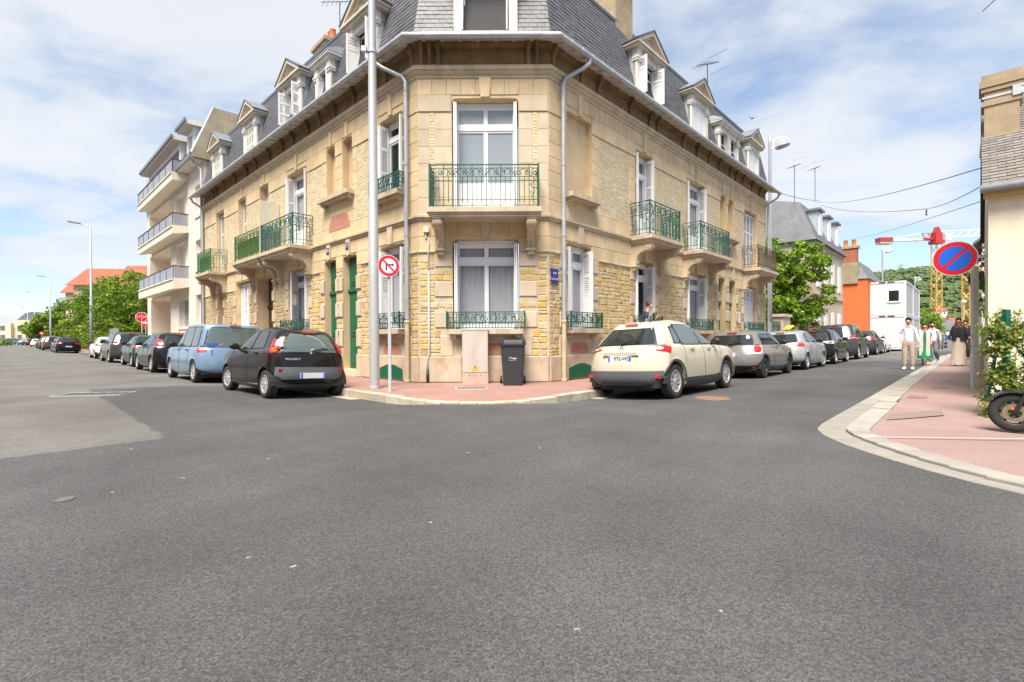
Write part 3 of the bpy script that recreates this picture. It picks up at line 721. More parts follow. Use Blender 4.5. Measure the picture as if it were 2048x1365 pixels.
# ---------------- upper storey
panL = [(2.06, 2.88), (4.98, 5.82), (7.85, 9.05), (10.4, 11.45), (12.85, 14.2), (15.85, 17.2)]
panR = [(2.07, 3.70), (5.36, 7.2), (9.4, 10.42), (12.25, 13.1), (15.33, 16.15)]
for F, W, pans, ops in ((FL, EL_, panL, uLo), (FR, ER_, panR, uRo)):
    rects = [(o[0] - .005, o[1] + .005, o[2] - .01, o[3] + .005) for o in ops] + [(a, b, 4.45, 6.48) for a, b in pans]
    for a, b in pans:
        bricks('brick', F, a + 0.012, b - 0.012, 4.46, 6.47, n=-0.004)
        mb = MB(F); mb.add([(a, 0.001, 4.45), (a, 0.001, 6.48), (b, 0.001, 6.48), (b, 0.001, 4.45)], [(0, 1, 2, 3)]); mb.build('mortar_bed', m_mortar, wallof[id(F)])
    ashlar('ashlar', F, 0.0, W, 4.45, 6.50, 0.0, rows=6, w=0.5, pr=0.012, b=0.005, rects=rects, off=0)
    ashlar('ashlar', F, 0.0, W, 4.09, 4.45, 0.0, rows=1, w=0.9, pr=0.012, b=0.004, rects=rects)
    ashlar('ashlar', F, 0.0, W, 6.50, 6.92, 0.0, rows=1, w=0.5, pr=0.03, b=0.010, rects=rects)
    ashlar('ashlar', F, 0.0, W, 6.92, Z_LG, 0.0, rows=1, w=0.24, pr=0.02, b=0.006, rects=[])
    for o in ops:
        c = (o[0] + o[1]) / 2; mb = MB(F)
        mb.prism([(c - 0.07, o[3] + 0.01), (c + 0.07, o[3] + 0.01), (c + 0.1, 7.29), (c - 0.1, 7.29)], 0.0, 0.055, 'y'); mb.build('keystone', m_stone_b, wallof[id(F)])
for a, b in ((0.26, 0.36), (2.70, 2.80)):
    bricks('brick', FC, a + 0.025, b + 0.025, 4.2, 6.5, bw=0.1, bh=0.075)
rects = [(o[0] - .005, o[1] + .005, o[2] - .01, o[3] + .005) for o in uC] + [(0.275, 0.395, 4.1, 6.51), (2.715, 2.835, 4.1, 6.51)]
ashlar('ashlar2', FC, 0.0, CW, 4.09, 6.5, 0.0, rows=6, w=0.42, pr=0.010, b=0.004, rects=rects, off=0)
ashlar('ashlar2', FC, 0.0, CW, 6.5, 6.90, 0.0, rows=1, w=0.75, pr=0.035, b=0.012, rects=rects, off=0)
ashlar('ashlar', FC, 0.0, CW, 6.90, Z_LG, 0.0, rows=1, w=0.34, pr=0.02, b=0.006)
mb = MB(FC); mb.prism([(cx0 - 0.1, 6.84), (cx0 + 0.1, 6.84), (cx0 + 0.14, 7.29), (cx0 - 0.14, 7.29)], 0, 0.06, 'y'); mb.build('keystone', m_stone_b, wC)

# ---------------- string course, ledge, frieze, eaves
p_str = [(0, 3.93), (0.05, 3.945), (0.055, 3.99), (0.10, 4.01), (0.10, 4.06), (0.0, 4.10)]
p_led = [(0, 7.27), (0.045, 7.29), (0.055, 7.35), (0.10, 7.37), (0.125, 7.43), (0.16, 7.44), (0.16, 7.53), (0.0, 7.56)]
for F, W, m0, m1 in ((FL, EL_, MIT, 0), (FR, ER_, MIT, 0), (FC, CW, MIT, MIT)):
    w_ = wallof[id(F)]
    course(F, p_str, 0, W, 'string_course', m_grey, w_, m0, m1); course(F, p_led, 0, W, 'ledge', m_grey, w_, m0, m1)
    course(F, [(0.0, 7.55), (0.014, 7.555), (0.014, 8.13), (0.0, 8.14)], 0, W, 'frieze', m_soot_shade, w_, m0, m1)
    course(F, [(0.015, 7.98), (0.05, 8.0), (0.09, 8.06), (0.09, 8.12), (0.015, 8.13)], 0, W, 'frieze_moulding', m_soot_shade, w_, m0, m1)
def frieze(F, segs):
    for k, (a, b, kd) in enumerate(segs):
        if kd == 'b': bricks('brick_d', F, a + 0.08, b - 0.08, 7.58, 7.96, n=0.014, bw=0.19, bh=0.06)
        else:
            block('soot_shade', F, a + 0.1, b - 0.1, 7.60, 7.95, 0.022, 0.014, 0.02)
        mb = MB(F)
        mb.prism([(0.014, 7.56), (0.07, 7.58), (0.075, 7.8), (0.16, 7.95), (0.17, 8.1), (0.014, 8.1)], a - 0.045, a + 0.045, 'x'); mb.build('frieze_console', m_soot_shade, wallof[id(F)])
def segs(pans, W, t0=0.15):
    out_ = []; t = t0
    for a, b in pans:
        while t < a - 0.4:
            e = min(a, t + 1.15) if a - t > 1.5 else a
            out_.append((t, e, 'p')); t = e
        out_.append((a, b, 'b')); t = b
    if W - t > 0.3: out_.append((t, W - 0.05, 'p'))
    return out_
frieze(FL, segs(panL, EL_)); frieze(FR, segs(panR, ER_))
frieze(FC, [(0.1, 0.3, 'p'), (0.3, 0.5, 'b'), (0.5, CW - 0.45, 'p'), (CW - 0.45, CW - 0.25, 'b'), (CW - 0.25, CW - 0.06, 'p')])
roof = empty('roof', FC @ V((CW / 2, -2, 8.1)), parent=bld)
GN, GZ = 0.47, 7.99
for F, W, m0, m1 in ((FL, EL_ + 0.5, MIT, 0), (FR, ER_ + 0.35, MIT, 0), (FC, CW, MIT, MIT)):
    course(F, [(0.0, 8.14), (GN, GZ + 0.035), (GN + 0.01, GZ + 0.06), (0.0, 8.20)], 0, W, 'soffit', m_oldwhite, roof, m0, m1)
    mb = MB(F); t = 0.15
    while t < W - 0.1:
        mb.add([(t, 0.06, 8.10), (t + 0.06, 0.06, 8.10), (t + 0.06, GN - 0.03, GZ + 0.0), (t, GN - 0.03, GZ + 0.0), (t, 0.06, 8.15), (t + 0.06, 0.06, 8.15), (t + 0.06, GN - 0.03, GZ + 0.05), (t, GN - 0.03, GZ + 0.05)],
               [(0, 1, 2, 3), (7, 6, 5, 4), (0, 4, 5, 1), (1, 5, 6, 2), (2, 6, 7, 3), (3, 7, 4, 0)]); t += 0.42
    mb.build('rafter_ends', m_oldwhite, roof)
gp_ = [FL @ V((EL_ + 0.45, GN + 0.05, GZ)), FL @ V((-MIT * (GN + 0.05), GN + 0.05, GZ)), FR @ V((-MIT * (GN + 0.05), GN + 0.05, GZ)), FR @ V((ER_ + 0.5, GN + 0.05, GZ))]
mb = MB(); pts = []
for a, b in zip(gp_[:-1], gp_[1:]):
    pts += [a.lerp(b, k / 4) for k in range(4)]
pts.append(gp_[-1])
mb.tube(pts, 0.072, 12); 
for a, b in zip(gp_[:-1], gp_[1:]):
    n = int((b - a).length / 0.42); d = (b - a).normalized()
    for k in range(1, n): 
        p = a.lerp(b, k / n); mb.tube([p - d * 0.012, p + d * 0.012], 0.081, 10)
mb.build('gutter', m_zinc, roof, auto=40)
def downpipe(F, tg, t, W=None, n=0.13, split=1.6):
    mb = MB(F)
    path = [(tg, GN + 0.05, GZ - 0.05), (tg, GN + 0.04, GZ - 0.16), (tg + (t - tg) * 0.25, GN - 0.06, GZ - 0.3), (t + (tg - t) * 0.12, n + 0.03, 7.42), (t, n, 7.28), (t, n, 7.1), (t, n, split)]
    mb.tube(path, 0.05, 10)
    for z in (7.05, 5.3, 3.6, 1.62): mb.lathe([(0.05, 0), (0.06, 0.005), (0.06, 0.035), (0.05, 0.04)], 10, M=Matrix.Translation((t, n, z)))
    o = mb.build('downpipe', m_zinc, bld, auto=40)
    mb = MB(F); mb.tube([(t, n, split), (t, n, 0.12)], 0.056, 10); mb.lathe([(0.056, 0), (0.07, 0.01), (0.07, 0.06), (0.056, 0.07)], 10, M=Matrix.Translation((t, n, split - 0.07))); mb.lathe([(0.056, 0), (0.075, 0.005), (0.075, 0.05), (0.056, 0.06)], 10, M=Matrix.Translation((t, n, 0.12)))
    mb.build('cast_iron_pipe', mat('cream_iron', (0.52, 0.42, 0.27), 0.7, 0.15, 6, stain=(0.35, 0.16, 0.06), stain_amt=0.7), o, auto=40)
downpipe(FL, 0.98, 0.30); downpipe(FR, 0.98, 0.42)
for F, t, n in ((FL, EL_ + 0.06, 0.1), (FR, ER_ + 0.1, 0.1)):
    mb = MB(F); mb.tube([(t + 0.35, GN, GZ - 0.05), (t + 0.33, GN - 0.05, GZ - 0.2), (t, n, 7.5), (t, n, 7.3), (t, n, 0.12)], 0.05, 8); mb.build('downpipe', m_zinc, bld, auto=40)

# ---------------- mansard: base sheets and slates
NB, ZB, NT, ZT = 0.13, 8.31, -0.36, 10.42
def slates(F, W, e0, e1, holes, prof, m1):
    (n0, z0), (n1, z1) = prof
    ln = sqrt((n1 - n0) ** 2 + (z1 - z0) ** 2); ex = 0.118; nr = max(1, int(round(ln / ex))); nx, nz = (n1 - n0) / ln, (z1 - z0) / ln
    on, oz = nz, -nx           # outward normal in (n,z)
    for r in range(nr):
        s0, s1 = r * ln / nr, (r + 1) * ln / nr + 0.02
        na, za = n0 + nx * s0, z0 + nz * s0; nb_, zb_ = n0 + nx * s1, z0 + nz * s1
        a = e0 - MIT * na * (1 if e0 == 0 else 0); b = e1 + (MIT * na if m1 else 0)
        for iv in subtract((a, b), holes, za, zb_):
            w = 0.185; t = iv[0] - (w * 0.5 if r % 2 else 0) - random.uniform(0, 0.01)
            while t < iv[1] - 0.02:
                x, y = max(t, iv[0]), min(t + w, iv[1])
                if y - x > 0.02:
                    sk_ = random.uniform(-0.002, 0.004); th = 0.011 + random.uniform(0, 0.005); sl = random.uniform(-0.003, 0.003)
                    def fn(mb, x=x, y=y, na=na, za=za, nb_=nb_, zb_=zb_, th=th, sk_=sk_, sl=sl):
                        g = 0.003
                        lo = [(x + g, na + on * (0.003), za + oz * 0.003), (y - g, na + on * 0.003, za + oz * 0.003)]
                        mb.add([(x + g, na + on * 0.002, za + oz * 0.002 + sl), (y - g, na + on * 0.002, za + oz * 0.002 - sl),
                                (x + g, na + on * (th + sk_), za + oz * th + sl), (y - g, na + on * th, za + oz * th - sl),
                                (x + g, nb_ + on * 0.002, zb_), (y - g, nb_ + on * 0.002, zb_)],
                               [(0, 2, 3, 1), (2, 4, 5, 3), (0, 4, 2), (1, 3, 5)])
                    piece('slate', F, (x + y) / 2, na, za, fn)
                t += w
dormL = [(2.25, 0.68, 'open', 9.72, 10.34), (4.55, 0.5, 'shed', 9.45, 0), (6.8, 0.72, 'open', 9.72, 10.34), (10.75, 0.7, 'louvre', 9.72, 10.34), (14.9, 0.7, 'louvre', 9.72, 10.34)]
dormR = [(4.62, 0.72, 'open', 9.72, 10.34), (8.35, 0.72, 'closed', 9.72, 10.34), (11.2, 1.05, 'twin', 9.45, 0), (14.15, 0.72, 'closed', 9.72, 10.34)]
dormC = [(cx0 + 0.03, 0.74, 'empty', 10.0, 10.7)]
def roofside(F, W, dorms, m1, end):
    holes = [(c - w, c + w, 8.2, zt) for c, w, k_, zt, ap in dorms]
    course(F, [(NB - 0.002, ZB), (NT - 0.002, ZT), (NT - 0.05, ZT), (NB - 0.05, ZB - 0.05)], 0, W, 'underlay', m_slatebase, roof, MIT, m1)
    course(F, [(GN + 0.0, GZ + 0.065), (NB, ZB), (NB - 0.06, ZB - 0.06), (GN - 0.1, GZ + 0.06)], 0, W + (0.3 if end else 0), 'underlay', m_slatebase, roof, MIT, m1)
    slates(F, W, 0, W, holes, ((NB, ZB), (NT, ZT)), m1)
    slates(F, W, 0, W + (0.3 if end else 0), [], ((GN + 0.03, GZ + 0.07), (NB, ZB)), m1)
    course(F, [(NT + 0.03, ZT - 0.02), (NT + 0.05, ZT + 0.05), (NT - 0.1, ZT + 0.07), (NT - 0.1, ZT)], 0, W, 'ridge_flashing', m_zincd, roof, MIT, m1)
roofside(FL, EL_, dormL, 0, True); roofside(FR, ER_, dormR, 0, True); roofside(FC, CW, dormC, MIT, False)
for F, e in ((FL, EL_), (FR, ER_)):     # gable end of the mansard
    mb = MB(F); mb.add([(e + 0.002, NB, ZB), (e + 0.002, NT, ZT), (e + 0.002, -8.5, ZT), (e + 0.002, -8.5, 8.0), (e + 0.002, 0, 8.0)], [(0, 1, 2, 3, 4)]); mb.build('gable', m_slatebase, roof)
a = FL @ V((EL_, NT, ZT)); b = FL @ V((-MIT * NT, NT, ZT)); c = FR @ V((-MIT * NT, NT, ZT)); d = FR @ V((ER_, NT, ZT)); e_ = FR @ V((ER_, -8.5, ZT + 0.9)); f_ = FL @ V((EL_, -8.5, ZT + 0.9)); g_ = V((P0.x + CW / 2, D + 11, ZT + 0.9))
mb = MB(); mb.add([a, b, g_, f_, c, d, e_], [(0, 1, 2, 3), (1, 4, 2), (4, 5, 6, 2)]); mb.build('top_slope', m_zincd, roof)

# ---------------- windows, shutters, doors
def shutter_mesh(mb, w, h, solid=0.0, th=0.032, fold=1, slatmin=0.0):
    "leaf in local (x,y,z): x 0..w, y thickness, louvres above solid*h"
    st = 0.06
    for f in range(fold):
        ww = w / fold; x0 = f * ww + 0.003; x1 = (f + 1) * ww - 0.003
        mb.box((x0, 0, 0), (x0 + st, th, h)); mb.box((x1 - st, 0, 0), (x1, th, h))
        for z in (0, h * solid if solid else h * 0.33, h * 0.66, h - 0.08): mb.box((x0 + st, 0.002, z), (x1 - st, th - 0.002, z + 0.08))
        if solid: mb.box((x0 + st, 0.008, 0.06), (x1 - st, th - 0.008, h * solid))
        z = (h * solid if solid else 0) + 0.09
        while z < h - 0.1:
            mb.add([(x0 + st, 0.004, z + 0.03), (x1 - st, 0.004, z + 0.03), (x1 - st, th - 0.004, z), (x0 + st, th - 0.004, z), (x0 + st, 0.004, z + 0.036), (x1 - st, 0.004, z + 0.036), (x1 - st, th - 0.004, z + 0.006), (x0 + st, th - 0.004, z + 0.006)],
                   [(0, 1, 2, 3), (7, 6, 5, 4), (2, 6, 7, 3), (0, 4, 5, 1)]); z += 0.048
def leafF(F, t, n, z, ang):
    "frame hinged at (t,n,z) in wall frame F; ang 0 = along +t, 90 = straight out of the wall"
    a = radians(ang)
    return F @ Matrix.Translation((t, n, z)) @ Matrix.Rotation(a, 4, 'Z')
def window(F, o, parent, n=-0.26, leaves=2, transom=0.2, panel=0.0, sh='jamb', curtain=True, glass=None, solid=0.42, cw=0.42, dark=m_dark, frame_mat=None):
    t0, t1, z0, z1 = o[:4]; fm_ = frame_mat or m_white
    a, b, c, d = t0 + 0.02, t1 - 0.02, z0 + 0.01, z1 - 0.015
    mb = MB(F); fw = 0.065
    mb.box((a, n - 0.05, c), (a + fw, n + 0.02, d)); mb.box((b - fw, n - 0.05, c), (b, n + 0.02, d))
    mb.box((a + fw, n - 0.05, d - 0.11), (b - fw, n + 0.018, d)); mb.box((a + fw, n - 0.05, c), (b - fw, n + 0.018, c + 0.06))
    zt = d - 0.11 - (d - c) * transom if transom else d - 0.11
    if transom: mb.box((a + fw, n - 0.05, zt), (b - fw, n + 0.03, zt + 0.11))
    wn = empty('window', F @ V(((t0 + t1) / 2, n, z0)), parent=parent)
    w = (b - a - 2 * fw) / leaves; lf = 0.05
    for k in range(leaves):
        x0 = a + fw + k * w; x1 = x0 + w
        for (p, q) in ([(c + 0.06, zt)] + ([(zt + 0.11, d - 0.11)] if transom else [])):
            mb.box((x0, n - 0.04, p), (x0 + lf, n + 0.01, q)); mb.box((x1 - lf, n - 0.04, p), (x1, n + 0.01, q))
            mb.box((x0 + lf, n - 0.04, q - lf), (x1 - lf, n + 0.008, q))
            pb = p + (panel if (panel and p < c + 0.1) else lf)
            mb.box((x0 + lf, n - 0.04, p), (x1 - lf, n + 0.008, pb))
            g = MB(F); g.box((x0 + lf - 0.004, n - 0.022, pb - 0.004), (x1 - lf + 0.004, n - 0.014, q - lf + 0.004)); g.build('pane', glass or m_glass, wn)
    mb.build('frame', fm_, wn)
    if curtain:
        g = MB(F); rows = []; nn = int((b - a) / 0.05)
        for z in (c + 0.06, d - 0.1): rows.append([(a + fw + (b - a - 2 * fw) * k / nn, n - 0.075 + 0.022 * sin(k * 1.9 + (0.3 if z > c + .1 else 0)), z) for k in range(nn + 1)])
        g.grid(rows); g.build('curtain', m_curt, wn, smooth=True)
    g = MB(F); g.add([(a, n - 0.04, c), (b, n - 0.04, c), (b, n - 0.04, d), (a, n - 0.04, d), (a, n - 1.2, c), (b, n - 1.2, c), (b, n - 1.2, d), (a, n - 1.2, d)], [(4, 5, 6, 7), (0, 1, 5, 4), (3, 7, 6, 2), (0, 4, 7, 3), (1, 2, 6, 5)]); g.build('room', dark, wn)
    hgt = d - c - 0.12
    if sh == 'jamb':
        for (t, s_) in ((a + 0.01, 1), (b - 0.01, -1)):
            for k in range(2):
                tt = t + s_ * (0.012 + k * 0.04)
                F2 = F @ Matrix(((0, 1 if s_ > 0 else -1, 0, tt), (1, 0, 0, n + 0.03), (0, 0, 1, c + 0.02), (0, 0, 0, 1)))
                m2 = MB(F2); shutter_mesh(m2, 0.31 - 0.02 * k, hgt, solid); m2.build('shutter', m_shut, wn)
    elif sh == 'closed':
        m2 = MB(F @ Matrix.Translation((a, n + 0.05, c))); shutter_mesh(m2, (b - a), d - c - 0.05, 0.0 if solid == 0 else solid, fold=4 if b - a > 1.2 else 2); m2.build('shutter', m_shut, wn)
    elif sh == 'half':       # far leaf stands half open across the opening
        m2 = MB(leafF(F, b - 0.05, n + 0.05, c + 0.02, 180 - 38)); shutter_mesh(m2, 0.62, hgt, solid); m2.build('shutter', m_shut, wn)
        m2 = MB(leafF(F, a + 0.03, n + 0.03, c + 0.02, 84)); shutter_mesh(m2, 0.33, hgt, solid); m2.build('shutter', m_shut, wn)
    return wn
m_glow = glass_mat('pane_reflecting', (0.28, 0.31, 0.335), 0.03, 0.0)
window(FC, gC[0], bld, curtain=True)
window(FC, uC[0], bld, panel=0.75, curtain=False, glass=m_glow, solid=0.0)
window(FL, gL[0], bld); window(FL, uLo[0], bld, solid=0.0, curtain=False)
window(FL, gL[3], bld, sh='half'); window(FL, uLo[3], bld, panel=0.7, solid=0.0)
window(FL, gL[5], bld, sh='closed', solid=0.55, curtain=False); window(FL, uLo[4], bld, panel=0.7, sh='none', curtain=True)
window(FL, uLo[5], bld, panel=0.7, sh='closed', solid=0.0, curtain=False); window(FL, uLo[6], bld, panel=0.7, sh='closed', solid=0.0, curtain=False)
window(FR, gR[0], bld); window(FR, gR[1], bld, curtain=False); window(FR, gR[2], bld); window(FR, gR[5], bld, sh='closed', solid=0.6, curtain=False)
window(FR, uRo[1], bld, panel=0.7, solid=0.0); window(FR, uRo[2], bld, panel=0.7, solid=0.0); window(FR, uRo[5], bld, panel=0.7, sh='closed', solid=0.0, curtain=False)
def door(F, o, parent, mt, n=-0.2):
    t0, t1, z0, z1 = o[:4]
    dr = empty('door', F @ V(((t0 + t1) / 2, n, z0)), parent=parent)
    mb = MB(F); mb.box((t0, n - 0.05, z0), (t1, n, z1)); mb.build('leaf', mt, dr)
    mb = MB(F)
    for a, b in ((z0 + 0.1, z0 + 0.75), (z0 + 0.95, z0 + 2.15), (z0 + 2.4, z1 - 0.12)):
        mb.pil(t0 + 0.1, t1 - 0.1, a, b, n, n + 0.025, 0.012); mb.pil(t0 + 0.17, t1 - 0.17, a + 0.08, b - 0.08, n + 0.025, n + 0.045, 0.015)
    mb.box((t0, n, z0 + 2.22), (t1, n + 0.06, z0 + 2.3)); mb.build('panel', mt, dr)
    mb = MB(F); mb.lathe([(0, 0.05), (0.02, 0.045), (0.027, 0.03), (0.015, 0.0)], 10, M=Matrix.Translation((t0 + 0.08, n + 0.0, z0 + 1.0)) @ Matrix.Rotation(-pi / 2, 4, 'X')); mb.build('knob', m_alu, dr)
    mb = MB(F); mb.box((t0 - 0.02, n - 0.1, z0 - 0.18), (t1 + 0.02, 0.06, z0 - 0.001)); mb.build('doorstep', m_block, dr)
for o in (gL[1], gL[2]): door(FL, o, bld, m_gdoor)
for o in (gR[3], gR[4]): door(FR, o, bld, m_gdoor)
door(FL, gL[4], bld, m_wood, -0.42); door(FL, gL[6], bld, m_wood, -0.5)

# ---------------- sills, iron railings, balconies
def scroll(mb, A, B, z0, z1, r=0.009):
    "pairs of spiral tendrils between two points of a railing run"
    d = (B - A); L0 = d.length; d = d / L0; h = z1 - z0; n = max(1, round(L0 / (h * 1.9))); w = L0 / n
    for k in range(n):
        for s_ in (-1, 1):
            c = A + d * (w * (k + 0.5) + s_ * w * 0.24); cz = z0 + h * 0.52; pts = []
            for i in range(11):
                a = i / 10 * 2.2 * pi + pi / 2; rr = h * 0.42 * (1 - i / 13)
                pts.append(c + d * (s_ * rr * cos(a)) + V((0, 0, cz + rr * sin(a))))
            mb.tube(pts, r, 4, cap=False)
            mb.tube([A + d * (w * (k + 0.5)) + V((0, 0, z0)), c + d * (-s_ * w * 0.1) + V((0, 0, cz)), A + d * (w * (k + 0.5 + s_ * 0.48)) + V((0, 0, z1))], r, 4, cap=False)
            for q in range(3):
                p = c + d * random.uniform(-.12, .12) * w + V((0, 0, cz + random.uniform(-.35, .35) * h)); mb.lathe([(0.0, 0.02), (0.016, 0.0), (0.0, -0.02)], 5, M=Matrix.Translation(p))
def rail_run(mb, A, B, z0, h, full, posts=True):
    A, B = V((A[0], A[1], 0)), V((B[0], B[1], 0)); d = (B - A); L0 = d.length; d = d / L0
    R = Matrix.Translation(A) @ Matrix(((d.x, -d.y, 0, 0), (d.y, d.x, 0, 0), (0, 0, 1, 0), (0, 0, 0, 1)))
    def bar(x0, x1, za, zb, th=0.016): mb.box((x0, -th / 2, za), (x1, th / 2, zb), M=R)
    bar(0, L0, z0 + h - 0.02, z0 + h, 0.036)
    if full:
        lv = (0.03, 0.16, 0.60, 0.70, 0.90); fz = (0.70, 0.90); sp = 0.105
    else:
        lv = (0.02, 0.32, 0.36, 0.84); fz = (0.36, 0.84); sp = 0.075
    for k in lv: bar(0, L0, z0 + h * k, z0 + h * k + 0.014, 0.012)
    n = max(2, round(L0 / sp))
    for k in range(n + 1):
        x = L0 * k / n; main = (k % 3 == 0)
        top = h * (0.99 if main else fz[0]); bot = 0 if main else h * (0.1 if full else 0.02)
        bar(max(0, x - 0.008), min(L0, x + 0.008), z0 + bot, z0 + top, 0.016)
    scroll(mb, A, B, z0 + h * fz[0], z0 + h * fz[1])
    if full:
        for x in (0.13, L0 - 0.13):
            p = A + d * x; pts = [p + d * (0.035 * sin(i * 1.1)) + V((0, 0, z0 + h * (0.05 + 0.65 * i / 14))) for i in range(15)]
            mb.tube(pts, 0.008, 4, cap=False)
            for i in range(2, 14, 2):
                q = pts[i]; s_ = 1 if i % 4 == 0 else -1
                mb.tube([q, q + d * (0.05 * s_) + V((0, 0, 0.03)), q + d * (0.06 * s_) + V((0, 0, -0.01))], 0.009, 4, cap=False)
    for x in ((0, L0) if posts else ()):
        p = A + d * x; mb.box((p.x - 0.016, p.y - 0.016, z0), (p.x + 0.016, p.y + 0.016, z0 + h + 0.02))
def console(F, tc, zt, proj, parent, w=0.19):
    s_ = proj / 0.62
    prof = [(0, 0), (0.6, 0), (0.64, -0.05), (0.64, -0.13), (0.59, -0.205), (0.5, -0.235), (0.4, -0.23), (0.3, -0.26), (0.22, -0.34), (0.17, -0.45), (0.15, -0.58), (0.15, -0.62), (0, -0.62)]
    mb = MB(F); mb.prism([(p[0] * s_, zt + p[1]) for p in prof], tc - w / 2, tc + w / 2, 'x')
    mb.box((tc - w / 2 - 0.015, 0, zt - 0.035), (tc + w / 2 + 0.015, 0.66 * s_, zt - 0.001))
    for sd in (-1, 1):
        mb.lathe([(0.105, 0.0), (0.1, 0.018), (0.085, 0.02), (0.075, 0.008), (0.06, 0.008), (0.05, 0.022), (0.0, 0.024)], 16, M=Matrix.Translation((tc + sd * w / 2, 0.52 * s_, zt - 0.115)) @ Matrix.Rotation(sd * pi / 2, 4, 'Y'))
    for k in (-1, 1): mb.box((tc + k * 0.045 - 0.018, 0.15, zt - 0.56), (tc + k * 0.045 + 0.018, 0.19 * s_, zt - 0.36))
    mb.box((tc - w / 2 - 0.02, 0, zt - 0.665), (tc + w / 2 + 0.02, 0.19, zt - 0.62)); mb.box((tc - w / 2 + 0.015, 0, zt - 0.75), (tc + w / 2 - 0.015, 0.14, zt - 0.665))
    for k in (-1, 0, 1): mb.lathe([(0.0, -0.035), (0.024, -0.02), (0.03, 0.0), (0.03, 0.03)], 8, M=Matrix.Translation((tc + k * 0.055, 0.08, zt - 0.755)))
    mb.build('console', m_grey, parent, auto=40)
def balcony(F, t0, t1, proj, mt, zt=4.08, h=0.95, cons=True):
    b = empty('balcony', F @ V(((t0 + t1) / 2, 0, zt - 0.2)), parent=bld)
    mb = MB(F); mb.box((t0 - 0.06, 0.0, zt - 0.11), (t1 + 0.06, proj + 0.06, zt)); mb.box((t0 - 0.03, 0.0, zt - 0.15), (t1 + 0.03, proj + 0.03, zt - 0.111)); mb.box((t0 + 0.0, 0.0, zt - 0.20), (t1 - 0.0, proj, zt - 0.151))
    mb.build('slab', m_grey, b)
    mb = MB(F); z = zt + 0.02
    rail_run(mb, (t0, 0.0), (t0, proj - 0.07), z, h, True, False); rail_run(mb, (t0, proj - 0.05), (t1, proj - 0.05), z, h, True); rail_run(mb, (t1, proj - 0.07), (t1, 0.0), z, h, True, False)
    mb.build('railing', mt, b)
    if cons:
        for tc in (t0 + 0.16, t1 - 0.16): console(F, tc, zt - 0.2, proj - 0.06, b)
    return b
balcony(FC, cx0 - 1.22, cx0 + 1.22, 0.68, m_green)
balcony(FL, 5.62, 8.20, 0.70, m_teal); b2 = balcony(FL, 8.36, 10.95, 0.70, mat('olive_iron', (0.075, 0.15, 0.035), 0.5, 0.2, 6)); balcony(FL, 14.1, 16.1, 0.70, mat('olive_iron2', (0.06, 0.16, 0.05), 0.5, 0.2, 6))
balcony(FR, 3.72, 5.62, 0.70, m_teal); balcony(FR, 7.2, 9.75, 0.70, m_teal); balcony(FR, 13.1, 15.55, 0.70, m_rust)
# privacy sheets tied behind two railings, frosted board between the left balconies
mb = MB(FL); mb.box((8.27, 0.03, 4.1), (8.30, 0.68, 5.95)); mb.build('privacy_board', mat('frosted_board', (0.62, 0.58, 0.47), 0.5, 0.06, 3), b2)
for (F, t0, t1, n, c) in ((FL, 8.5, 10.8, 0.60, (0.06, 0.12, 0.03)), (FL, 14.3, 16.0, 0.60, (0.05, 0.11, 0.045)), (FR, 14.0, 15.4, 0.60, (0.22, 0.30, 0.26))):
    mb = MB(F); nn = 24; mb.grid([[(t0 + (t1 - t0) * k / nn, n + 0.012 * sin(k * 1.3), z) for k in range(nn + 1)] for z in (4.2, 4.8)]); mb.build('privacy_screen', mat('screen_%d' % int(t0 * 10), c, 0.8, 0.3, 9), bld, smooth=True)
def sill_rail(F, o, rail=True, n=0.24, mt=None):
    t0, t1, z0 = o[0], o[1], o[2]
    s_ = empty('window_sill', F @ V(((t0 + t1) / 2, 0, z0 - 0.2)), parent=bld)
    mb = MB(F); mb.box((t0 - 0.08, -0.26, z0 - 0.115), (t1 + 0.08, n + 0.02, z0)); mb.box((t0 - 0.05, 0, z0 - 0.15), (t1 + 0.05, n - 0.04, z0 - 0.116)); mb.build('sill', m_grey, s_)
    for tc in (t0 + 0.04, t1 - 0.04):
        mb = MB(F); mb.prism([(0, z0 - 0.15), (n - 0.06, z0 - 0.15), (n - 0.07, z0 - 0.2), (0.06, z0 - 0.24), (0, z0 - 0.26)], tc - 0.05, tc + 0.05, 'x'); mb.build('corbel', m_grey, s_)
    if rail:
        mb = MB(F); a, b = t0 - 0.12, t1 + 0.12
        rail_run(mb, (a, 0.0), (a, n - .02), z0 + 0.015, 0.385, False, False); rail_run(mb, (a, n), (b, n), z0 + 0.015, 0.385, False); rail_run(mb, (b, n - .02), (b, 0.0), z0 + 0.015, 0.385, False, False)
        mb.build('railing', mt or m_green, s_)
sill_rail(FC, gC[0])
sill_rail(FL, gL[0]); sill_rail(FL, gL[3]); sill_rail(FL, uLo[0], mt=m_teal)
sill_rail(FR, gR[0]); sill_rail(FR, gR[1]); sill_rail(FR, gR[2]); sill_rail(FR, gR[5], mt=m_teal)
sill_rail(FR, uRo[0], False)
for F, (a, b) in ((FL, (3.05, 4.70)), (FR, (10.6, 12.08))):
    sill_rail(F, (a, b, 5.32 if F is FL else 5.17), False)
    mb = MB(F); c = (a + b) / 2; w = 0.62; z = 4.35
    mb.prism([(c - w, z), (c + w, z), (c + w, z + .2), (c + w - .06, z + .22), (c + w - .1, z + .33), (c + w - .2, z + .42), (c - w + .2, z + .42), (c - w + .1, z + .33), (c - w + .06, z + .22), (c - w, z + .2)], 0.013, 0.02, 'y'); mb.build('red_panel', m_pink, wallof[id(F)])
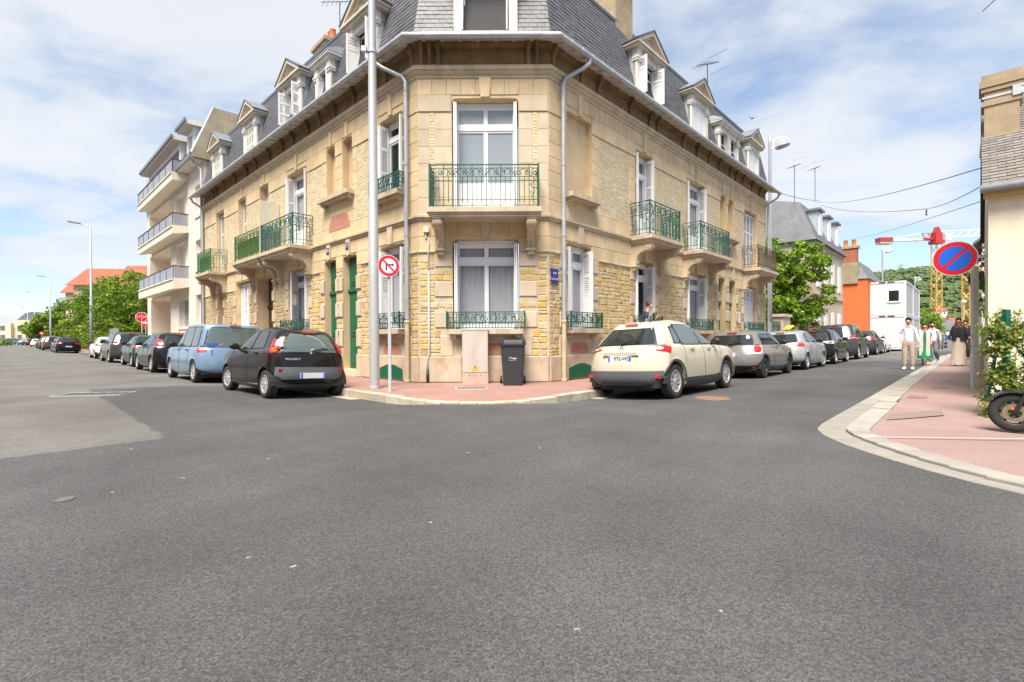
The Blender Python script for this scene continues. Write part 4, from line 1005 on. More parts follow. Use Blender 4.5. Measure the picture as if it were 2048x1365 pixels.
# basement vents
for F, o in ((FL, gL[0]), (FR, gR[0])):
    mb = MB(F); c = (o[0] + o[1]) / 2; w = 0.52
    mb.prism([(c - w, 0.16), (c + w, 0.16)] + [(c + w - 2 * w * k / 8, 0.40 + 0.12 * sin(pi * k / 8)) for k in range(9)], 0.051, 0.06, 'y'); mb.build('basement_vent', m_gdoor, bld)
    mb = MB(F)
    for k in range(9): mb.box((c - w + 0.03 + k * 0.118, 0.06, 0.19), (c - w + 0.06 + k * 0.118, 0.068, 0.44))
    mb.build('vent_bars', m_gdoor, bld)

# ---------------- dormers
m_ped = mat('pale_dormer_stone', (0.56, 0.50, 0.41), 0.85, 0.12, 3, stain=(0.36, 0.30, 0.22), stain_amt=0.5)
def dormer(F, c, w, kd, zt, ap):
    dm = empty('dormer', F @ V((c, 0, 8.3)), parent=roof)
    n1 = 0.16; zb = 8.30; jw = 0.2 if kd != 'twin' else 0.17
    mb = MB(F)        # cheeks and body
    cheek = MB(F)
    for s_ in (-1, 1):
        x = c + s_ * (w + 0.0); cheek.add([(x, n1 - 0.05, zb), (x, n1 - 0.05, zt), (x, -1.2, zt), (x, -0.1, zb)], [(0, 1, 2, 3)])
    cheek.build('cheek', m_lead, dm)
    fm2 = m_oldwhite
    for s_ in (-1, 1):
        a, b = sorted((c + s_ * w, c + s_ * (w - jw))); mb.box((a, n1 - 0.14, zb), (b, n1, zt - 0.3)); mb.box((a - 0.03, n1 - 0.14, zt - 0.46), (b + 0.03, n1 + 0.04, zt - 0.40)); mb.box((a - 0.045, n1 - 0.14, zt - 0.399), (b + 0.045, n1 + 0.06, zt - 0.345)); mb.box((a - 0.02, n1 - 0.14, zt - 0.344), (b + 0.02, n1 + 0.03, zt - 0.12))
    mb.box((c - w + jw, n1 - 0.14, zt - 0.3), (c + w - jw, n1 - 0.01, zt - 0.12)); mb.box((c - w + 0.001, n1 - 0.14, zb - 0.06), (c + w - 0.001, n1 + 0.03, zb))
    mb.build('jamb', fm2, dm)
    if ap:
        mb = MB(F); ww = w + 0.16
        mb.box((c - ww, -0.2, zt - 0.119), (c + ww, n1 + 0.12, zt - 0.05)); mb.box((c - ww - 0.05, -0.2, zt - 0.049), (c + ww + 0.05, n1 + 0.17, zt + 0.02))
        # raking cornice and tympanum
        for s_ in (-1, 1):
            q = [(c + s_ * (ww + 0.05), zt + 0.02), (c + s_ * (ww - 0.12), zt + 0.02), (c, ap - 0.14), (c, ap)]
            mb.prism(q if s_ > 0 else list(reversed(q)), 0.0, n1 + 0.16, 'y')
            q = [(c + s_ * (ww - 0.12), zt + 0.021), (c + s_ * (ww - 0.22), zt + 0.021), (c, ap - 0.215), (c, ap - 0.141)]
            mb.prism(q if s_ > 0 else list(reversed(q)), 0.0, n1 + 0.09, 'y')
        mb.prism([(c - ww + 0.22, zt + 0.022), (c + ww - 0.22, zt + 0.022), (c, ap - 0.216)], 0.0, n1 + 0.02, 'y')
        mb.build('pediment', m_ped, dm)
        mb = MB(F)
        for s_ in (-1, 1):
            q = [(c, ap + 0.03), (c, ap + 0.002), (c + s_ * (ww + 0.08), zt + 0.022), (c + s_ * (ww + 0.09), zt + 0.05)]
            mb.prism(q if s_ < 0 else list(reversed(q)), -1.3, n1 + 0.19, 'y')
        mb.build('dormer_roof', m_zincd, dm)
    else:
        mb = MB(F); ww = w + 0.1
        mb.box((c - ww, -0.3, zt - 0.119), (c + ww, n1 + 0.1, zt - 0.04)); mb.box((c - ww - 0.05, -0.3, zt - 0.039), (c + ww + 0.05, n1 + 0.16, zt + 0.02)); mb.build('cornice', m_oldwhite, dm)
        mb = MB(F); mb.prism([(n1 + 0.18, zt + 0.021), (n1 + 0.18, zt + 0.045), (0.0, zt + 0.22), (-0.9, zt + 0.3), (-0.9, zt + 0.021)], c - ww - 0.06, c + ww + 0.06, 'x'); mb.build('dormer_roof', m_lead, dm)
    o0, o1 = c - w + jw, c + w - jw; ztop = zt - 0.3
    if kd in ('open', 'shed', 'empty'):
        nfr = n1 - 0.2
        mb = MB(F)
        for a, b in ((o0, o0 + 0.05), (o1 - 0.05, o1)): mb.box((a, nfr - 0.05, zb), (b, nfr, ztop))
        if kd != 'empty':
            mid = (o0 + o1) / 2; mb.box((mid - 0.035, nfr - 0.05, zb), (mid + 0.035, nfr, ztop)); mb.box((o0 + 0.05, nfr - 0.05, zb + (ztop - zb) * 0.68), (o1 - 0.05, nfr + 0.002, zb + (ztop - zb) * 0.68 + 0.05))
            g = MB(F); g.box((o0 + 0.05, nfr - 0.035, zb), (o1 - 0.05, nfr - 0.025, ztop)); g.build('pane', m_glass, dm)
            g = MB(F); g.box((o0 + 0.05, nfr - 0.13, zb), (o0 + 0.3, nfr - 0.12, ztop)); g.box((o1 - 0.3, nfr - 0.13, zb), (o1 - 0.05, nfr - 0.12, ztop)); g.build('curtain', m_curt, dm)
        mb.box((o0 + .05, nfr - .05, ztop - .06), (o1 - .05, nfr - .001, ztop)); mb.build('window_frame', m_white, dm)
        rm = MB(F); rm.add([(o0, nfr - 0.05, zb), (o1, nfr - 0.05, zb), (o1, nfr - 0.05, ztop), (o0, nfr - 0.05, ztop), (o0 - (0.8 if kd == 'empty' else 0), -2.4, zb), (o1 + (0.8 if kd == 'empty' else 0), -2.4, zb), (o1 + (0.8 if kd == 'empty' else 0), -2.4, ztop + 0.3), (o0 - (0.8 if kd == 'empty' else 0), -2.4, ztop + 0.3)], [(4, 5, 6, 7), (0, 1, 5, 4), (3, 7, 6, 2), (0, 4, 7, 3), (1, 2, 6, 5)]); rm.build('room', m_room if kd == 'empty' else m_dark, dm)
        lw = (o1 - o0) / 2
        angL, angR = ((96, 84) if kd != 'empty' else (90, 90)); ll = lw * (0.8 if kd != 'empty' else 0.45)
        m2 = MB(leafF(F, o0 + 0.02, nfr + 0.02, zb + 0.02, angL)); shutter_mesh(m2, ll, ztop - zb - 0.04, 0.55 if kd == 'open' and F is FR else 0.0 if c > 6 else 0.6); m2.build('shutter', m_shut, dm)
        m2 = MB(leafF(F, o1 - 0.03, nfr + 0.02, zb + 0.02, angR)); shutter_mesh(m2, ll, ztop - zb - 0.04, 0.55 if kd == 'open' and F is FR else 0.0 if c > 6 else 0.6); m2.build('shutter', m_shut, dm)
    elif kd in ('closed', 'louvre'):
        m2 = MB(F @ Matrix.Translation((o0, n1 - 0.08, zb))); shutter_mesh(m2, o1 - o0, ztop - zb, 0.9 if kd == 'closed' else 0.0, fold=4 if kd == 'louvre' else 2); m2.build('shutter', m_shut if kd == 'closed' else m_oldwhite, dm)
        m2 = MB(F); m2.box((o0, n1 - 0.14, zb), (o1, n1 - 0.09, ztop)); m2.build('backing', m_dark if kd == 'louvre' else m_shut, dm)
    elif kd == 'twin':
        m2 = MB(F); m2.box((c - 0.17, n1 - 0.14, zb), (c + 0.17, n1 - 0.002, ztop)); m2.build('mullion', m_oldwhite, dm)
        for a, b in ((o0, c - 0.17), (c + 0.17, o1)):
            m2 = MB(F); m2.box((a, n1 - 0.17, zb), (a + 0.05, n1 - 0.1, ztop)); m2.box((b - 0.05, n1 - 0.17, zb), (b, n1 - 0.1, ztop)); m2.box((a + .05, n1 - 0.17, zb), (b - .05, n1 - 0.1, zb + .08)); m2.box((a + .05, n1 - 0.16, (zb + ztop) / 2 - .02), (b - .05, n1 - 0.11, (zb + ztop) / 2 + .02)); m2.build('window_frame', m_white, dm)
            g = MB(F); g.box((a + .05, n1 - 0.145, zb + .08), (b - .05, n1 - 0.135, ztop)); g.build('pane', m_glass, dm)
            g = MB(F); g.box((a + .02, n1 - 0.3, zb), (b - .02, n1 - 0.29, ztop)); g.build('curtain', m_curt, dm)
for d_ in dormL: dormer(FL, *d_)
for d_ in dormR: dormer(FR, *d_)
for d_ in dormC: dormer(FC, *d_)

# ---------------- flush the collected pieces: the 300 nearest of each kind singly, the rest joined
PM = {'slate': ('slate', m_slate, roof), 'rubble_y': ('rubble_stone', m_rub, None), 'rubble_g': ('rubble_stone', m_rub2, None), 'brick': ('brick', m_brick, None), 'brick_d': ('brick', m_brick_d, None),
      'ashlar': ('stone_block', m_stone_b, None), 'ashlar2': ('stone_block', m_block, None), 'dressed': ('quoin', m_block, None), 'plinth': ('plinth_block', m_plinth, None), 'soot_shade': ('frieze_panel', m_soot_shade, None)}
lim = {'slate': 300, 'rubble_stone': 300, 'brick': 300, 'stone_block': 300, 'quoin': 300, 'plinth_block': 300, 'frieze_panel': 300}
PIECES.sort(key=lambda p: p[1])
used = {}; rest = {}
for key, dist, fn, F in PIECES:
    nm, mt, par = PM[key]; used[nm] = used.get(nm, 0) + 1
    pr_ = par or wallof[id(F)]
    if used[nm] <= lim[nm]:
        mb = MB(F); fn(mb); mb.build(nm, mt, pr_)
    else:
        k2 = (key, id(F))
        if k2 not in rest: rest[k2] = (MB(F), nm, mt, pr_)
        fn(rest[k2][0])
PL = {'slate': 'slates', 'rubble_stone': 'rubble_stones', 'brick': 'bricks', 'stone_block': 'stone_blocks', 'quoin': 'quoins', 'plinth_block': 'plinth_blocks', 'frieze_panel': 'frieze_panels'}
for mb, nm, mt, pr_ in rest.values():
    kind(mb.build(PL[nm], mt, pr_), 'stuff')
print('PIECES', len(PIECES), used)

# ---------------- chimneys and small fixtures of the building
def pot(mb, p, h=0.45, r=0.12): mb.lathe([(r * 1.15, 0), (r, 0.05), (r * 0.85, h), (r * 0.95, h + 0.02), (r * 0.7, h + 0.02), (r * 0.7, h - 0.1)], 12, M=Matrix.Translation(p))
def chimney(name, F, w, d, z0, z1, pots, parent, mt=m_chim, ph=0.45, pr=0.12):
    ch = empty(name, F @ V((0, 0, z0)), parent=parent)
    mb = MB(F); mb.box((-w, -d, z0), (w, d, z1 - 0.3)); mb.box((-w - .06, -d - .06, z1 - .3), (w + .06, d + .06, z1 - .18)); mb.box((-w - .12, -d - .12, z1 - .179), (w + .12, d + .12, z1 - 0.05)); mb.box((-w - .04, -d - .04, z1 - .049), (w + .04, d + .04, z1)); mb.build('stack', mt, ch)
    for x in pots:
        mb = MB(F); pot(mb, V((x, 0, z1)), ph, pr); mb.build('chimney_pot', m_terra, ch, smooth=True)
    return ch
def FT(p, rz=0.0): return Matrix.Translation(V((p.x, p.y, 0))) @ Matrix.Rotation(rz, 4, 'Z')
p = at(1226, 40, 14.9); chimney('chimney', FT(p, aR), 0.45, 0.4, 9.9, 11.9, (-0.2, 0.2), bld)
p = at(660, 78, 18.0); chimney('chimney', FT(p, -aL), 0.5, 0.35, 10.0, 11.95, (0.25, 0.05), bld)
p = at(541, 205, 22.0); chimney('chimney', FT(p, -aL), 0.3, 0.3, 10.0, 11.1, (0,), bld, ph=0.6, pr=0.17)
mb = MB(); q = at(1418, 180, 21); mb.tube([V((q.x, q.y, 10.3)), V((q.x, q.y, 11.0))], 0.06, 8); mb.lathe([(0.06, 0), (0.13, 0.05), (0.02, 0.16), (0, 0.17)], 10, M=Matrix.Translation((q.x, q.y, 11.0))); mb.build('flue', m_zinc, bld)
# number plates, intercom, sensor box, cable
m_blue = mat('enamel_blue', (0.02, 0.025, 0.10), 0.3, 0.0)
m_lw = mat('lettering_white', (0.75, 0.75, 0.75), 0.5, 0.0)
def plaque(name, F, t, z, w, h, lines, size, parent, n=0.08, mt=None, label=None, cat=None, tm=None, flip=False):
    root = parent
    if label:
        root = empty(name, F @ V((t, n, z - h / 2)), label, cat)
    mb = MB(F); mb.pil(t - w / 2, t + w / 2, z - h / 2, z + h / 2, n, n + 0.012, 0.004, 0); pl = mb.build('plate' if label else name, mt or m_blue, root)
    sgn = -1 if F is FL else 1
    for k, (tx, dz) in enumerate(lines):
        base = F @ Matrix(((sgn, 0, 0, t), (0, 0, 1, n + 0.0135), (0, 1, 0, z + dz), (0, 0, 0, 1)))
        text('lettering', tx, size, tm or m_lw, pl if label is None else root, base, 0.0015)
plaque('number_plate', FL, 3.29, 3.78, 0.15, 0.19, [('17', 0.0)], 0.15, bld)
plaque('number_plate', FL, 4.47, 3.78, 0.15, 0.19, [('18', 0.0)], 0.15, bld)
plaque('street_name_plate', FR, 0.16, 2.63, 0.27, 0.36, [('RUE', 0.07), ('CASTOR', -0.07)], 0.066, None, n=0.045, label='blue enamel street name plate on the corner beside the right downpipe', cat='sign', mt=mat('enamel_blue2', (0.018, 0.03, 0.24), 0.3, 0.05))
mb = MB(FL); mb.box((5.02, 0.0, 1.0), (5.16, 0.03, 1.28)); mb.box((5.04, 0.03, 1.04), (5.14, 0.036, 1.12)); mb.build('intercom', m_galv, bld)
mb = MB(FC); mb.box((0.13, 0.0, 3.66), (0.26, 0.1, 3.78)); mb.box((0.16, 0.0, 3.52), (0.2, 0.05, 3.66)); mb.build('sensor_box', mat('ivory_plastic', (0.6, 0.57, 0.48), 0.5, 0.05), bld)
mb = MB(FC); mb.tube([(0.24, 0.03, 3.66), (0.26, 0.04, 3.4), (0.23, 0.06, 3.1), (0.24, 0.045, 2.3), (0.24, 0.05, 0.75), (0.21, 0.07, 0.68), (0.21, 0.07, 0.5)], 0.012, 6); mb.tube([(0.245, 0.045, 2.75), (0.245, 0.05, 0.8), (0.21, 0.07, 0.66), (0.21, 0.07, 0.4)], 0.021, 8); mb.build('conduit', m_galv, bld, smooth=True)
mb = MB(FC); mb.tube([(0.21, 0.07, 0.42), (0.21, 0.07, 0.12)], 0.034, 8); mb.build('conduit_boot', m_black, bld, smooth=True)
mb = MB(FR); mb.box((12.45, 0.03, 1.75), (12.7, 0.045, 2.2)); mb.build('white_notice', m_white, bld)
# ------------------------------------------------------------------ cars
def paint(name, col, metal=0.0, rough=0.28):
    return mat(name, col, rough, 0.04, 2.5, metal=metal, coat=0.45, spec=0.12)
m_tyre = mat('tyre_rubber', (0.028, 0.027, 0.026), 0.85, 0.2, 9, bump=0.15, bscale=90)
m_plast = mat('dark_plastic', (0.055, 0.056, 0.06), 0.6, 0.1, 8)
m_plgrey = mat('grey_plastic', (0.10, 0.105, 0.115), 0.55, 0.08, 8)
m_rubber = mat('black_trim', (0.012, 0.012, 0.013), 0.45, 0.05)
m_rim = mat('wheel_alloy', (0.52, 0.52, 0.52), 0.35, 0.05, 8, metal=0.5)
m_rimd = mat('dark_wheel_alloy', (0.045, 0.045, 0.05), 0.4, 0.05, metal=0.3)
m_hub = mat('brake_black', (0.02, 0.02, 0.02), 0.7, 0.1)
m_red = mat('red_lens', (0.42, 0.008, 0.01), 0.12, 0.1, 14, coat=0.8)
m_redl = mat('bright_red_lens', (0.62, 0.02, 0.012), 0.15, 0.06, 14, coat=0.8)
m_orange = mat('orange_lens', (0.75, 0.13, 0.01), 0.15, 0.05, coat=0.8)
m_clear = mat('clear_lens', (0.72, 0.72, 0.74), 0.12, 0.06, 20, coat=0.8)
m_plate = mat('number_plate_white', (0.68, 0.69, 0.70), 0.4, 0.05, 25)
m_pblue = mat('number_plate_blue', (0.05, 0.16, 0.62), 0.4, 0.0)
m_ink = mat('black_ink', (0.03, 0.03, 0.035), 0.5, 0.0)
m_chrome = mat('chrome', (0.7, 0.7, 0.7), 0.12, 0.0, metal=1.0)
m_cglass = glass_mat('car_glass', (0.018, 0.024, 0.024), 0.02, 0.0)
m_cglass2 = glass_mat('car_glass_light', (0.10, 0.125, 0.12), 0.03, 0.0)
m_seat = mat('seat_fabric', (0.05, 0.05, 0.055), 0.9, 0.1)
_wheel_cache = {}
def wheel_meshes(r, style):
    k = (round(r, 3), style)
    if k in _wheel_cache: return _wheel_cache[k]
    w = 0.098; ri = r * 0.66
    M0 = Matrix.Rotation(-pi / 2, 4, 'X')      # axis z -> +y (outer side +y)
    t = MB(); t.lathe([(ri - 0.012, -w), (r * 0.86, -w * 1.04), (r * 0.96, -w * 0.9), (r, -w * 0.62), (r, -w * 0.2), (r - 0.006, -w * 0.18), (r - 0.006, -w * 0.1), (r, -w * 0.08), (r, w * 0.08), (r - 0.006, w * 0.1), (r - 0.006, w * 0.18), (r, w * 0.2), (r, w * 0.62), (r * 0.96, w * 0.9), (r * 0.86, w * 1.04), (r * 0.73, w * 0.98), (ri - 0.012, w * 0.86)], 30, M=M0)
    rm = MB()
    rm.lathe([(ri, w * 0.9), (ri - 0.008, w * 0.95), (ri - 0.022, w * 0.86), (ri - 0.03, w * 0.45), (ri - 0.03, -w * 0.8)], 30, M=M0)
    rm.lathe([(ri - 0.03, w * 0.15), (0.0, w * 0.15)], 24, M=M0, m=1)
    n, wd_, cl, sp2 = {'multi': (10, 0.021, 0.05, 1), 'five': (5, 0.055, 0.06, 2), 'twin': (5, 0.028, 0.05, 2), 'disc': (9, 0.024, 0.05, 1), 'thin': (10, 0.02, 0.05, 1)}[style]
    for i in range(n):
        for q in (range(1) if sp2 == 1 else (-1, 1)):
            a = 2 * pi * i / n + (q * 0.17 if sp2 == 2 and style == 'twin' else 0)
            if style == 'five' and q == 1: continue
            R = Matrix.Rotation(a, 4, 'Y')
            o_ = q * 0.0
            vs = [(-wd_, w * 0.72, cl * 0.7), (wd_, w * 0.72, cl * 0.7), (wd_ * 0.8, w * 0.84, ri - 0.012), (-wd_ * 0.8, w * 0.84, ri - 0.012), (-wd_, w * 0.3, cl * 0.7), (wd_, w * 0.3, cl * 0.7), (wd_ * 0.8, w * 0.4, ri - 0.012), (-wd_ * 0.8, w * 0.4, ri - 0.012)]
            rm.add([R @ V(p) for p in vs], [(0, 1, 2, 3), (0, 4, 5, 1), (1, 5, 6, 2), (3, 2, 6, 7), (0, 3, 7, 4)])
    rm.lathe([(cl + 0.012, w * 0.35), (cl + 0.008, w * 0.78), (cl - 0.015, w * 0.86), (0, w * 0.88)], 18, M=M0)
    dark = style == 'twin'
    res = (t.mesh('tyre', m_tyre, smooth=True), rm.mesh('rim', [m_rimd if dark else m_rim, m_hub]))
    res[0].polygons.foreach_set('use_smooth', [True] * len(res[0].polygons))
    _wheel_cache[k] = res
    return res

class CarShape:
    SUB = 3
    def __init__(s, p):
        s.p = p; L, W, H = p['L'], p['W'], p['H']; r = p['r']; s.xr_ax = p['ro']; s.xf_ax = p['ro'] + p['wb']
        Ra = r + p.get('arch', 0.045); s.Ra = Ra
        zb0, zb1 = p['belt']; zh = p['hood']; xc = p['cowl']; xwt = p['wtop']; xrb, xrt = p['rw']     # rear glass: x at belt, x at roof
        hb = p.get('hb', 0.0); tb = p.get('tumble', 0.17)
        zc = p.get('zcowl', zb1 + 0.03)
        # (xr, xf, hw, z rear, z mid, z front, corner r, corner f)
        C = [(0.14, L - 0.12, W / 2 - 0.075, .28, .17, .22), (0.04, L - 0.02, W / 2 - 0.02, .34, .27, .30), (hb, L, W / 2 - 0.002, .47, .46, .45),
             (hb + 0.02, L - 0.03, W / 2, .66, .64, .60), (xrb * 0.55 + hb * .4, L - 0.13, W / 2 - 0.022, zb0 - .13, (zb0 + zb1) / 2 - .12, zh - .06), (xrb * 0.9, L - 0.27, W / 2 - 0.055, zb0 - .02, (zb0 + zb1) / 2 - .015, zh),
             (xrb, xc, W / 2 - 0.085, zb0 + .01, (zb0 + zb1) / 2 + .01, zc), (xrb + (xrt - xrb) * .5, xc + (xwt - xc) * .52, W / 2 - 0.085 - tb * .45, (zb0 + H - .10) / 2, ((zb0 + zb1) / 2 + H - .06) / 2, (zc + H - .07) / 2),
             (xrt, xwt, W / 2 - 0.085 - tb, H - p.get('rdrop', .13), H - .075, H - .10), (xrt + .10, xwt - .16, W / 2 - .19 - tb, H - p.get('rdrop', .13) + .06, H - .022, H - .04), (xrt + .45, xwt - .55, W * .22, H - .045, H - .002, H - .02), (xrt + .75, xwt - .8, 0.02, H - .035, H, H - .018)]
        s.C = C; S = s.SUB; n = len(C)
        def cat(a, b, c, d, t): return 0.5 * (2 * b + (c - a) * t + (2 * a - 5 * b + 4 * c - d) * t * t + (3 * b - a - 3 * c + d) * t ** 3)
        rows = []
        for i in range(n - 1):
            for k in range(S):
                t = k / S
                if i == 5: rows.append([C[i][q] * (1 - t) + C[i + 1][q] * t for q in range(6)]); continue
                lo = max(i - 1, 0) if i != 6 else i; hi = min(i + 2, n - 1) if i != 4 else i + 1
                rows.append([cat(C[lo][q], C[i][q], C[i + 1][q], C[hi][q], t) for q in range(6)])
        rows.append(list(C[-1]))
        s.rows = rows
        yn = [0, .2, .4, .58, .73, .85, .94]
        xs = set(round(0.22 + (L - 0.5) * k / 15, 3) for k in range(16))
        for xw in (s.xr_ax, s.xf_ax):
            xs = {x for x in xs if abs(x - xw) > Ra + 0.03}
            for k in range(15): xs.add(round(xw + Ra * cos(pi * k / 14), 4))
        cr, cf = p.get('cr', 0.20), p.get('cf', 0.30)
        xs = sorted(x for x in xs if cr + 0.005 < x < L - cf - 0.005)
        s.ns = len(xs); s.yn = yn; s.nr = len(yn)
        ss = [0.0] + [(x - cr) / (L - cr - cf) for x in xs] + [1.0]
        s.ring = []
        for ri, (xr, xf, hw, z0, z1, z2) in enumerate(rows):
            v = ri / S
            # corner depth shrinks with the greenhouse
            gr = cr if v < 6 else cr * 0.75; gf = cf if v < 5 else (cf * 1.0 if v < 6 else 0.34)
            span = max(0.05, xf - xr); gr = min(gr, span * 0.3); gf = min(gf, span * 0.3)
            def zz(x):
                a, b = 0.0, L
                m_ = 0.52 * L
                if v >= 6: a, b = xr, xf; m_ = (a + b) / 2
                if x < m_: t = max(0, min(1, (x - a) / (m_ - a))); return z0 + (z1 - z0) * (2 * t - t * t if v >= 7 else t)
                t = max(0, min(1, (x - m_) / (b - m_))); return z1 + (z2 - z1) * (t * t if v >= 7 or v > 3.5 and v < 5.6 else t)
            half = []
            for y in yn: x = xr + gr * y ** 4; half.append(V((x, hw * y * 0.985, zz(x))))
            for q in ss:
                x = xr + gr + (xf - gf - xr - gr) * q; y = hw * (0.982 + 0.018 * min(1, q / .12)) * (1.0 if q < .86 else 1 - .03 * ((q - .86) / .14) ** 2)
                half.append(V((x, y, zz(x))))
            for y in reversed(yn): x = xf - gf * y ** 3; half.append(V((x, hw * y * 0.97, zz(x))))
            if v < 4.2:
                for pt in half:
                    for xw in (s.xr_ax, s.xf_ax):
                        dx_ = abs(pt.x - xw)
                        if dx_ < Ra and pt.y > W * 0.35:
                            za = r + sqrt(Ra * Ra - dx_ * dx_) + v * 0.006
                            if pt.z < za: pt.z = za; pt.y += 0.006
            s.ring.append(half)
        s.np = len(s.ring[0])
    def ev(s, v, u):
        a = max(0.0, min(v * s.SUB, len(s.ring) - 1.001)); i = int(a); fa = a - i; b = max(0.0, min(u, s.np - 1.001)); k = int(b); fb = b - k
        R = s.ring
        return (R[i][k] * (1 - fb) + R[i][k + 1] * fb) * (1 - fa) + (R[i + 1][k] * (1 - fb) + R[i + 1][k + 1] * fb) * fa
    def ux(s, v, x):
        lo, hi = 0.0, s.np - s.nr - 1.0
        for _ in range(18):
            m_ = (lo + hi) / 2
            if s.ev(v, m_).x < x: lo = m_
            else: hi = m_
        return (lo + hi) / 2
    def uy(s, y):     # rear fraction -> u
        yn = s.yn + [1.0]
        for i in range(len(yn) - 1):
            if yn[i] <= y <= yn[i + 1]: return i + (y - yn[i]) / (yn[i + 1] - yn[i])
        return len(yn) - 1
    def uf(s, y): return s.np - 1 - s.uy(y)
    def nrm(s, v, u):
        e = 0.12; a = s.ev(v + e, u) - s.ev(v - e, u); b = s.ev(v, u + .3) - s.ev(v, u - .3); n = b.cross(a)
        n = n.normalized() if n.length > 1e-9 else V((0, 1, 0))
        q = s.ev(v, u); c = V((s.p['L'] / 2, 0, s.p['H'] * .45))
        if n.dot(q - c) < 0: n = -n
        return n
    def patch(s, mb, fn, nv, nu, off, side=1, m=0):
        rows = []
        for i in range(nv + 1):
            row = []
            for k in range(nu + 1):
                v, u = fn(i / nv, k / nu); q = s.ev(v, abs(u)) + s.nrm(v, abs(u)) * off
                sg = side * (1 if u >= 0 else -1)
                row.append(V((q.x, q.y * sg, q.z)))
            rows.append(row)
        if side > 0: rows = [list(reversed(r)) for r in rows]
        mb.grid(rows, m); return mb

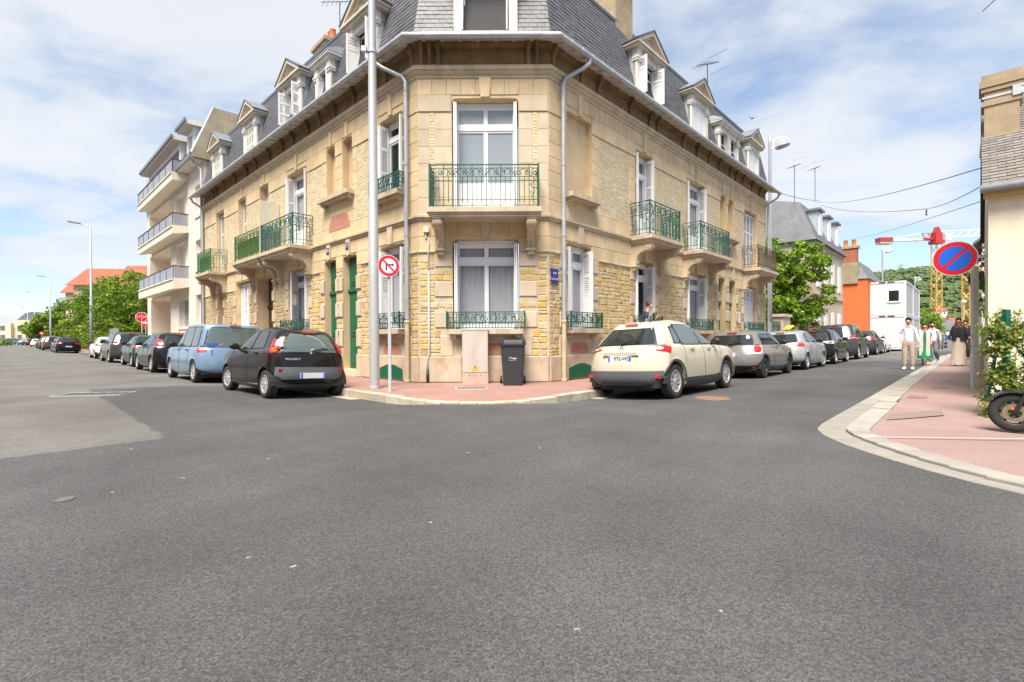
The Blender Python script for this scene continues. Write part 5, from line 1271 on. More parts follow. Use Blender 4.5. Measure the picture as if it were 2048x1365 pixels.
def car(name, label, cat, group, F, t, d_out, p, body, det=2, glass=None, wheel='multi', steer=0.0, extra=None, heading=None):
    """t = rear axle position along the street frame F, d_out = outer tyre line"""
    S = CarShape(p); L, W, H, r = p['L'], p['W'], p['H'], p['r']
    if heading is None:
        u = (F.to_3x3() @ V((1, 0, 0))).normalized(); n = (F.to_3x3() @ V((0, 1, 0))).normalized()
        org = F.translation
        out_c = org + u * t + n * d_out; in_c = org + u * t + n * (d_out - W + 0.12)
        zo, zi = road_z(out_c.x, out_c.y), road_z(in_c.x, in_c.y)
        mid = (out_c + in_c) / 2 + V((0, 0, (zo + zi) / 2))
        lat = (V((out_c.x, out_c.y, zo)) - V((in_c.x, in_c.y, zi))).normalized()      # towards the street
        left = V((-u.y, u.x, 0)); sgn = 1 if left.dot(n) > 0 else -1
        yv = lat * sgn; zv = u.cross(yv).normalized()
        base = mid - u * p['ro']
    else:
        base, u = heading; yv = V((-u.y, u.x, 0)); zv = V((0, 0, 1))
    Mw = Matrix(((u.x, yv.x, zv.x, base.x), (u.y, yv.y, zv.y, base.y), (u.z, yv.z, zv.z, base.z), (0, 0, 0, 1)))
    root = empty(name, Mw, label, cat, group)
    glass = glass or m_cglass
    mb = MB(Mw)
    full = []
    for half in S.ring:
        full.append([V((q.x, q.y, q.z)) for q in half] + [V((q.x, -q.y, q.z)) for q in reversed(half[1:-1])])
    mb.grid([list(reversed(x)) for x in full], close=True)
    bo = mb.build('body', body, root, smooth=True)
    # arch liners, underbody
    mb = MB(Mw)
    for xw in (S.xr_ax, S.xf_ax):
        for sd in (-1, 1):
            y0, y1 = W / 2 - 0.012, W / 2 - 0.30
            rows = [[V((xw + (S.Ra + 0.004) * cos(a), sd * y, r + (S.Ra + 0.004) * sin(a))) for a in [pi * k / 12 - 0.06 + 0.12 * k / 12 for k in range(13)]] for y in (y0, y1)]
            mb.grid(rows)
            mb.add([V((xw, sd * y1, r))] + rows[1], [(0, k, k + 1) for k in range(1, 13)])
    mb.box((0.25, -W / 2 + 0.30, 0.17), (L - 0.2, W / 2 - 0.30, 0.55)); mb.box((S.xr_ax + S.Ra + .02, -W / 2 + .1, .17), (S.xf_ax - S.Ra - .02, W / 2 - .1, .4)); mb.box((0.16, -W / 2 + .14, .23), (S.xr_ax - S.Ra - .01, W / 2 - .14, .45))
    mb.build('underbody', m_hub, root)
    # glazing
    def side_win(x0b, x1b, x0t, x1t, v0=6.12, v1=7.82, nm='side_window'):
        for sd in (-1, 1):
            def fn(a, b, g=0.0):
                v = v0 + (v1 - v0) * a; e = 0.05 * (abs(a - .5) * 2) ** 6
                x0 = x0b + (x0t - x0b) * a + e; x1 = x1b + (x1t - x1b) * a - e; return v, S.ux(v, x0 + (x1 - x0) * b)
            if det > 1:
                def fr(a, b):
                    v = v0 - .10 + (v1 - v0 + .18) * a; return v, S.ux(v, x0b - .03 + (x0t - x0b) * a + (x1b - x0b + .06 + (x1t - x1b - x0t + x0b) * a) * b)
                q = MB(Mw); S.patch(q, fr, 5, 5, 0.0025, sd); q.build('window_surround', m_rubber, root, smooth=True)
            q = MB(Mw); S.patch(q, fn, 6, 6, 0.006, sd); q.build(nm, glass, root, smooth=True)
    for w_ in p['side']: side_win(*w_)
    rv0, rv1, ry = p.get('rwin', (6.05, 7.85, 0.80))
    def rear(a, b):
        y = (b * 2 - 1) * (ry - 0.05 * a) * (1 - 0.06 * (abs(a - .5) * 2) ** 6); return rv0 + (rv1 - rv0) * a - 0.0 * b, math.copysign(S.uy(abs(y)), y)
    if det > 1:
        def rearf(a, b):
            y = (b * 2 - 1) * (ry + 0.05 - 0.05 * a); return rv0 - .12 + (rv1 - rv0 + .2) * a, math.copysign(S.uy(abs(y)), y)
        q = MB(Mw); S.patch(q, rearf, 5, 12, 0.003); q.build('rear_window_surround', m_rubber, root, smooth=True)
    q = MB(Mw); S.patch(q, rear, 7, 14, 0.007); q.build('rear_window', p.get('rglass', glass), root, smooth=True)
    def shield(a, b):
        y = (b * 2 - 1) * 0.86; return 6.15 + 1.65 * a, math.copysign(S.uf(abs(y)), y)
    q = MB(Mw); S.patch(q, shield, 6, 12, 0.006); q.build('windshield', glass, root, smooth=True)
    # lights
    for li, (y0, x1, va, vb, mt, nm) in enumerate(p.get('lights', [])):
        for sd in (-1, 1):
            def fn(a, b):
                v = va + (vb - va) * a; u0 = S.uy(y0 - 0.04 * (1 - abs(a - .5) * 2)); u1 = S.ux(v, S.ev(v, 0).x + x1 - 0.04 * (abs(a - .5) * 2) ** 2); vm = (va + vb) / 2; return vm + (v - vm) * (1 - p.get('ltaper', .25) * (1 - b) ** 1.5), u0 + (u1 - u0) * b
            q = MB(Mw); S.patch(q, fn, 6, 8, 0.010 + 0.006 * li, sd)
            # rim so that the lens has thickness
            q.build(nm, mt, root, smooth=True)
    for sd in (-1, 1):
        def fn(a, b): return 3.4 + .9 * a, S.np - 1 - (S.uy(.5) + (S.uy(1) + 2.2 - S.uy(.5)) * b)
        q = MB(Mw); S.patch(q, fn, 4, 6, 0.008, sd); q.build('headlight', m_clear, root, smooth=True)
    # bumper
    if p.get('bumper'):
        va, vb, mt = p['bumper']
        def fn(a, b):
            y = b * 2 - 1; v = va + (vb - va) * a; um = S.ux(v, max(S.xr_ax - S.Ra - 0.012, 0.15)); return v, math.copysign(min(abs(y) * um, um), y)
        q = MB(Mw); S.patch(q, fn, 6, 26, 0.010); q.build('bumper', mt, root, smooth=True)
    if p.get('sill'):
        va, vb, mt = p['sill']
        for sd in (-1, 1):
            def fn(a, b): v = va + (vb - va) * a; return v, S.ux(v, S.xr_ax + S.Ra + .01 + (p['wb'] - 2 * S.Ra - .02) * b)
            q = MB(Mw); S.patch(q, fn, 4, 14, 0.009, sd); q.build('sill_trim', mt, root, smooth=True)
    if p.get('archtrim'):
        for xw in (S.xr_ax, S.xf_ax):
            for sd in (-1, 1):
                q = MB(Mw); rows = []
                for rr_, yo in ((S.Ra - 0.005, 0.012), (S.Ra + 0.02, 0.020), (S.Ra + 0.055, 0.012), (S.Ra + 0.06, -0.01)):
                    row = []
                    for k in range(17):
                        a = pi * k / 16; x = xw + rr_ * cos(a); z = r + rr_ * sin(a)
                        # y of body at that height
                        v = 0.0; best = W / 2 - .02
                        for i_ in range(0, 16):
                            vv = i_ * 0.28; e_ = S.ev(vv, S.ux(vv, x))
                            if e_.z >= z: best = e_.y; break
                        row.append(V((x, sd * (best + yo), z)))
                    rows.append(row)
                q.grid(rows if sd > 0 else [list(reversed(x)) for x in rows]); q.build('arch_trim', p['archtrim'], root, smooth=True)
    # wheels
    tm, rm = wheel_meshes(r, wheel)
    for xw, fr_ in ((S.xr_ax, 0), (S.xf_ax, 1)):
        for sd in (-1, 1):
            Mx = Mw @ Matrix.Translation((xw, sd * (W / 2 - 0.115), r)) @ Matrix.Rotation(radians(steer) if fr_ else 0, 4, 'Z')
            if sd < 0: Mx = Mx @ Matrix.Rotation(pi, 4, 'Z')
            wo = inst('wheel', tm, root, Mx); inst('rim', rm, wo, Mx)
    # plate
    if 'plate' in p:
        zpl, xoff = p['plate']; v = 0
        while S.ev(v, 0).z < zpl and v < 6: v += .05
        x = S.ev(v, 0).x - 0.022 - xoff
        q = MB(Mw); q.box((x, -.26, zpl - .055), (x + .02, .26, zpl + .055)); pl = q.build('number_plate', m_plate, root)
        q = MB(Mw); q.box((x - .003, .215, zpl - .052), (x, .257, zpl + .052)); q.box((x - .003, -.257, zpl - .052), (x, -.215, zpl + .052)); q.build('plate_band', m_pblue, pl)
    if det > 1:
        # seams, handles, mirrors, wiper
        for (x0, xt, v0, v1) in p.get('seams', []):
            for sd in (-1, 1):
                q = MB(Mw); pts = []
                for k in range(13):
                    v = v0 + (v1 - v0) * k / 12; x = x0 + (xt - x0) * max(0, (v - 5) / 3) if v > 5 else x0
                    e = S.ev(v, S.ux(v, x)); nn = S.nrm(v, S.ux(v, x)); e = e + nn * .001; pts.append(V((e.x, sd * e.y, e.z)))
                q.tube(pts, 0.0045, 4, cap=False); q.build('door_seam', m_rubber, root)
        for x in p.get('handles', []):
            for sd in (-1, 1):
                q = MB(Mw); e = S.ev(4.35, S.ux(4.35, x)); q.box((x - .09, sd * (e.y + .022) - .012, e.z - .012), (x + .09, sd * (e.y + .022) + .012, e.z + .014)); q.box((x - .09, sd * (e.y + .005) - .01, e.z - .01), (x - .06, sd * (e.y + .005) + .01, e.z + .01)); q.box((x + .06, sd * (e.y + .005) - .01, e.z - .01), (x + .09, sd * (e.y + .005) + .01, e.z + .01))
                q.build('door_handle', p.get('handle_mat', body), root)
        q = MB(Mw); e = S.ev(rv0 - .05, 0)
        pts = [V((e.x - .015, 0.02, e.z + 0.01)), V((e.x - .02, -.06, e.z + .04)), V((e.x + .005, -.22, e.z + .085)), V((e.x + .02, -.36, e.z + .075))]
        q.tube(pts, [.022, .016, .012, .008], 6); q.build('rear_wiper', m_rubber, root)
        mx_ = p['cowl'] - 0.45
        for sd in (-1, 1):
            e = S.ev(6.1, S.ux(6.1, mx_ - .02)); q = MB(Mw)
            Mm = Matrix.Translation((mx_, sd * (e.y + .13), e.z + .05)) @ Matrix.Diagonal((.075, .11, .075, 1))
            rows = []
            for i in range(9):
                ph = pi * i / 8; rows.append([Mm @ V((max(-.55, sin(ph) * cos(2 * pi * k / 12)), sin(ph) * sin(2 * pi * k / 12), cos(ph))) for k in range(12)])
            q.grid([list(reversed(x)) for x in rows], close=True); q.tube([V((mx_ + .03, sd * (e.y - .01), e.z - .02)), V((mx_ + .01, sd * (e.y + .08), e.z + .02))], .022, 6)
            q.build('mirror', p.get('mirror', m_rubber), root, smooth=True)
        e = S.ev(8.5, 0); q = MB(Mw); q.box((e.x - .07, -.14, e.z - .012), (e.x - .03, .14, e.z + .012)); q.build('brake_light', m_redl, root)
        e = S.ev(9.6, 0); q = MB(Mw); q.tube([V((e.x + .1, 0, e.z - .01)), V((e.x - .05, 0, e.z + .18))], [.008, .003], 5); q.build('aerial', m_rubber, root)
    if extra: extra(root, S, Mw)
    return root

def txt_on_rear(root, S, Mw, body_, size, y, z, mt, off=0.012, sx=1.0):
    v = 0
    while S.ev(v, 0).z < z and v < 8: v += .04
    e = S.ev(v, S.uy(min(1, abs(y) / (S.p['W'] / 2)))); x = e.x - off
    B = Mw @ Matrix(((0, 0, -1, x), (-1, 0, 0, y), (0, 1, 0, z), (0, 0, 0, 1)))
    text('lettering', body_, size, mt, root, B, 0.002, sx=sx)

# ---- nearest cars
pC = dict(L=4.12, W=1.78, H=1.57, r=0.335, ro=0.66, wb=2.606, belt=(1.04, 0.99), hood=0.92, cowl=3.02, wtop=2.30, rw=(0.20, 0.58), tumble=0.26, rdrop=0.13, cr=0.34, ltaper=.75,
          side=[(2.06, 2.88, 1.98, 2.24), (1.12, 1.98, 1.15, 1.90), (0.80, 1.07, 0.98, 1.10, 6.25, 7.6)], rwin=(6.15, 7.6, 0.80), arch=0.05,
          lights=[(0.60, 0.42, 3.9, 5.15, m_red, 'taillight'), (0.70, 0.24, 4.3, 4.75, m_clear, 'reversing_lens')], bumper=(0.15, 2.5, m_plgrey), sill=(0.0, 1.55, m_plast), archtrim=m_plast,
          rglass=m_cglass, plate=(0.80, 0.0), seams=[(2.02, 2.0, .9, 6.0), (2.95, 2.9, 1.2, 5.6), (1.12, 1.12, 3.0, 6.0)], handles=[1.45, 2.3])
def exC(root, S, Mw):
    txt_on_rear(root, S, Mw, 'CAPTUR', 0.075, 0.0, 0.895, m_ink, 0.03, 1.7)
    txt_on_rear(root, S, Mw, '972-WD', 0.10, -0.06, 0.80, m_ink, 0.0285)
    v = 4.75; e = S.ev(v, 0); q = MB(Mw)
    for s_ in (-1, 1):
        q.add([V((e.x - .02, 0, e.z + .075)), V((e.x - .02, s_ * .045, e.z)), V((e.x - .02, 0, e.z - .075)), V((e.x - .02, 0, e.z - .05)), V((e.x - .02, s_ * .027, e.z)), V((e.x - .02, 0, e.z + .05))], [(0, 1, 4, 5), (1, 2, 3, 4)])
    q.build('diamond_emblem', m_rubber, root)
    x = S.ev(3.75, 0).x; q = MB(Mw); q.prism([(-.40, .86), (.40, .86), (.36, .92), (-.36, .92)], x - .028, x + .03, 'x'); q.build('tailgate_strip', paint('paint_ivory', (0.47, 0.435, 0.345)), root)
    e = S.ev(1.3, 0); q = MB(Mw)
    pts = [V((S.ev(1.0, S.uy(abs(y))).x - .012, y * .89, z)) for y, z in ((-.72, .31), (-.6, .40), (-.3, .42), (0, .42), (.3, .42), (.6, .40), (.72, .31))]
    q.tube(pts, .014, 6); q.build('bumper_moulding', m_plast, root, smooth=True)
    for y in (-.33, 0, .33):
        q = MB(Mw); xx = S.ev(1.0, S.uy(abs(y))).x - .012; q.prism([(y - .1, .30), (y + .1, .30), (y + .06, .355), (y - .06, .355)], xx, xx + .03, 'x'); q.build('bumper_vent', m_rubber, root)
    for y in (-.68, .68):
        xx = S.ev(1.2, S.uy(abs(y) / .89)).x - .016; q = MB(Mw); q.box((xx, y - .11, .42), (xx + .04, y + .11, .475)); q.build('reflector', m_redl, root)
car('compact_crossover', 'cream compact crossover with dark grey bumper parked nearest on the right', 'car', 'cars parked along the right street', FR, 0.06, 3.10, pC, paint('paint_ivory', (0.47, 0.435, 0.345)), extra=exC, wheel='multi', glass=m_cglass2)

p7 = dict(L=3.43, W=1.63, H=1.47, r=0.285, ro=0.44, wb=2.34, belt=(1.0, 0.93), hood=0.86, cowl=2.62, wtop=1.95, rw=(0.10, 0.28), tumble=0.19, rdrop=0.15, cr=0.24, arch=0.045,
          side=[(1.45, 2.5, 1.40, 1.90), (0.72, 1.38, 0.86, 1.32)], rwin=(4.6, 7.95, 0.78), lights=[(0.845, 0.27, 4.3, 7.2, m_red, 'taillight')], bumper=(1.5, 2.9, m_plgrey), plate=(0.47, 0.0),
          seams=[(1.42, 1.36, .8, 6.0), (2.45, 2.4, 1.2, 5.6)], handles=[1.0, 1.65], rglass=m_cglass2)
def ex7(root, S, Mw):
    txt_on_rear(root, S, Mw, 'PEUGEOT', 0.055, 0.40, 0.80, m_clear, 0.02, 1.25)
    e = S.ev(4.75, 0); q = MB(Mw); q.tube([V((e.x - .016, .035, e.z - .05)), V((e.x - .016, .01, e.z)), V((e.x - .016, .02, e.z + .04)), V((e.x - .016, -.02, e.z + .05))], .009, 5); q.tube([V((e.x - .016, .01, e.z)), V((e.x - .016, -.045, e.z - .045))], .008, 5); q.tube([V((e.x - .016, .015, e.z + .01)), V((e.x - .016, -.045, e.z + .005))], .007, 5); q.build('lion_emblem', m_clear, root)
    for sd in (-1, 1):
        for v, rr_, mt in ((5.0, .075, m_orange), (5.95, .055, m_redl)):
            u = S.uy(.90); e = S.ev(v, u) + S.nrm(v, u) * .004; q = MB(Mw)
            nn = S.nrm(v, u); nn = V((nn.x, nn.y * sd, nn.z)); M_ = Matrix.Translation((e.x, e.y * sd, e.z)) @ nn.to_track_quat('Z', 'Y').to_matrix().to_4x4()
            q.lathe([(rr_, 0), (rr_ * .95, .02), (rr_ * .6, .038), (0, .045)], 16, M=M_); q.build('round_lamp', mt, root, smooth=True)
    for y in (-.60, .60):
        xx = S.ev(2.2, S.uy(abs(y) / .8)).x - .016; q = MB(Mw); q.box((xx, y - .06, .575), (xx + .03, y + .06, .61)); q.build('reflector', m_red, root)
    for sd in (-1, 1):
        q = MB(Mw); pts = [V((x, sd * (S.ev(.35, S.ux(.35, x)).y + .01), .255)) for x in (0.85, 1.3, 1.8, 2.3)]; q.tube(pts, .022, 6); q.build('sill_strip', m_plgrey, root, smooth=True)
m_p7 = paint('paint_black_brown', (0.013, 0.010, 0.010), rough=0.2)
car('small_hatchback', 'small black hatchback with orange round tail lamps parked nearest on the left', 'car', 'cars parked along the left street', FL, 0.80, 3.17, p7, m_p7, extra=ex7, wheel='disc', steer=6)

pM = dict(L=4.05, W=1.87, H=1.67, r=0.305, ro=0.58, wb=2.666, belt=(0.98, 0.95), hood=0.95, cowl=3.15, wtop=2.45, rw=(0.13, 0.24), tumble=0.13, rdrop=0.10, cr=0.22, hb=0.02,
          side=[(2.10, 3.05, 1.98, 2.42), (1.16, 2.04, 1.16, 1.92), (0.46, 1.10, 0.50, 1.10)], rwin=(6.0, 7.85, 0.88), lights=[(0.80, 0.27, 3.9, 5.1, m_redl, 'taillight'), (0.88, 0.20, 4.35, 4.65, m_clear, 'reversing_lens')],
          seams=[(2.07, 1.95, .9, 6.0), (3.0, 2.9, 1.2, 5.6), (1.13, 1.13, 2.0, 6.0)], handles=[1.3, 2.25], handle_mat=m_rubber, plate=(0.55, 0.0))
def exM(root, S, Mw):
    for sd in (-1, 1):
        q = MB(Mw)
        for x0, x1 in ((1.2, 2.0), (2.12, 2.95)):
            e = S.ev(2.6, S.ux(2.6, (x0 + x1) / 2)); q.box((x0, sd * e.y - .012, .55), (x1, sd * e.y + .012, .60))
        q.build('rubbing_strip', paint('paint_ice_blue', (0.20, 0.30, 0.43), 0.3), root)
    e = S.ev(6.2, S.uy(.6)); q = MB(Mw); q.box((e.x - .014, .30, e.z - .0), (e.x - .008, .72, e.z + .06)); q.build('window_sticker', m_pblue, root)
    q = MB(Mw); q.box((e.x - .016, .30, e.z + .01), (e.x - .0145, .40, e.z + .055)); q.build('sticker_corner', mat('sticker_yellow', (0.7, 0.5, 0.02), 0.5, 0), root)
    e = S.ev(4.0, S.uy(.6)); q = MB(Mw); q.prism([(.56, e.z + .05), (.62, e.z + .05), (.59, e.z - .01)], e.x - .014, e.x - .011, 'x'); q.box((e.x - .014, .583, e.z - .1), (e.x - .011, .597, e.z - .01)); q.build('heart_sticker', m_red, root)
car('family_van', 'ice blue family van with a bulging rear window parked behind the small black hatchback', 'car', 'cars parked along the left street', FL, 6.05, 3.18, pM, paint('paint_ice_blue', (0.20, 0.30, 0.43), 0.3), extra=exM, wheel='multi', glass=m_cglass2)

pI = dict(L=3.82, W=1.73, H=1.41, r=0.31, ro=0.58, wb=2.495, belt=(0.96, 0.93), hood=0.86, cowl=2.78, wtop=2.28, rw=(0.17, 0.42), tumble=0.16, rdrop=0.10, cr=0.26, hb=0.0,
          side=[(1.50, 2.70, 1.55, 2.24), (0.62, 1.46, 0.70, 1.50)], rwin=(6.08, 7.7, 0.86), ltaper=.05, lights=[(0.78, 0.30, 3.3, 5.1, m_clear, 'lamp_surround'), (0.82, 0.26, 3.5, 4.95, m_redl, 'taillight')],
          bumper=(0.1, 1.35, m_rubber), sill=(0.0, 1.2, m_plast), archtrim=m_plast, plate=(0.70, 0.0), seams=[(1.48, 1.5, .9, 6.0), (2.68, 2.6, 1.2, 5.6)], handles=[1.75], handle_mat=m_chrome)
m_pI = paint('paint_silver_brown', (0.20, 0.197, 0.19), 0.25, 0.25)
def exI(root, S, Mw):
    q = MB(Mw); e = S.ev(4.7, 0)
    q.tube([V((e.x - .012, y, z)) for y, z in ((-.42, .60), (-.45, .75), (-.40, .82), (.40, .82), (.45, .75), (.42, .60))], .022, 6); q.build('plate_surround', m_rubber, root, smooth=True)
    for y in (.12, -.12):
        q = MB(Mw)
        def fn(a, b): return 4.9 + 1.0 * a, S.uy((abs(y) - .055 + .11 * b) / .8)
        S.patch(q, fn, 3, 2, .009, 1 if y > 0 else -1); q.build('bonnet_stripe', mat('stripe_maroon', (0.13, 0.035, 0.035), 0.3, 0, coat=.6), root)
    # black roof
    q = MB(Mw)
    rows = [[V((p_.x, p_.y, p_.z + .006)) for p_ in S.ring[i]] + [V((p_.x, -p_.y, p_.z + .006)) for p_ in reversed(S.ring[i][1:-1])] for i in range(25, len(S.ring))]
    q.grid([list(reversed(x)) for x in rows], close=True); q.build('roof_panel', m_pI, root, smooth=True)
    e = S.ev(4.72, 0); q = MB(Mw); q.lathe([(.035, 0), (.03, .012), (0, .015)], 14, M=Matrix.Translation((e.x - .006, 0, e.z + .02)) @ Matrix.Rotation(-pi / 2, 4, 'Y')); q.box((e.x - .014, -.11, e.z + .012), (e.x - .008, .11, e.z + .03)); q.build('winged_emblem', m_chrome, root)
    for y in (-.62, .62):
        xx = S.ev(1.0, S.uy(.8)).x - .02; q = MB(Mw); q.box((xx, y - .07, .31), (xx + .04, y + .07, .35)); q.build('reflector', m_red, root)
car('retro_hatchback', 'silver brown retro hatchback with upright red tail lamps behind the cream crossover', 'car', 'cars parked along the right street', FR, 6.34, 2.86, pI, m_pI, extra=exI, wheel='twin')

# ---- cars further along each row
def spec(L, W, H, wb, ro, r=.30, zb=.95, lights=None, rwd=(.12, .45), van=False, **k):
    zb0 = zb + .03; d = dict(L=L, W=W, H=H, wb=wb, ro=ro, r=r, belt=(zb0, zb), hood=zb - .08, cowl=L * .735, wtop=L * .565, rw=rwd, tumble=.17, cr=.22,
        side=[(L * .50, L * .705, L * .485, L * .55), (L * .275, L * .485, L * .285, L * .47)] + ([(L * .10, L * .262, L * .125, L * .27)] if van else [(L * .195, L * .26, L * .235, L * .272, 6.2, 7.5)]),
        rwin=(6.05, 7.75, .82), lights=lights or [(.68, .30, 3.9, 5.0, m_redl, 'taillight')], plate=(.62, 0.0), seams=[(L * .492, L * .48, .9, 6.0), (L * .72, L * .7, 1.2, 5.6), (L * .28, L * .28, 2.5, 6)], handles=[L * .33, L * .54])
    d.update(k); return d
gRt, gLt = 'cars parked along the right street', 'cars parked along the left street'
blk = paint('paint_black', (0.012, 0.012, 0.014), rough=.2); dgrey = paint('paint_dark_grey', (0.06, 0.062, 0.066), .4); silver = paint('paint_silver', (0.46, 0.48, 0.50), .5); whitep = paint('paint_white', (0.74, 0.75, 0.75)); dgreen = paint('paint_dark_green', (0.012, 0.045, 0.04), .2); brown = paint('paint_brown_grey', (0.075, 0.068, 0.066), .4)
car('hatchback', 'silver three door hatchback with large red tail lamps in the right hand row', 'car', gRt, FR, 11.05, 2.90, spec(3.97, 1.68, 1.45, 2.47, .62, plate=(.75, 0)), silver, steer=-12)
car('hatchback', 'black hatchback with pale clear tail lamps in the right hand row', 'car', gRt, FR, 15.8, 2.92, spec(3.9, 1.69, 1.53, 2.5, .55, zb=.98, lights=[(.70, .28, 4.0, 5.3, m_clear, 'taillight'), (.76, .2, 4.2, 4.75, m_redl, 'brake_lens')]), blk, steer=-6)
car('off_roader', 'tall dark grey off road car with roof rails in the right hand row', 'car', gRt, FR, 21.6, 2.89, spec(4.75, 1.88, 1.87, 2.79, .95, r=.385, zb=1.12, van=True, lights=[(.80, .26, 4.2, 6.4, m_redl, 'taillight'), (.84, .2, 4.8, 5.2, m_clear, 'reversing_lens')], plate=(.85, 0)), dgrey)
car('family_hatchback', 'grey estate style hatchback with slim red tail lamps in the right hand row', 'car', gRt, FR, 29.6, 2.68, spec(4.4, 1.83, 1.62, 2.68, .72, r=.33, zb=1.02, van=True, lights=[(.84, .25, 4.4, 6.7, m_redl, 'taillight')]), dgrey)
car('hatchback', 'small white hatchback farthest along the right hand row beside the site cabins', 'car', gRt, FR, 34.1, 2.60, spec(3.8, 1.66, 1.45, 2.45, .55), whitep, det=1)
car('hatchback', 'black hatchback with tall red pillar tail lamps behind the blue van', 'car', gLt, FL, 12.15, 3.08, spec(4.26, 1.77, 1.49, 2.62, .70, r=.31, lights=[(.80, .26, 4.4, 7.3, m_redl, 'taillight'), (.84, .2, 5.3, 5.9, m_clear, 'reversing_lens')], rwin=(5.6, 7.9, .74)), blk)
car('hatchback', 'dark green rounded hatchback in the left hand row', 'car', gLt, FL, 17.75, 2.83, spec(3.8, 1.66, 1.44, 2.44, .60, rwd=(.14, .62)), dgreen)
car('estate_car', 'grey brown people carrier with roof rails in the left hand row', 'car', gLt, FL, 23.8, 2.90, spec(4.6, 1.85, 1.66, 2.8, .85, r=.33, zb=1.03, van=True, lights=[(.66, .42, 4.2, 5.2, m_red, 'taillight')]), brown)
car('hatchback', 'small white hatchback at the end of the left hand row before the side street', 'car', gLt, FL, 31.9, 2.67, spec(3.65, 1.63, 1.43, 2.40, .50), whitep)
car('hatchback', 'black hatchback seen squarely from behind past the side street', 'car', 'cars parked past the side street', FL, 52.3, 3.42, spec(4.25, 1.80, 1.46, 2.6, .75, lights=[(.55, .34, 3.9, 5.0, m_redl, 'taillight')], cr=.3), blk)
far = [(58.0, 3.3, spec(4.0, 1.7, 1.46, 2.5, .6), dgrey, 'hatchback', 'mid grey hatchback half hidden ahead of the squarely seen black car'),
       (68.5, 3.6, spec(4.5, 1.86, 1.70, 2.7, .8, zb=1.05), brown, 'sport_utility_car', 'brown grey sport utility car with wide red tail lamps past the side street'),
       (79.0, 3.5, spec(4.4, 1.84, 1.68, 2.65, .8, zb=1.05), dgrey, 'sport_utility_car', 'dark sport utility car ahead of the brown grey one'),
       (92.0, 3.3, spec(4.2, 1.78, 1.48, 2.6, .7), blk, 'hatchback', 'small looking black car just before the distant white hatchback'),
       (117.0, 3.2, spec(4.1, 1.75, 1.47, 2.55, .7), whitep, 'hatchback', 'distant white hatchback in the far left row'),
       (138.0, 3.3, spec(4.2, 1.78, 1.48, 2.6, .7), paint('paint_dark_red', (0.10, 0.012, 0.014)), 'hatchback', 'dark red hatchback at the far end of the left street')]
for t_, d_, sp_, c_, nm, lb in far: car(nm, lb, 'car', 'cars parked past the side street', FL, t_, d_, sp_, c_, det=1)
q = gpt(25, 690, 0); car('sport_utility_car', 'blue grey sport utility car standing side on at the far end of the left street', 'car', None, FL, 0, 0, spec(4.5, 1.85, 1.7, 2.7, .8, zb=1.05), paint('paint_blue_grey', (0.10, 0.13, 0.165), .3), det=1, heading=(at(8, 688, 118) * 1.0 - V((0, 0, at(8, 688, 118).z)), V((1, .12, 0)).normalized()))
# ------------------------------------------------------------------ street furniture
def NF(c, n):
    "frame of a sign face: x to the viewer's right, y up, z towards the viewer"
    n = V(n).normalized(); up = V((0, 0, 1)); r = up.cross(n).normalized()
    return Matrix(((r.x, 0, n.x, c.x), (r.y, 0, n.y, c.y), (r.z, 1, n.z, c.z), (0, 0, 0, 1)))
m_sred = mat('sign_red', (0.72, 0.010, 0.018), 0.35, 0.02); m_sblue = mat('sign_blue', (0.01, 0.15, 0.80), 0.35, 0.02); m_swhite = mat('sign_white', (0.72, 0.74, 0.78), 0.35, 0.02); m_sback = mat('sign_back', (0.35, 0.36, 0.37), 0.5, 0.05, metal=.4)
def disc(mb, r, z0, z1, seg=40): mb.lathe([(0, z0), (r, z0), (r, z1), (0, z1)], seg)
def ring(mb, r0, r1, z0, z1, seg=40): mb.lathe([(r0, z0), (r1, z0), (r1, z1), (r0, z1), (r0, z0)], seg)
def bar2(mb, a, b, w, z0, z1):
    a, b = V((a[0], a[1], 0)), V((b[0], b[1], 0)); d = (b - a).normalized(); s_ = V((-d.y, d.x, 0)) * w / 2
    q = [a - s_, b - s_, b + s_, a + s_]; mb.prism([(p.x, p.y) for p in q], z0, z1, 'z')
# corner lamp post
c = gpt(749, 776, 0.1)
e = empty('street_lamp', TR(c.x, c.y, 0.09), 'thick silver street lamp post beside the no right turn sign at the corner', 'street lamp')
Fp = TR(c.x, c.y, 0.08)
mb = MB(Fp); mb.lathe([(0.0, 0), (0.118, 0.0), (0.118, 0.05), (0.105, 0.055), (0.105, 3.6), (0.098, 3.62), (0.085, 7.2), (0.06, 10.8), (0.0, 10.82)], 20); mb.build('pole', m_alu, e, auto=30)
mb = MB(Fp); mb.tube([(0, 0, 10.6), (-0.3, -0.3, 10.8), (-1.2, -1.2, 10.95)], 0.035, 8); mb.box((-1.7, -1.35, 10.9), (-1.1, -1.05, 11.0)); mb.build('lamp_head', m_alu, e)
mb = MB(Fp); mb.lathe([(0.094, 0), (0.102, 0.005), (0.102, 0.06), (0.094, 0.065)], 16, M=Matrix.Translation((0, 0, 7.25))); mb.box((-.2, -.12, 7.25), (-.1, -.02, 7.36)); mb.build('clamp', m_galv, e)
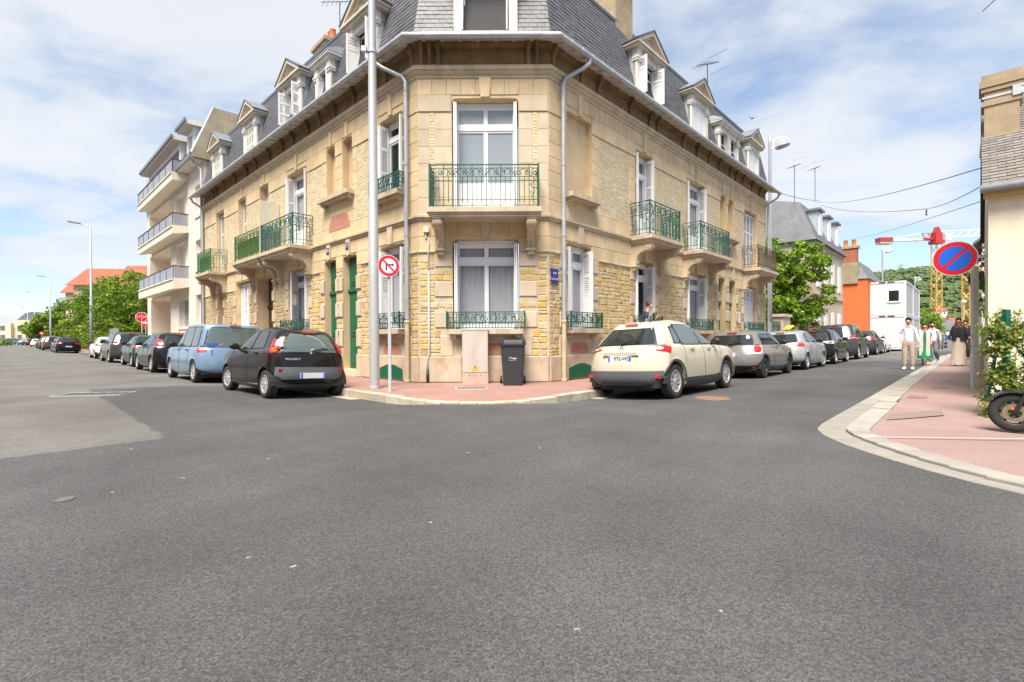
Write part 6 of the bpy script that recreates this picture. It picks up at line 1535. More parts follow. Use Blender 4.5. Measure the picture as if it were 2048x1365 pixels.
# no right turn sign
c = gpt(780, 781, 0.1)
e = empty('no_right_turn_sign', TR(c.x, c.y, 0.09), 'round red and white no right turn sign on a thin steel post', 'sign')
mb = MB(TR(c.x, c.y, 0.05)); mb.prism([(-.03, -.02), (.03, -.02), (.03, .02), (-.03, .02)], 0, 2.82, 'z'); mb.build('post', m_galv, e)
cc = at(777.5, 532, c.y - 0.05); Fs = NF(cc, (0.42, -0.9, 0)); R0 = 0.222
mb = MB(Fs); disc(mb, R0, -0.012, 0.0); mb.build('plate', m_swhite, e)
mb = MB(Fs); ring(mb, R0 * .70, R0 * .95, 0.0, 0.0025); mb.build('red_ring', m_sred, e)
mb = MB(Fs); bar2(mb, (-R0 * .22, -R0 * .42), (-R0 * .22, R0 * .16), .028, 0, .0018); bar2(mb, (-R0 * .22 + .014, R0 * .10), (R0 * .34, R0 * .10), .026, 0, .0018); mb.prism([(R0 * .30, R0 * .10 - .032), (R0 * .50, R0 * .10), (R0 * .30, R0 * .10 + .032)], 0, .0018, 'z'); mb.build('arrow', m_ink, e)
mb = MB(Fs); bar2(mb, (-R0 * .53, R0 * .53), (R0 * .53, -R0 * .53), .034, 0.0019, 0.0036); mb.build('red_bar', m_sred, e)
# no parking sign
c = gpt(1949, 779, 0.125)
e = empty('no_parking_sign', TR(c.x, c.y, 0.1), 'large blue and red no parking sign on a galvanised post by the right wall', 'sign')
mb = MB(TR(c.x, c.y, 0.05)); mb.prism([(-.055, -.03), (.055, -.03), (.055, .03), (-.055, .03)], 0, 2.46, 'z'); mb.build('post', m_galv, e)
cc = at(1909.5, 517.5, c.y - 0.1); Fs = NF(cc, -uR + V((-0.05, 0, 0))); R0 = 0.33
mb = MB(Fs); disc(mb, R0, -0.014, 0.0, 48); mb.build('plate', m_swhite, e)
mb = MB(Fs); disc(mb, R0 * .955, 0, .002, 48); mb.build('red_field', m_sred, e)
mb = MB(Fs)
for s_ in (-1, 1):
    ri = R0 * .70; hw = .028; pts = []
    a0 = math.asin(hw / ri)
    for k in range(25):
        a = a0 + (pi - 2 * a0) * k / 24; pts.append((ri * cos(a), ri * sin(a)))
    R45 = Matrix.Rotation(radians(45) + (pi if s_ < 0 else 0), 2)
    mb.prism([tuple(R45 @ V(p)) for p in pts], .002, .0036, 'z')
mb.build('blue_field', m_sblue, e)
mb = MB(Fs); mb.box((0.1, -.03, -.05), (0.45, .03, -.016)); mb.build('bracket', m_galv, e)
# electricity cabinet
c = at(950.5, 768, D - 0.36)
e = empty('electricity_cabinet', TR(c.x, c.y + 0.1, 0.11), 'beige electricity cabinet with a yellow warning triangle against the corner wall', 'cabinet')
m_cab = mat('cabinet_polyester', (0.50, 0.44, 0.39), 0.6, 0.08, 3, stain=(0.36, 0.29, 0.24), stain_amt=.5)
Fb = TR(c.x, c.y, 0.11)
mb = MB(Fb); mb.box((-.30, 0, 0), (.30, .26, .25)); mb.build('base', mat('cabinet_base', (0.47, 0.36, 0.30), 0.7, 0.1, 4, stain=(0.40, 0.2, 0.13), stain_amt=.6), e)
mb = MB(Fb); mb.box((-.295, .006, .251), (.295, .26, 1.235)); mb.box((-.31, -.008, 1.236), (.31, .27, 1.26)); mb.build('casing', m_cab, e)
mb = MB(Fb); mb.pil(-.285, .285, .27, 1.22, -0.02, -0.006, 0.004) if False else mb.box((-.285, -.004, .275), (.285, .004, 1.225)); mb.build('door', m_cab, e)
mb = MB(Fb); mb.prism([(-.085, .31), (.085, .31), (0, .46)], -.0075, -.0042, 'y'); tri = mb.build('warning_triangle', mat('warning_yellow', (0.72, 0.40, 0.02), 0.5, 0.05), e)
mb = MB(Fb); mb.prism([(.0, .43), (-.02, .375), (.002, .378), (-.012, .33), (.022, .392), (.0, .388), (.014, .43)], -.0095, -.0077, 'y'); mb.build('bolt_symbol', m_ink, tri)
mb = MB(Fb)
for x in (-.13, .13): mb.prism([(x - .015, .2), (x + .015, .2), (x, .23)], -.004, 0.0, 'y')
mb.build('vent_marks', m_ink, e)
# wheeled bin
c = gpt(1026, 773, 0.1)
e = empty('wheeled_bin', TR(c.x, c.y + .3, 0.1), 'dark grey wheeled refuse bin standing on the corner pavement', 'bin')
m_bin = mat('bin_plastic', (0.035, 0.036, 0.040), 0.5, 0.1, 6)
Fb = TR(c.x, c.y + .02, 0.1)
mb = MB(Fb)
def ringr(w, d0, d1, z, r=.05):
    pts = []
    for (cx_, cy_, a0) in ((w - r, d0 + r, -pi / 2), (w - r, d1 - r, 0), (-w + r, d1 - r, pi / 2), (-w + r, d0 + r, pi)):
        for k in range(4): a = a0 + pi / 2 * k / 3; pts.append((cx_ + r * cos(a), cy_ + r * sin(a), z))
    return pts
rows = [ringr(.21, .02, .5, 0.0), ringr(.215, .015, .5, .03), ringr(.265, -.05, .62, .88), ringr(.27, -.055, .63, .90)]
mb.grid(rows, close=True); mb.build('bin_body', m_bin, e, smooth=False)
mb = MB(Fb); mb.grid([ringr(.285, -.075, .65, .90), ringr(.29, -.08, .65, .93), ringr(.285, -.07, .65, .97), ringr(.25, -.02, .62, 1.02), ringr(.12, .2, .5, 1.03)], close=True); n0 = len(mb.v); mb.f.append(tuple(range(n0 - 16, n0))); mb.m.append(0); mb.build('lid', m_bin, e)
mb = MB(Fb)
for x in (-.24, .24): mb.box((x - .035, -.085, .95), (x + .035, .0, 1.04))
mb.build('lid_grip', m_bin, e)
for x in (-.27, .27):
    mb = MB(Fb); mb.lathe([(0, -.025), (.09, -.025), (.1, -.015), (.1, .015), (.09, .025), (0, .025)], 18, M=Matrix.Translation((x, .5, .1)) @ Matrix.Rotation(pi / 2, 4, 'Y')); mb.build('wheel', m_rubber, e)
mb = MB(Fb); mb.tube([(-.09, -.028, .62), (-.03, -.028, .635), (0.02, -.028, .60), (.09, -.028, .62)], .006, 5); mb.tube([(.03, -.028, .61), (.03, -.028, .66)], .005, 5); mb.box((-.09, -.027, .575), (.07, -.022, .587)); mb.build('emblem', m_lw, e)

# street lamps further away
m_lpole = mat('lamp_pole_grey', (0.36, 0.37, 0.38), 0.5, 0.08, 4, metal=.2)
def swan_lamp(px, py, Y, label, grp):
    p = at(px, py, Y); h = p.z
    e = empty('street_lamp', TR(p.x, p.y, 0.1), label, 'street lamp', grp); Fp = TR(p.x, p.y, 0.0, aR + pi / 2 * 0)
    Fp = Matrix.Translation((p.x, p.y, 0))
    mb = MB(Fp); mb.tube([(0, 0, 0), (0, 0, 4), (0, 0, h - .1), (0, 0, h + .35)], [.10, .085, .075, .07], 12); mb.build('pole', m_lpole, e, smooth=True)
    R = .42; mb = MB(Fp); cx_ = R + .16
    pts = [V((cx_ - R * cos(a), 0, h - .1 + R * .82 * sin(a))) for a in [pi * k / 14 - .3 for k in range(17)]]
    mb.tube([V((0, 0, h - .55)), V((.12, 0, h - .35))] + pts, .035, 8); mb.build('arched_arm', m_white, e, smooth=True)
    mb = MB(Fp); mb.lathe([(0, -.11), (.28, -.1), (.36, -.03), (.34, .04), (.14, .1), (0, .1)], 22, M=Matrix.Translation((cx_ + .06, 0, h - .2)) @ Matrix.Rotation(radians(-14), 4, 'Y')); mb.build('lamp_head', m_zinc, e, smooth=True)
    mb = MB(Fp); mb.lathe([(.34, 0), (.31, .19), (.17, .33), (0, .37)], 18, M=Matrix.Translation((cx_ + .05, 0, h - .12)) @ Matrix.Rotation(radians(-14), 4, 'Y')); mb.build('glass_dome', glass_mat('lamp_dome', (.6, .65, .7), .05, .8) , e, smooth=True)
swan_lamp(1540, 284, 25.0, 'tall street lamp with a round arched head beyond the right end of the building', 'arched street lamps')
swan_lamp(1765, 500, 50, 'arched street lamp rising behind the white site cabins', 'arched street lamps')
swan_lamp(1830, 558, 74, 'distant arched street lamp right of the site cabins', 'arched street lamps')
def flat_lamp(px, py, Y, label, base=0.1):
    p = at(px, py, Y); h = p.z
    e = empty('street_lamp', TR(p.x, p.y, base), label, 'street lamp', 'flat headed lamps along the left street'); Fp = Matrix.Translation((p.x, p.y, 0))
    mb = MB(Fp); mb.tube([(0, 0, 0), (0, 0, 4.5), (0, 0, 4.55), (0, 0, h)], [.14, .125, .10, .06], 12); mb.build('pole', m_lpole, e, smooth=True)
    d = -cr0 * .85 - V((0, .3, 0)); mb = MB(Fp); mb.tube([V((0, 0, h - .1)), V((0, 0, h)) + d * .2, V((0, 0, h + .12)) + d * .8], .035, 6); mb.build('arm', m_alu, e, smooth=True)
    mb = MB(Fp @ Matrix.Translation(V((0, 0, h + .14)) + d * .9) @ Matrix.Rotation(math.atan2(d.y, d.x), 4, 'Z') @ Matrix.Rotation(radians(-8), 4, 'Y')); mb.prism([(-.1, -.12), (.75, -.16), (.8, 0), (.75, .16), (-.1, .12)], -.04, .06, 'z'); mb.build('lamp_head', m_zincd, e)
flat_lamp(181, 452, 42, 'nearest flat headed street lamp in front of the clipped trees'); flat_lamp(100, 556, 78, 'second flat headed street lamp along the left street'); flat_lamp(69, 586, 112, 'third flat headed street lamp along the left street'); flat_lamp(55, 617, 148, 'farthest flat headed street lamp along the left street')
# ball lamp on the right pavement far away
p = at(1928, 604, 66); e = empty('street_lamp', TR(p.x, p.y, .1), 'slim street lamp with a small white globe far along the right pavement', 'street lamp')
mb = MB(Matrix.Translation((p.x, p.y, 0))); mb.tube([(0, 0, 0), (0, 0, p.z - .3)], .07, 8); mb.build('pole', m_alu, e); mb = MB(Matrix.Translation((p.x, p.y, 0))); mb.lathe([(0, p.z - .25), (.2, p.z - .2), (.27, p.z), (.2, p.z + .18), (0, p.z + .25)], 14); mb.build('globe', m_white, e, smooth=True)
# stop sign and no entry sign at the side street
p = at(283, 634.5, 39.0); e = empty('stop_sign', TR(p.x, p.y, .1), 'red octagonal stop sign at the side street on the left', 'sign')
Fs = NF(p, (0.66, -.75, 0)); R0 = .40
mb = MB(Fs); oc = [(cos(pi / 8 + k * pi / 4), sin(pi / 8 + k * pi / 4)) for k in range(8)]; mb.prism([(a * R0 * 1.06, b * R0 * 1.06) for a, b in oc], -.02, 0, 'z'); mb.build('plate', m_swhite, e)
mb = MB(Fs); mb.prism([(a * R0 * .96, b * R0 * .96) for a, b in oc], 0, .004, 'z'); mb.build('red_field', m_sred, e)
text('lettering', 'STOP', .27, m_swhite, e, Fs @ Matrix.Translation((0, 0, .007)), .003, sx=1.05)
mb = MB(Matrix.Translation((p.x, p.y + .03, 0))); mb.tube([(0, 0, 0), (0, 0, p.z + .3)], .035, 8); mb.build('post', mat('cream_post', (0.55, 0.5, 0.38), .6), e)
p2 = at(291, 646, 40.5); e = empty('no_entry_sign', TR(p2.x, p2.y, .1), 'round red no entry sign partly behind the stop sign', 'sign')
Fs = NF(p2, (.45, -.9, 0)); mb = MB(Fs); disc(mb, .33, -.02, 0); mb.build('plate', m_sred, e); mb = MB(Fs); mb.box((-.22, -.05, 0), (.22, .05, .004)); mb.build('white_bar', m_swhite, e); mb = MB(Matrix.Translation((p2.x, p2.y + .03, 0))); mb.tube([(0, 0, 0), (0, 0, p2.z + .3)], .035, 8); mb.build('post', mat('cream_post', None), e)
p3 = at(83, 667, 100); e = empty('no_entry_sign', TR(p3.x, p3.y, .1), 'tiny distant red and white round sign above the far parked cars', 'sign')
mb = MB(NF(p3, (.5, -.85, 0))); disc(mb, .36, -.02, 0); mb.build('plate', m_sred, e); mb = MB(NF(p3, (.5, -.85, 0))); bar2(mb, (-.2, .12), (.22, -.1), .16, 0, .004); mb.build('white_bar', m_swhite, e); mb = MB(Matrix.Translation((p3.x, p3.y + .03, 0))); mb.tube([(0, 0, 0), (0, 0, p3.z)], .04, 6); mb.build('post', m_galv, e)

# ------------------------------------------------------------------ house on the right with ivy fence and scooter
FHc = rpt(2.2, 7.46)
FH = frame(V((FHc.x, FHc.y, 0)), -uL, nL)        # t to the right and towards us, n out to the crossing
m_cream = mat('cream_render', (0.75, 0.68, 0.53), .9, .05, 1.2, bump=.25, bscale=30, stain=(0.50, 0.44, 0.33), stain_amt=.35)
hs = empty('cream_house', FH @ V((2, -2, 0)), 'low cream rendered house with slate roof and chimney at the right edge', 'house')
mb = MB(FH); mb.box((0, -6, 0), (8, 0, 3.45)); mb.add([(0, 0, 3.4), (0, -3, 5.9), (0, -6, 3.4)], [(0, 1, 2)]); mb.build('wall', m_cream, hs)
mb = MB(FH); mb.box((-.06, 0.0, 3.40), (8, 0.16, 3.47)); mb.build('eaves_board', mat('ochre_board', (0.50, 0.33, 0.12), .7, .1), hs)
mb = MB(FH); mb.tube([(-.1, .22, 3.52), (3, .22, 3.52), (8, .22, 3.52)], .06, 10); mb.build('gutter', m_zinc, hs, smooth=True)
mb = MB(FH); mb.add([(-.08, .2, 3.52), (8, .2, 3.52), (8, -3.0, 5.95), (-.08, -3.0, 5.95)], [(0, 1, 2, 3)]); mb.add([(-.08, -6.2, 3.52), (8, -6.2, 3.52), (8, -3.0, 5.95), (-.08, -3.0, 5.95)], [(3, 2, 1, 0)])
rf = mb.build('roof', m_slatebase, hs)
dz, dn = 2.43, -3.2; ln = sqrt(dz * dz + dn * dn); nrw = 34
mbs = MB(FH); cnt = 0
for r_ in range(nrw):
    s0, s1 = r_ / nrw, (r_ + 1) / nrw + .006; y0_, z0_ = .2 + dn * s0, 3.52 + dz * s0; y1_, z1_ = .2 + dn * s1, 3.52 + dz * s1
    t = -.08 - (.1 if r_ % 2 else 0)
    while t < 2.2:
        a, b = max(t, -.08), t + .2; th = .016 + random.uniform(0, .006); q = MB(FH) if r_ < 26 and t < 1.0 else mbs
        on, oz = .605 * th, .796 * th
        q.add([(a + .003, y0_, z0_), (b - .003, y0_, z0_), (a + .003, y0_ + on, z0_ + oz), (b - .003, y0_ + on, z0_ + oz), (a + .003, y1_ + .002, z1_ + .003), (b - .003, y1_ + .002, z1_ + .003)], [(0, 1, 3, 2), (2, 3, 5, 4), (0, 2, 4), (1, 5, 3)])
        if q is not mbs: q.build('slate', mat('brown_slate', None, .6, .2, 8, cols=[(.20, .175, .15), (.15, .14, .13), (.24, .205, .175), (.17, .165, .165), (.22, .19, .155)]), rf)
        t += .2
kind(mbs.build('slates', MATS['brown_slate'], rf), 'stuff')
cb_ = FH @ V((0.19, -1.75, 0)); Fc = frame(V((cb_.x, cb_.y, 0)), -uL, nL)
ch = empty('chimney', Fc @ V((0, 0, 4.5)), parent=hs)
m_chd = mat('chimney_render', (0.36, 0.275, 0.18), .9, .15, 3, stain=(0.24, 0.18, 0.11), stain_amt=.5)
mb = MB(Fc); mb.box((-.23, -.22, 4.6), (.23, .22, 5.75)); mb.box((-.27, -.24, 5.42), (.27, .24, 5.5)); mb.box((-.275, -.25, 5.68), (.275, .25, 5.76)); mb.box((-.30, -.27, 5.761), (.30, .27, 5.88)); mb.build('stack', m_chd, ch)
mb = MB(Fc); mb.box((-.27, -.24, 5.881), (.27, .24, 5.99)); mb.build('cap', m_chim, ch)
mb = MB(Fc); mb.box((-.29, -.26, 4.6), (.29, .26, 4.72)); mb.build('flashing', m_lead, ch)
mb = MB(Fc); mb.box((-.26, .222, 5.56), (.25, .232, 5.60)); mb.box((.14, .222, 5.5), (.3, .26, 5.68)); mb.box((.25, .24, 5.51), (.50, .27, 5.54)); mb.box((.25, .24, 5.64), (.50, .27, 5.67)); mb.build('mast_bracket', m_galv, ch)
mb = MB(Fc); mb.tube([(.50, .295, 5.15), (.50, .295, 10)], .018, 8); mb.build('antenna_mast', mat('mast_purple', (0.085, 0.035, 0.055), .5, .1), ch)
pq = at(1975, 14, cb_.y); q0 = Fc.inverted() @ pq
mb = MB(Fc); a_, b_ = q0, V((.5, .3, q0.z + .5)); mb.tube([a_ + (a_ - b_) * .1, b_], .008, 6)
for k in range(4):
    c_ = a_.lerp(b_, k / 4.5); d_ = V((.04, .16, -.04)); mb.tube([c_ - d_, c_ + d_], .003, 4)
mb.build('aerial', m_black, ch)

# leaves helper
m_leafs = {}
def leaf_mat(name, cols, tr=.35):
    if name in m_leafs: return m_leafs[name]
    m = mat(name, None, .55, .0, cols=cols, spec=.3)
    t = m.node_tree; b = t.nodes['Principled BSDF']; tl = t.nodes.new('ShaderNodeBsdfTranslucent'); mx_ = t.nodes.new('ShaderNodeMixShader'); mx_.inputs[0].default_value = tr
    src = b.inputs['Base Color'].links[0].from_socket; t.links.new(src, tl.inputs['Color']); t.links.new(b.outputs[0], mx_.inputs[1]); t.links.new(tl.outputs[0], mx_.inputs[2]); t.links.new(mx_.outputs[0], t.nodes['Material Output'].inputs[0])
    m_leafs[name] = m; return m
def leaves(mb, pts, size, up=.4, asp=.55):
    for p, nrm_ in pts:
        n = (nrm_ + V((random.gauss(0, .5), random.gauss(0, .5), random.gauss(0, .5) + up))).normalized()
        a = n.orthogonal().normalized(); a.rotate(Matrix.Rotation(random.uniform(0, 2 * pi), 3, n)); b = n.cross(a); s_ = size * random.uniform(.6, 1.3)
        f = n * s_ * .18
        i = len(mb.v); mb.v += [p - a * s_, p + b * s_ * asp + f, p + a * s_, p - b * s_ * asp + f]
        mb.f += [(i, i + 1, i + 2), (i, i + 2, i + 3)]; mb.m += [0, 0]
def blob_pts(n, c, r, shell=.55, gap=.0):
    out_ = []
    while len(out_) < n:
        d = V((random.gauss(0, 1), random.gauss(0, 1), random.gauss(0, 1))).normalized(); k = (shell + (1 - shell) * random.random() ** .5)
        k *= 1 + .16 * sin(d.x * 7 + c.x) * sin(d.z * 6 + c.y) + random.gauss(0, .05)
        out_.append((c + V((d.x * r[0], d.y * r[1], d.z * r[2])) * k, d))
    return out_
def clump_pts(n, c, r, nc, cr_, shell=.75):
    out_ = []
    cs_ = blob_pts(nc, c, r, shell)
    for q, d in cs_: out_ += blob_pts(max(1, n // nc), q, (cr_ * random.uniform(.7, 1.3),) * 2 + (cr_ * random.uniform(.6, 1.0),), .5)
    return out_
# green posts, wire and ivy
fe = empty('wire_fence', gpt(1990, 770, .05), 'dark green wire fence with angle posts beside the cream house', 'fence')
fp_ = V((6.72, 6.62, 0)); m_gpost = mat('green_post', (0.008, 0.10, 0.075), .4, .1)
mb = MB(Matrix.Translation(fp_)); mb.box((-.03, -.03, 0), (.03, .03, 1.52)); mb.build('post', m_gpost, fe)
mb = MB(Matrix.Translation(fp_)); mb.tube([(0, 0, 1.2), (.42, -.42, .1)], .02, 6); mb.tube([(-.02, .03, 1.45), (-.13, .16, .1)], .022, 6); mb.build('brace', m_gpost, fe)
mb = MB(); d1 = -uL; 
for k in range(26):
    for s_ in (-1, 1):
        x0 = k * .085; a_ = fp_ + d1 * x0; zz0 = .35 if s_ > 0 else 1.45
        b_ = a_ + d1 * 1.1; mb.tube([V((a_.x, a_.y, .35 if s_ > 0 else 1.45)), V((b_.x, b_.y, 1.45 if s_ > 0 else .35))], .0016, 3, cap=False)
mb.build('wire_mesh', m_galv, fe)
iv = empty('ivy', fp_ + V((0, 0, .05)), 'green ivy climbing over the wire fence beside the scooter', 'ivy')
m_ivy = leaf_mat('ivy_leaf', [(.13, .24, .03), (.22, .33, .05), (.08, .17, .03), (.29, .37, .08), (.16, .27, .04), (.40, .28, .10), (.14, .25, .05)])
mb = MB(); pts = []
for (x, y, z, rx, rz, n) in ((-.02, .02, 1.22, .15, .26, 420), (-.05, .05, .85, .16, .35, 460), (-.05, .05, .45, .2, .3, 520), (-.03, -.03, .18, .27, .16, 560), (.18, -.18, .25, .24, .2, 380), (.17, -.16, 1.15, .14, .22, 220), (.2, -.2, .7, .17, .3, 260)):
    pts += clump_pts(n, fp_ + V((x, y, z)), (rx, rx, rz), 16, .1, .5)
pts = [(p, d) for p, d in pts if p.z > .06]
leaves(mb, pts + [(p + V((random.gauss(0, .05), random.gauss(0, .05), random.gauss(0, .05))), d) for p, d in pts], .025, .2, .8); mb.build('foliage', m_ivy, iv)
for k in range(7):
    mb = MB(); a_ = fp_ + V((random.uniform(-.2, .3), random.uniform(-.25, .2), 1.2)); b_ = a_ + V((random.uniform(-.25, .35), random.uniform(-.3, .3), random.uniform(.3, .75)))
    mb.tube([a_, a_.lerp(b_, .5) + V((random.uniform(-.1, .1), 0, .05)), b_], .004, 4, cap=False); leaves(mb, [(a_.lerp(b_, random.random()), V((0, -1, 0))) for _ in range(10)], .03); mb.build('tendril', m_ivy, iv)
# boundary wall, dark shrub along the right building line
bw = empty('boundary_wall', rpt(9, 7.6, 0), 'rough low boundary wall along the right pavement behind the no parking sign', 'wall')
mb = MB(FR)
mb.box((2.4, 7.47, 0), (26, 7.75, 1.3)); mb.build('wall', m_chim, bw)
for k in range(8):
    mb = MB(FR); mb.box((2.6 + k * 2.9, 7.44, 1.3), (5.45 + k * 2.9, 7.78, 1.37)); mb.build('coping_slab', m_grey, bw)
sh = empty('shrub', rpt(6, 8.0, 0), 'mixed green and dark purple shrub above the boundary wall', 'shrub')
mb = MB(); leaves(mb, clump_pts(900, rpt(7.2, 7.75, 2.0), (.42, .42, .7), 26, .2), .07); mb.build('foliage', leaf_mat('shrub_green', [(.05, .13, .015), (.10, .20, .02), (.04, .09, .015)]), sh)
mb = MB(); leaves(mb, clump_pts(700, rpt(12.5, 7.9, 3.0), (.6, .6, 1.0), 20, .25), .08); mb.build('dark_foliage', leaf_mat('shrub_purple', [(.05, .012, .02), (.07, .02, .03), (.035, .012, .018), (.10, .07, .02)]), sh)
mb = MB(); mb.tube([rpt(7.2, 7.9, .1), rpt(7.2, 7.85, 2.2)], .03, 5); mb.build('stem', m_wood, sh)

# scooter
sc0 = V((5.80, 5.62, 0.055)); fw = uL
lf = V((-fw.y, fw.x, 0)); Ms = Matrix(((fw.x, lf.x, 0, sc0.x), (fw.y, lf.y, 0, sc0.y), (0, 0, 1, sc0.z), (0, 0, 0, 1)))
scoot = empty('motor_scooter', Ms, 'black motor scooter parked on the right pavement, only its front in view', 'scooter')
m_sblk = paint('scooter_black', (0.012, 0.012, 0.013))
rw = .225
def swheel(x, nm):
    Mx = Matrix.Translation((x, 0, rw)) @ Matrix.Rotation(pi / 2, 4, 'X')
    mb = MB(Ms); mb.lathe([(rw * .62, -.05), (rw * .8, -.06), (rw * .95, -.045), (rw, -.015), (rw, .015), (rw * .95, .045), (rw * .8, .06), (rw * .62, .05)], 34, M=Mx); w_ = mb.build('wheel', m_tyre, scoot, smooth=True)
    mb = MB(Ms); mb.lathe([(rw * .62, -.05), (rw * .58, -.045), (rw * .55, 0), (rw * .58, .045), (rw * .62, .05)], 30, M=Mx)
    for k in range(6):
        a = k * pi / 3; mb.tube([Mx @ V((0.03 * cos(a), .03 * sin(a), 0)), Mx @ V((rw * .58 * cos(a + .15), rw * .58 * sin(a + .15), 0))], .011, 6)
    mb.lathe([(0, -.05), (.035, -.05), (.035, .05), (0, .05)], 12, M=Mx); mb.build('rim', m_black, w_)
    mb = MB(Ms); ringp = [(.06, -.058), (.105, -.058), (.105, -.054), (.06, -.054), (.06, -.058)]; mb.lathe([(a, -b) for a, b in ringp], 26, M=Mx); mb.build('brake_disc', mat('disc_steel', (.30, .24, .2), .4, .2, 30, metal=.6), w_)
    mb = MB(Ms); mb.lathe([(a, b) for a, b in ringp], 26, M=Mx); mb.build('brake_disc', MATS['disc_steel'], w_)
swheel(0, 'f'); swheel(-1.32, 'r')
mb = MB(Ms)
rows = []
for k in range(11):
    a = radians(28 + 125 * k / 10); rr_ = rw + .035
    rows.append([V((rr_ * cos(a) * (1.0), y, rw + rr_ * sin(a) - abs(y) * .35)) for y in (-.085, -.05, 0, .05, .085)])
mb.grid(rows); mb.build('front_mudguard', m_sblk, scoot, smooth=True)
mb = MB(Ms); mb.tube([(0, .075, rw), (-.16, .075, .62)], .022, 8); mb.tube([(0, -.075, rw), (-.16, -.075, .62)], .022, 8); mb.tube([(-.14, 0, .55), (-.32, 0, 1.02)], .03, 8); mb.build('fork', m_black, scoot)
mb = MB(Ms); mb.lathe([(.0, -.012), (.013, -.01), (.017, 0), (0, .006)], 14, M=Matrix.Translation((.02, .10, rw + .05)) @ Matrix.Rotation(-pi / 2, 4, 'X')); mb.lathe([(.0, -.012), (.024, -.01), (.03, 0), (0, .006)], 14, M=Matrix.Translation((-.06, -.10, rw + .08)) @ Matrix.Rotation(pi / 2, 4, 'X')); mb.build('reflector', m_orange, scoot)
mb = MB(Ms)       # front apron
rows = []
for z, x, w_, dd in ((.34, -.22, .10, .05), (.48, -.10, .15, .10), (.62, -.06, .19, .16), (.78, -.10, .21, .18), (.92, -.2, .2, .15), (1.05, -.3, .14, .1), (1.1, -.36, .05, .04)):
    rows.append([V((x - dd * (1 - cos(a)), w_ * sin(a), z)) for a in [-pi * .75 + 1.5 * pi * k / 12 for k in range(13)]])
mb.grid(rows); mb.build('front_apron', m_sblk, scoot, smooth=True)
mb = MB(Ms); rows = []
for z, x, w_ in ((1.02, -.26, .13), (1.2, -.34, .15), (1.36, -.42, .12), (1.42, -.45, .05)): rows.append([V((x - .06 * (1 - cos(a)), w_ * sin(a), z)) for a in [-1.2 + 2.4 * k / 8 for k in range(9)]])
mb.grid(rows); mb.build('windscreen', m_cglass2, scoot, smooth=True)
mb = MB(Ms); mb.tube([(-.36, -.33, 1.03), (-.3, -.12, 1.06), (-.3, .12, 1.06), (-.36, .33, 1.03)], .018, 8); mb.build('handlebar', m_black, scoot)
mb = MB(Ms); mb.box((-1.0, -.16, .26), (-.25, .16, .36)); rows = []
for x, z0_, z1_, w_ in ((-.72, .36, .72, .14), (-.9, .36, .78, .19), (-1.3, .40, .80, .19), (-1.6, .55, .84, .14), (-1.7, .68, .82, .06)): rows.append([V((x, w_ * s_, zz_)) for s_, zz_ in ((-1, z0_), (-1.05, (z0_ + z1_) / 2), (-.8, z1_), (.8, z1_), (1.05, (z0_ + z1_) / 2), (1, z0_))])
mb.grid(rows); mb.build('rear_body', m_sblk, scoot, smooth=True)
mb = MB(Ms); mb.box((-1.55, -.14, .8), (-.75, .14, .87)); mb.build('seat', m_seat, scoot)
# ------------------------------------------------------------------ apartment block on the left
m_apt = mat('pale_render', (0.72, 0.655, 0.56), .85, .05, .8, stain=(0.52, 0.42, 0.31), stain_amt=.35)
m_aptw = mat('balcony_concrete', (0.72, 0.66, 0.56), .8, .05, 1.0, stain=(0.5, 0.41, 0.3), stain_amt=.35)
m_pebble = mat('pebble_panel', (0.42, 0.36, 0.27), .9, .15, 20)
m_smoke = glass_mat('smoked_glass', (0.30, 0.33, 0.38), .05, .25)
m_railbr = mat('maroon_rail', (0.14, 0.035, 0.03), .4, .05)
m_soffit = mat('soffit_cream', (0.70, 0.66, 0.60), .7, .04)
apt = empty('apartment_block', FL @ V((24, -4, 0)), 'cream apartment block with long glazed balconies and grey mansard roof', 'building')
a0, a1 = EL_ + .18, 31.1
ops = [(18.08, 19.15, 1.75, 3.42, .2), (18.08, 19.15, 4.66, 6.16, .2), (18.08, 19.15, 7.35, 8.9, .2), (20.55, 22.7, 1.80, 3.40, .25), (21.2, 23.2, 4.4, 6.45, .3), (21.2, 23.2, 7.15, 9.15, .3), (24.6, 30.0, 0.15, 3.75, 1.6), (24.4, 30.2, 4.38, 6.6, 1.4), (24.4, 30.2, 7.1, 9.3, 1.4)]
mb = wall_mesh(FL, a0, a1, 0, 9.95, ops); mb.add([(a0, 0, 0), (a0, -9, 0), (a0, -9, 10), (a0, 0, 10)], [(0, 1, 2, 3)]); mb.add([(a1, 0, 0), (a1, -9, 0), (a1, -9, 12), (a1, 0, 12)], [(0, 1, 2, 3)])
mb.build('wall', m_apt, apt)
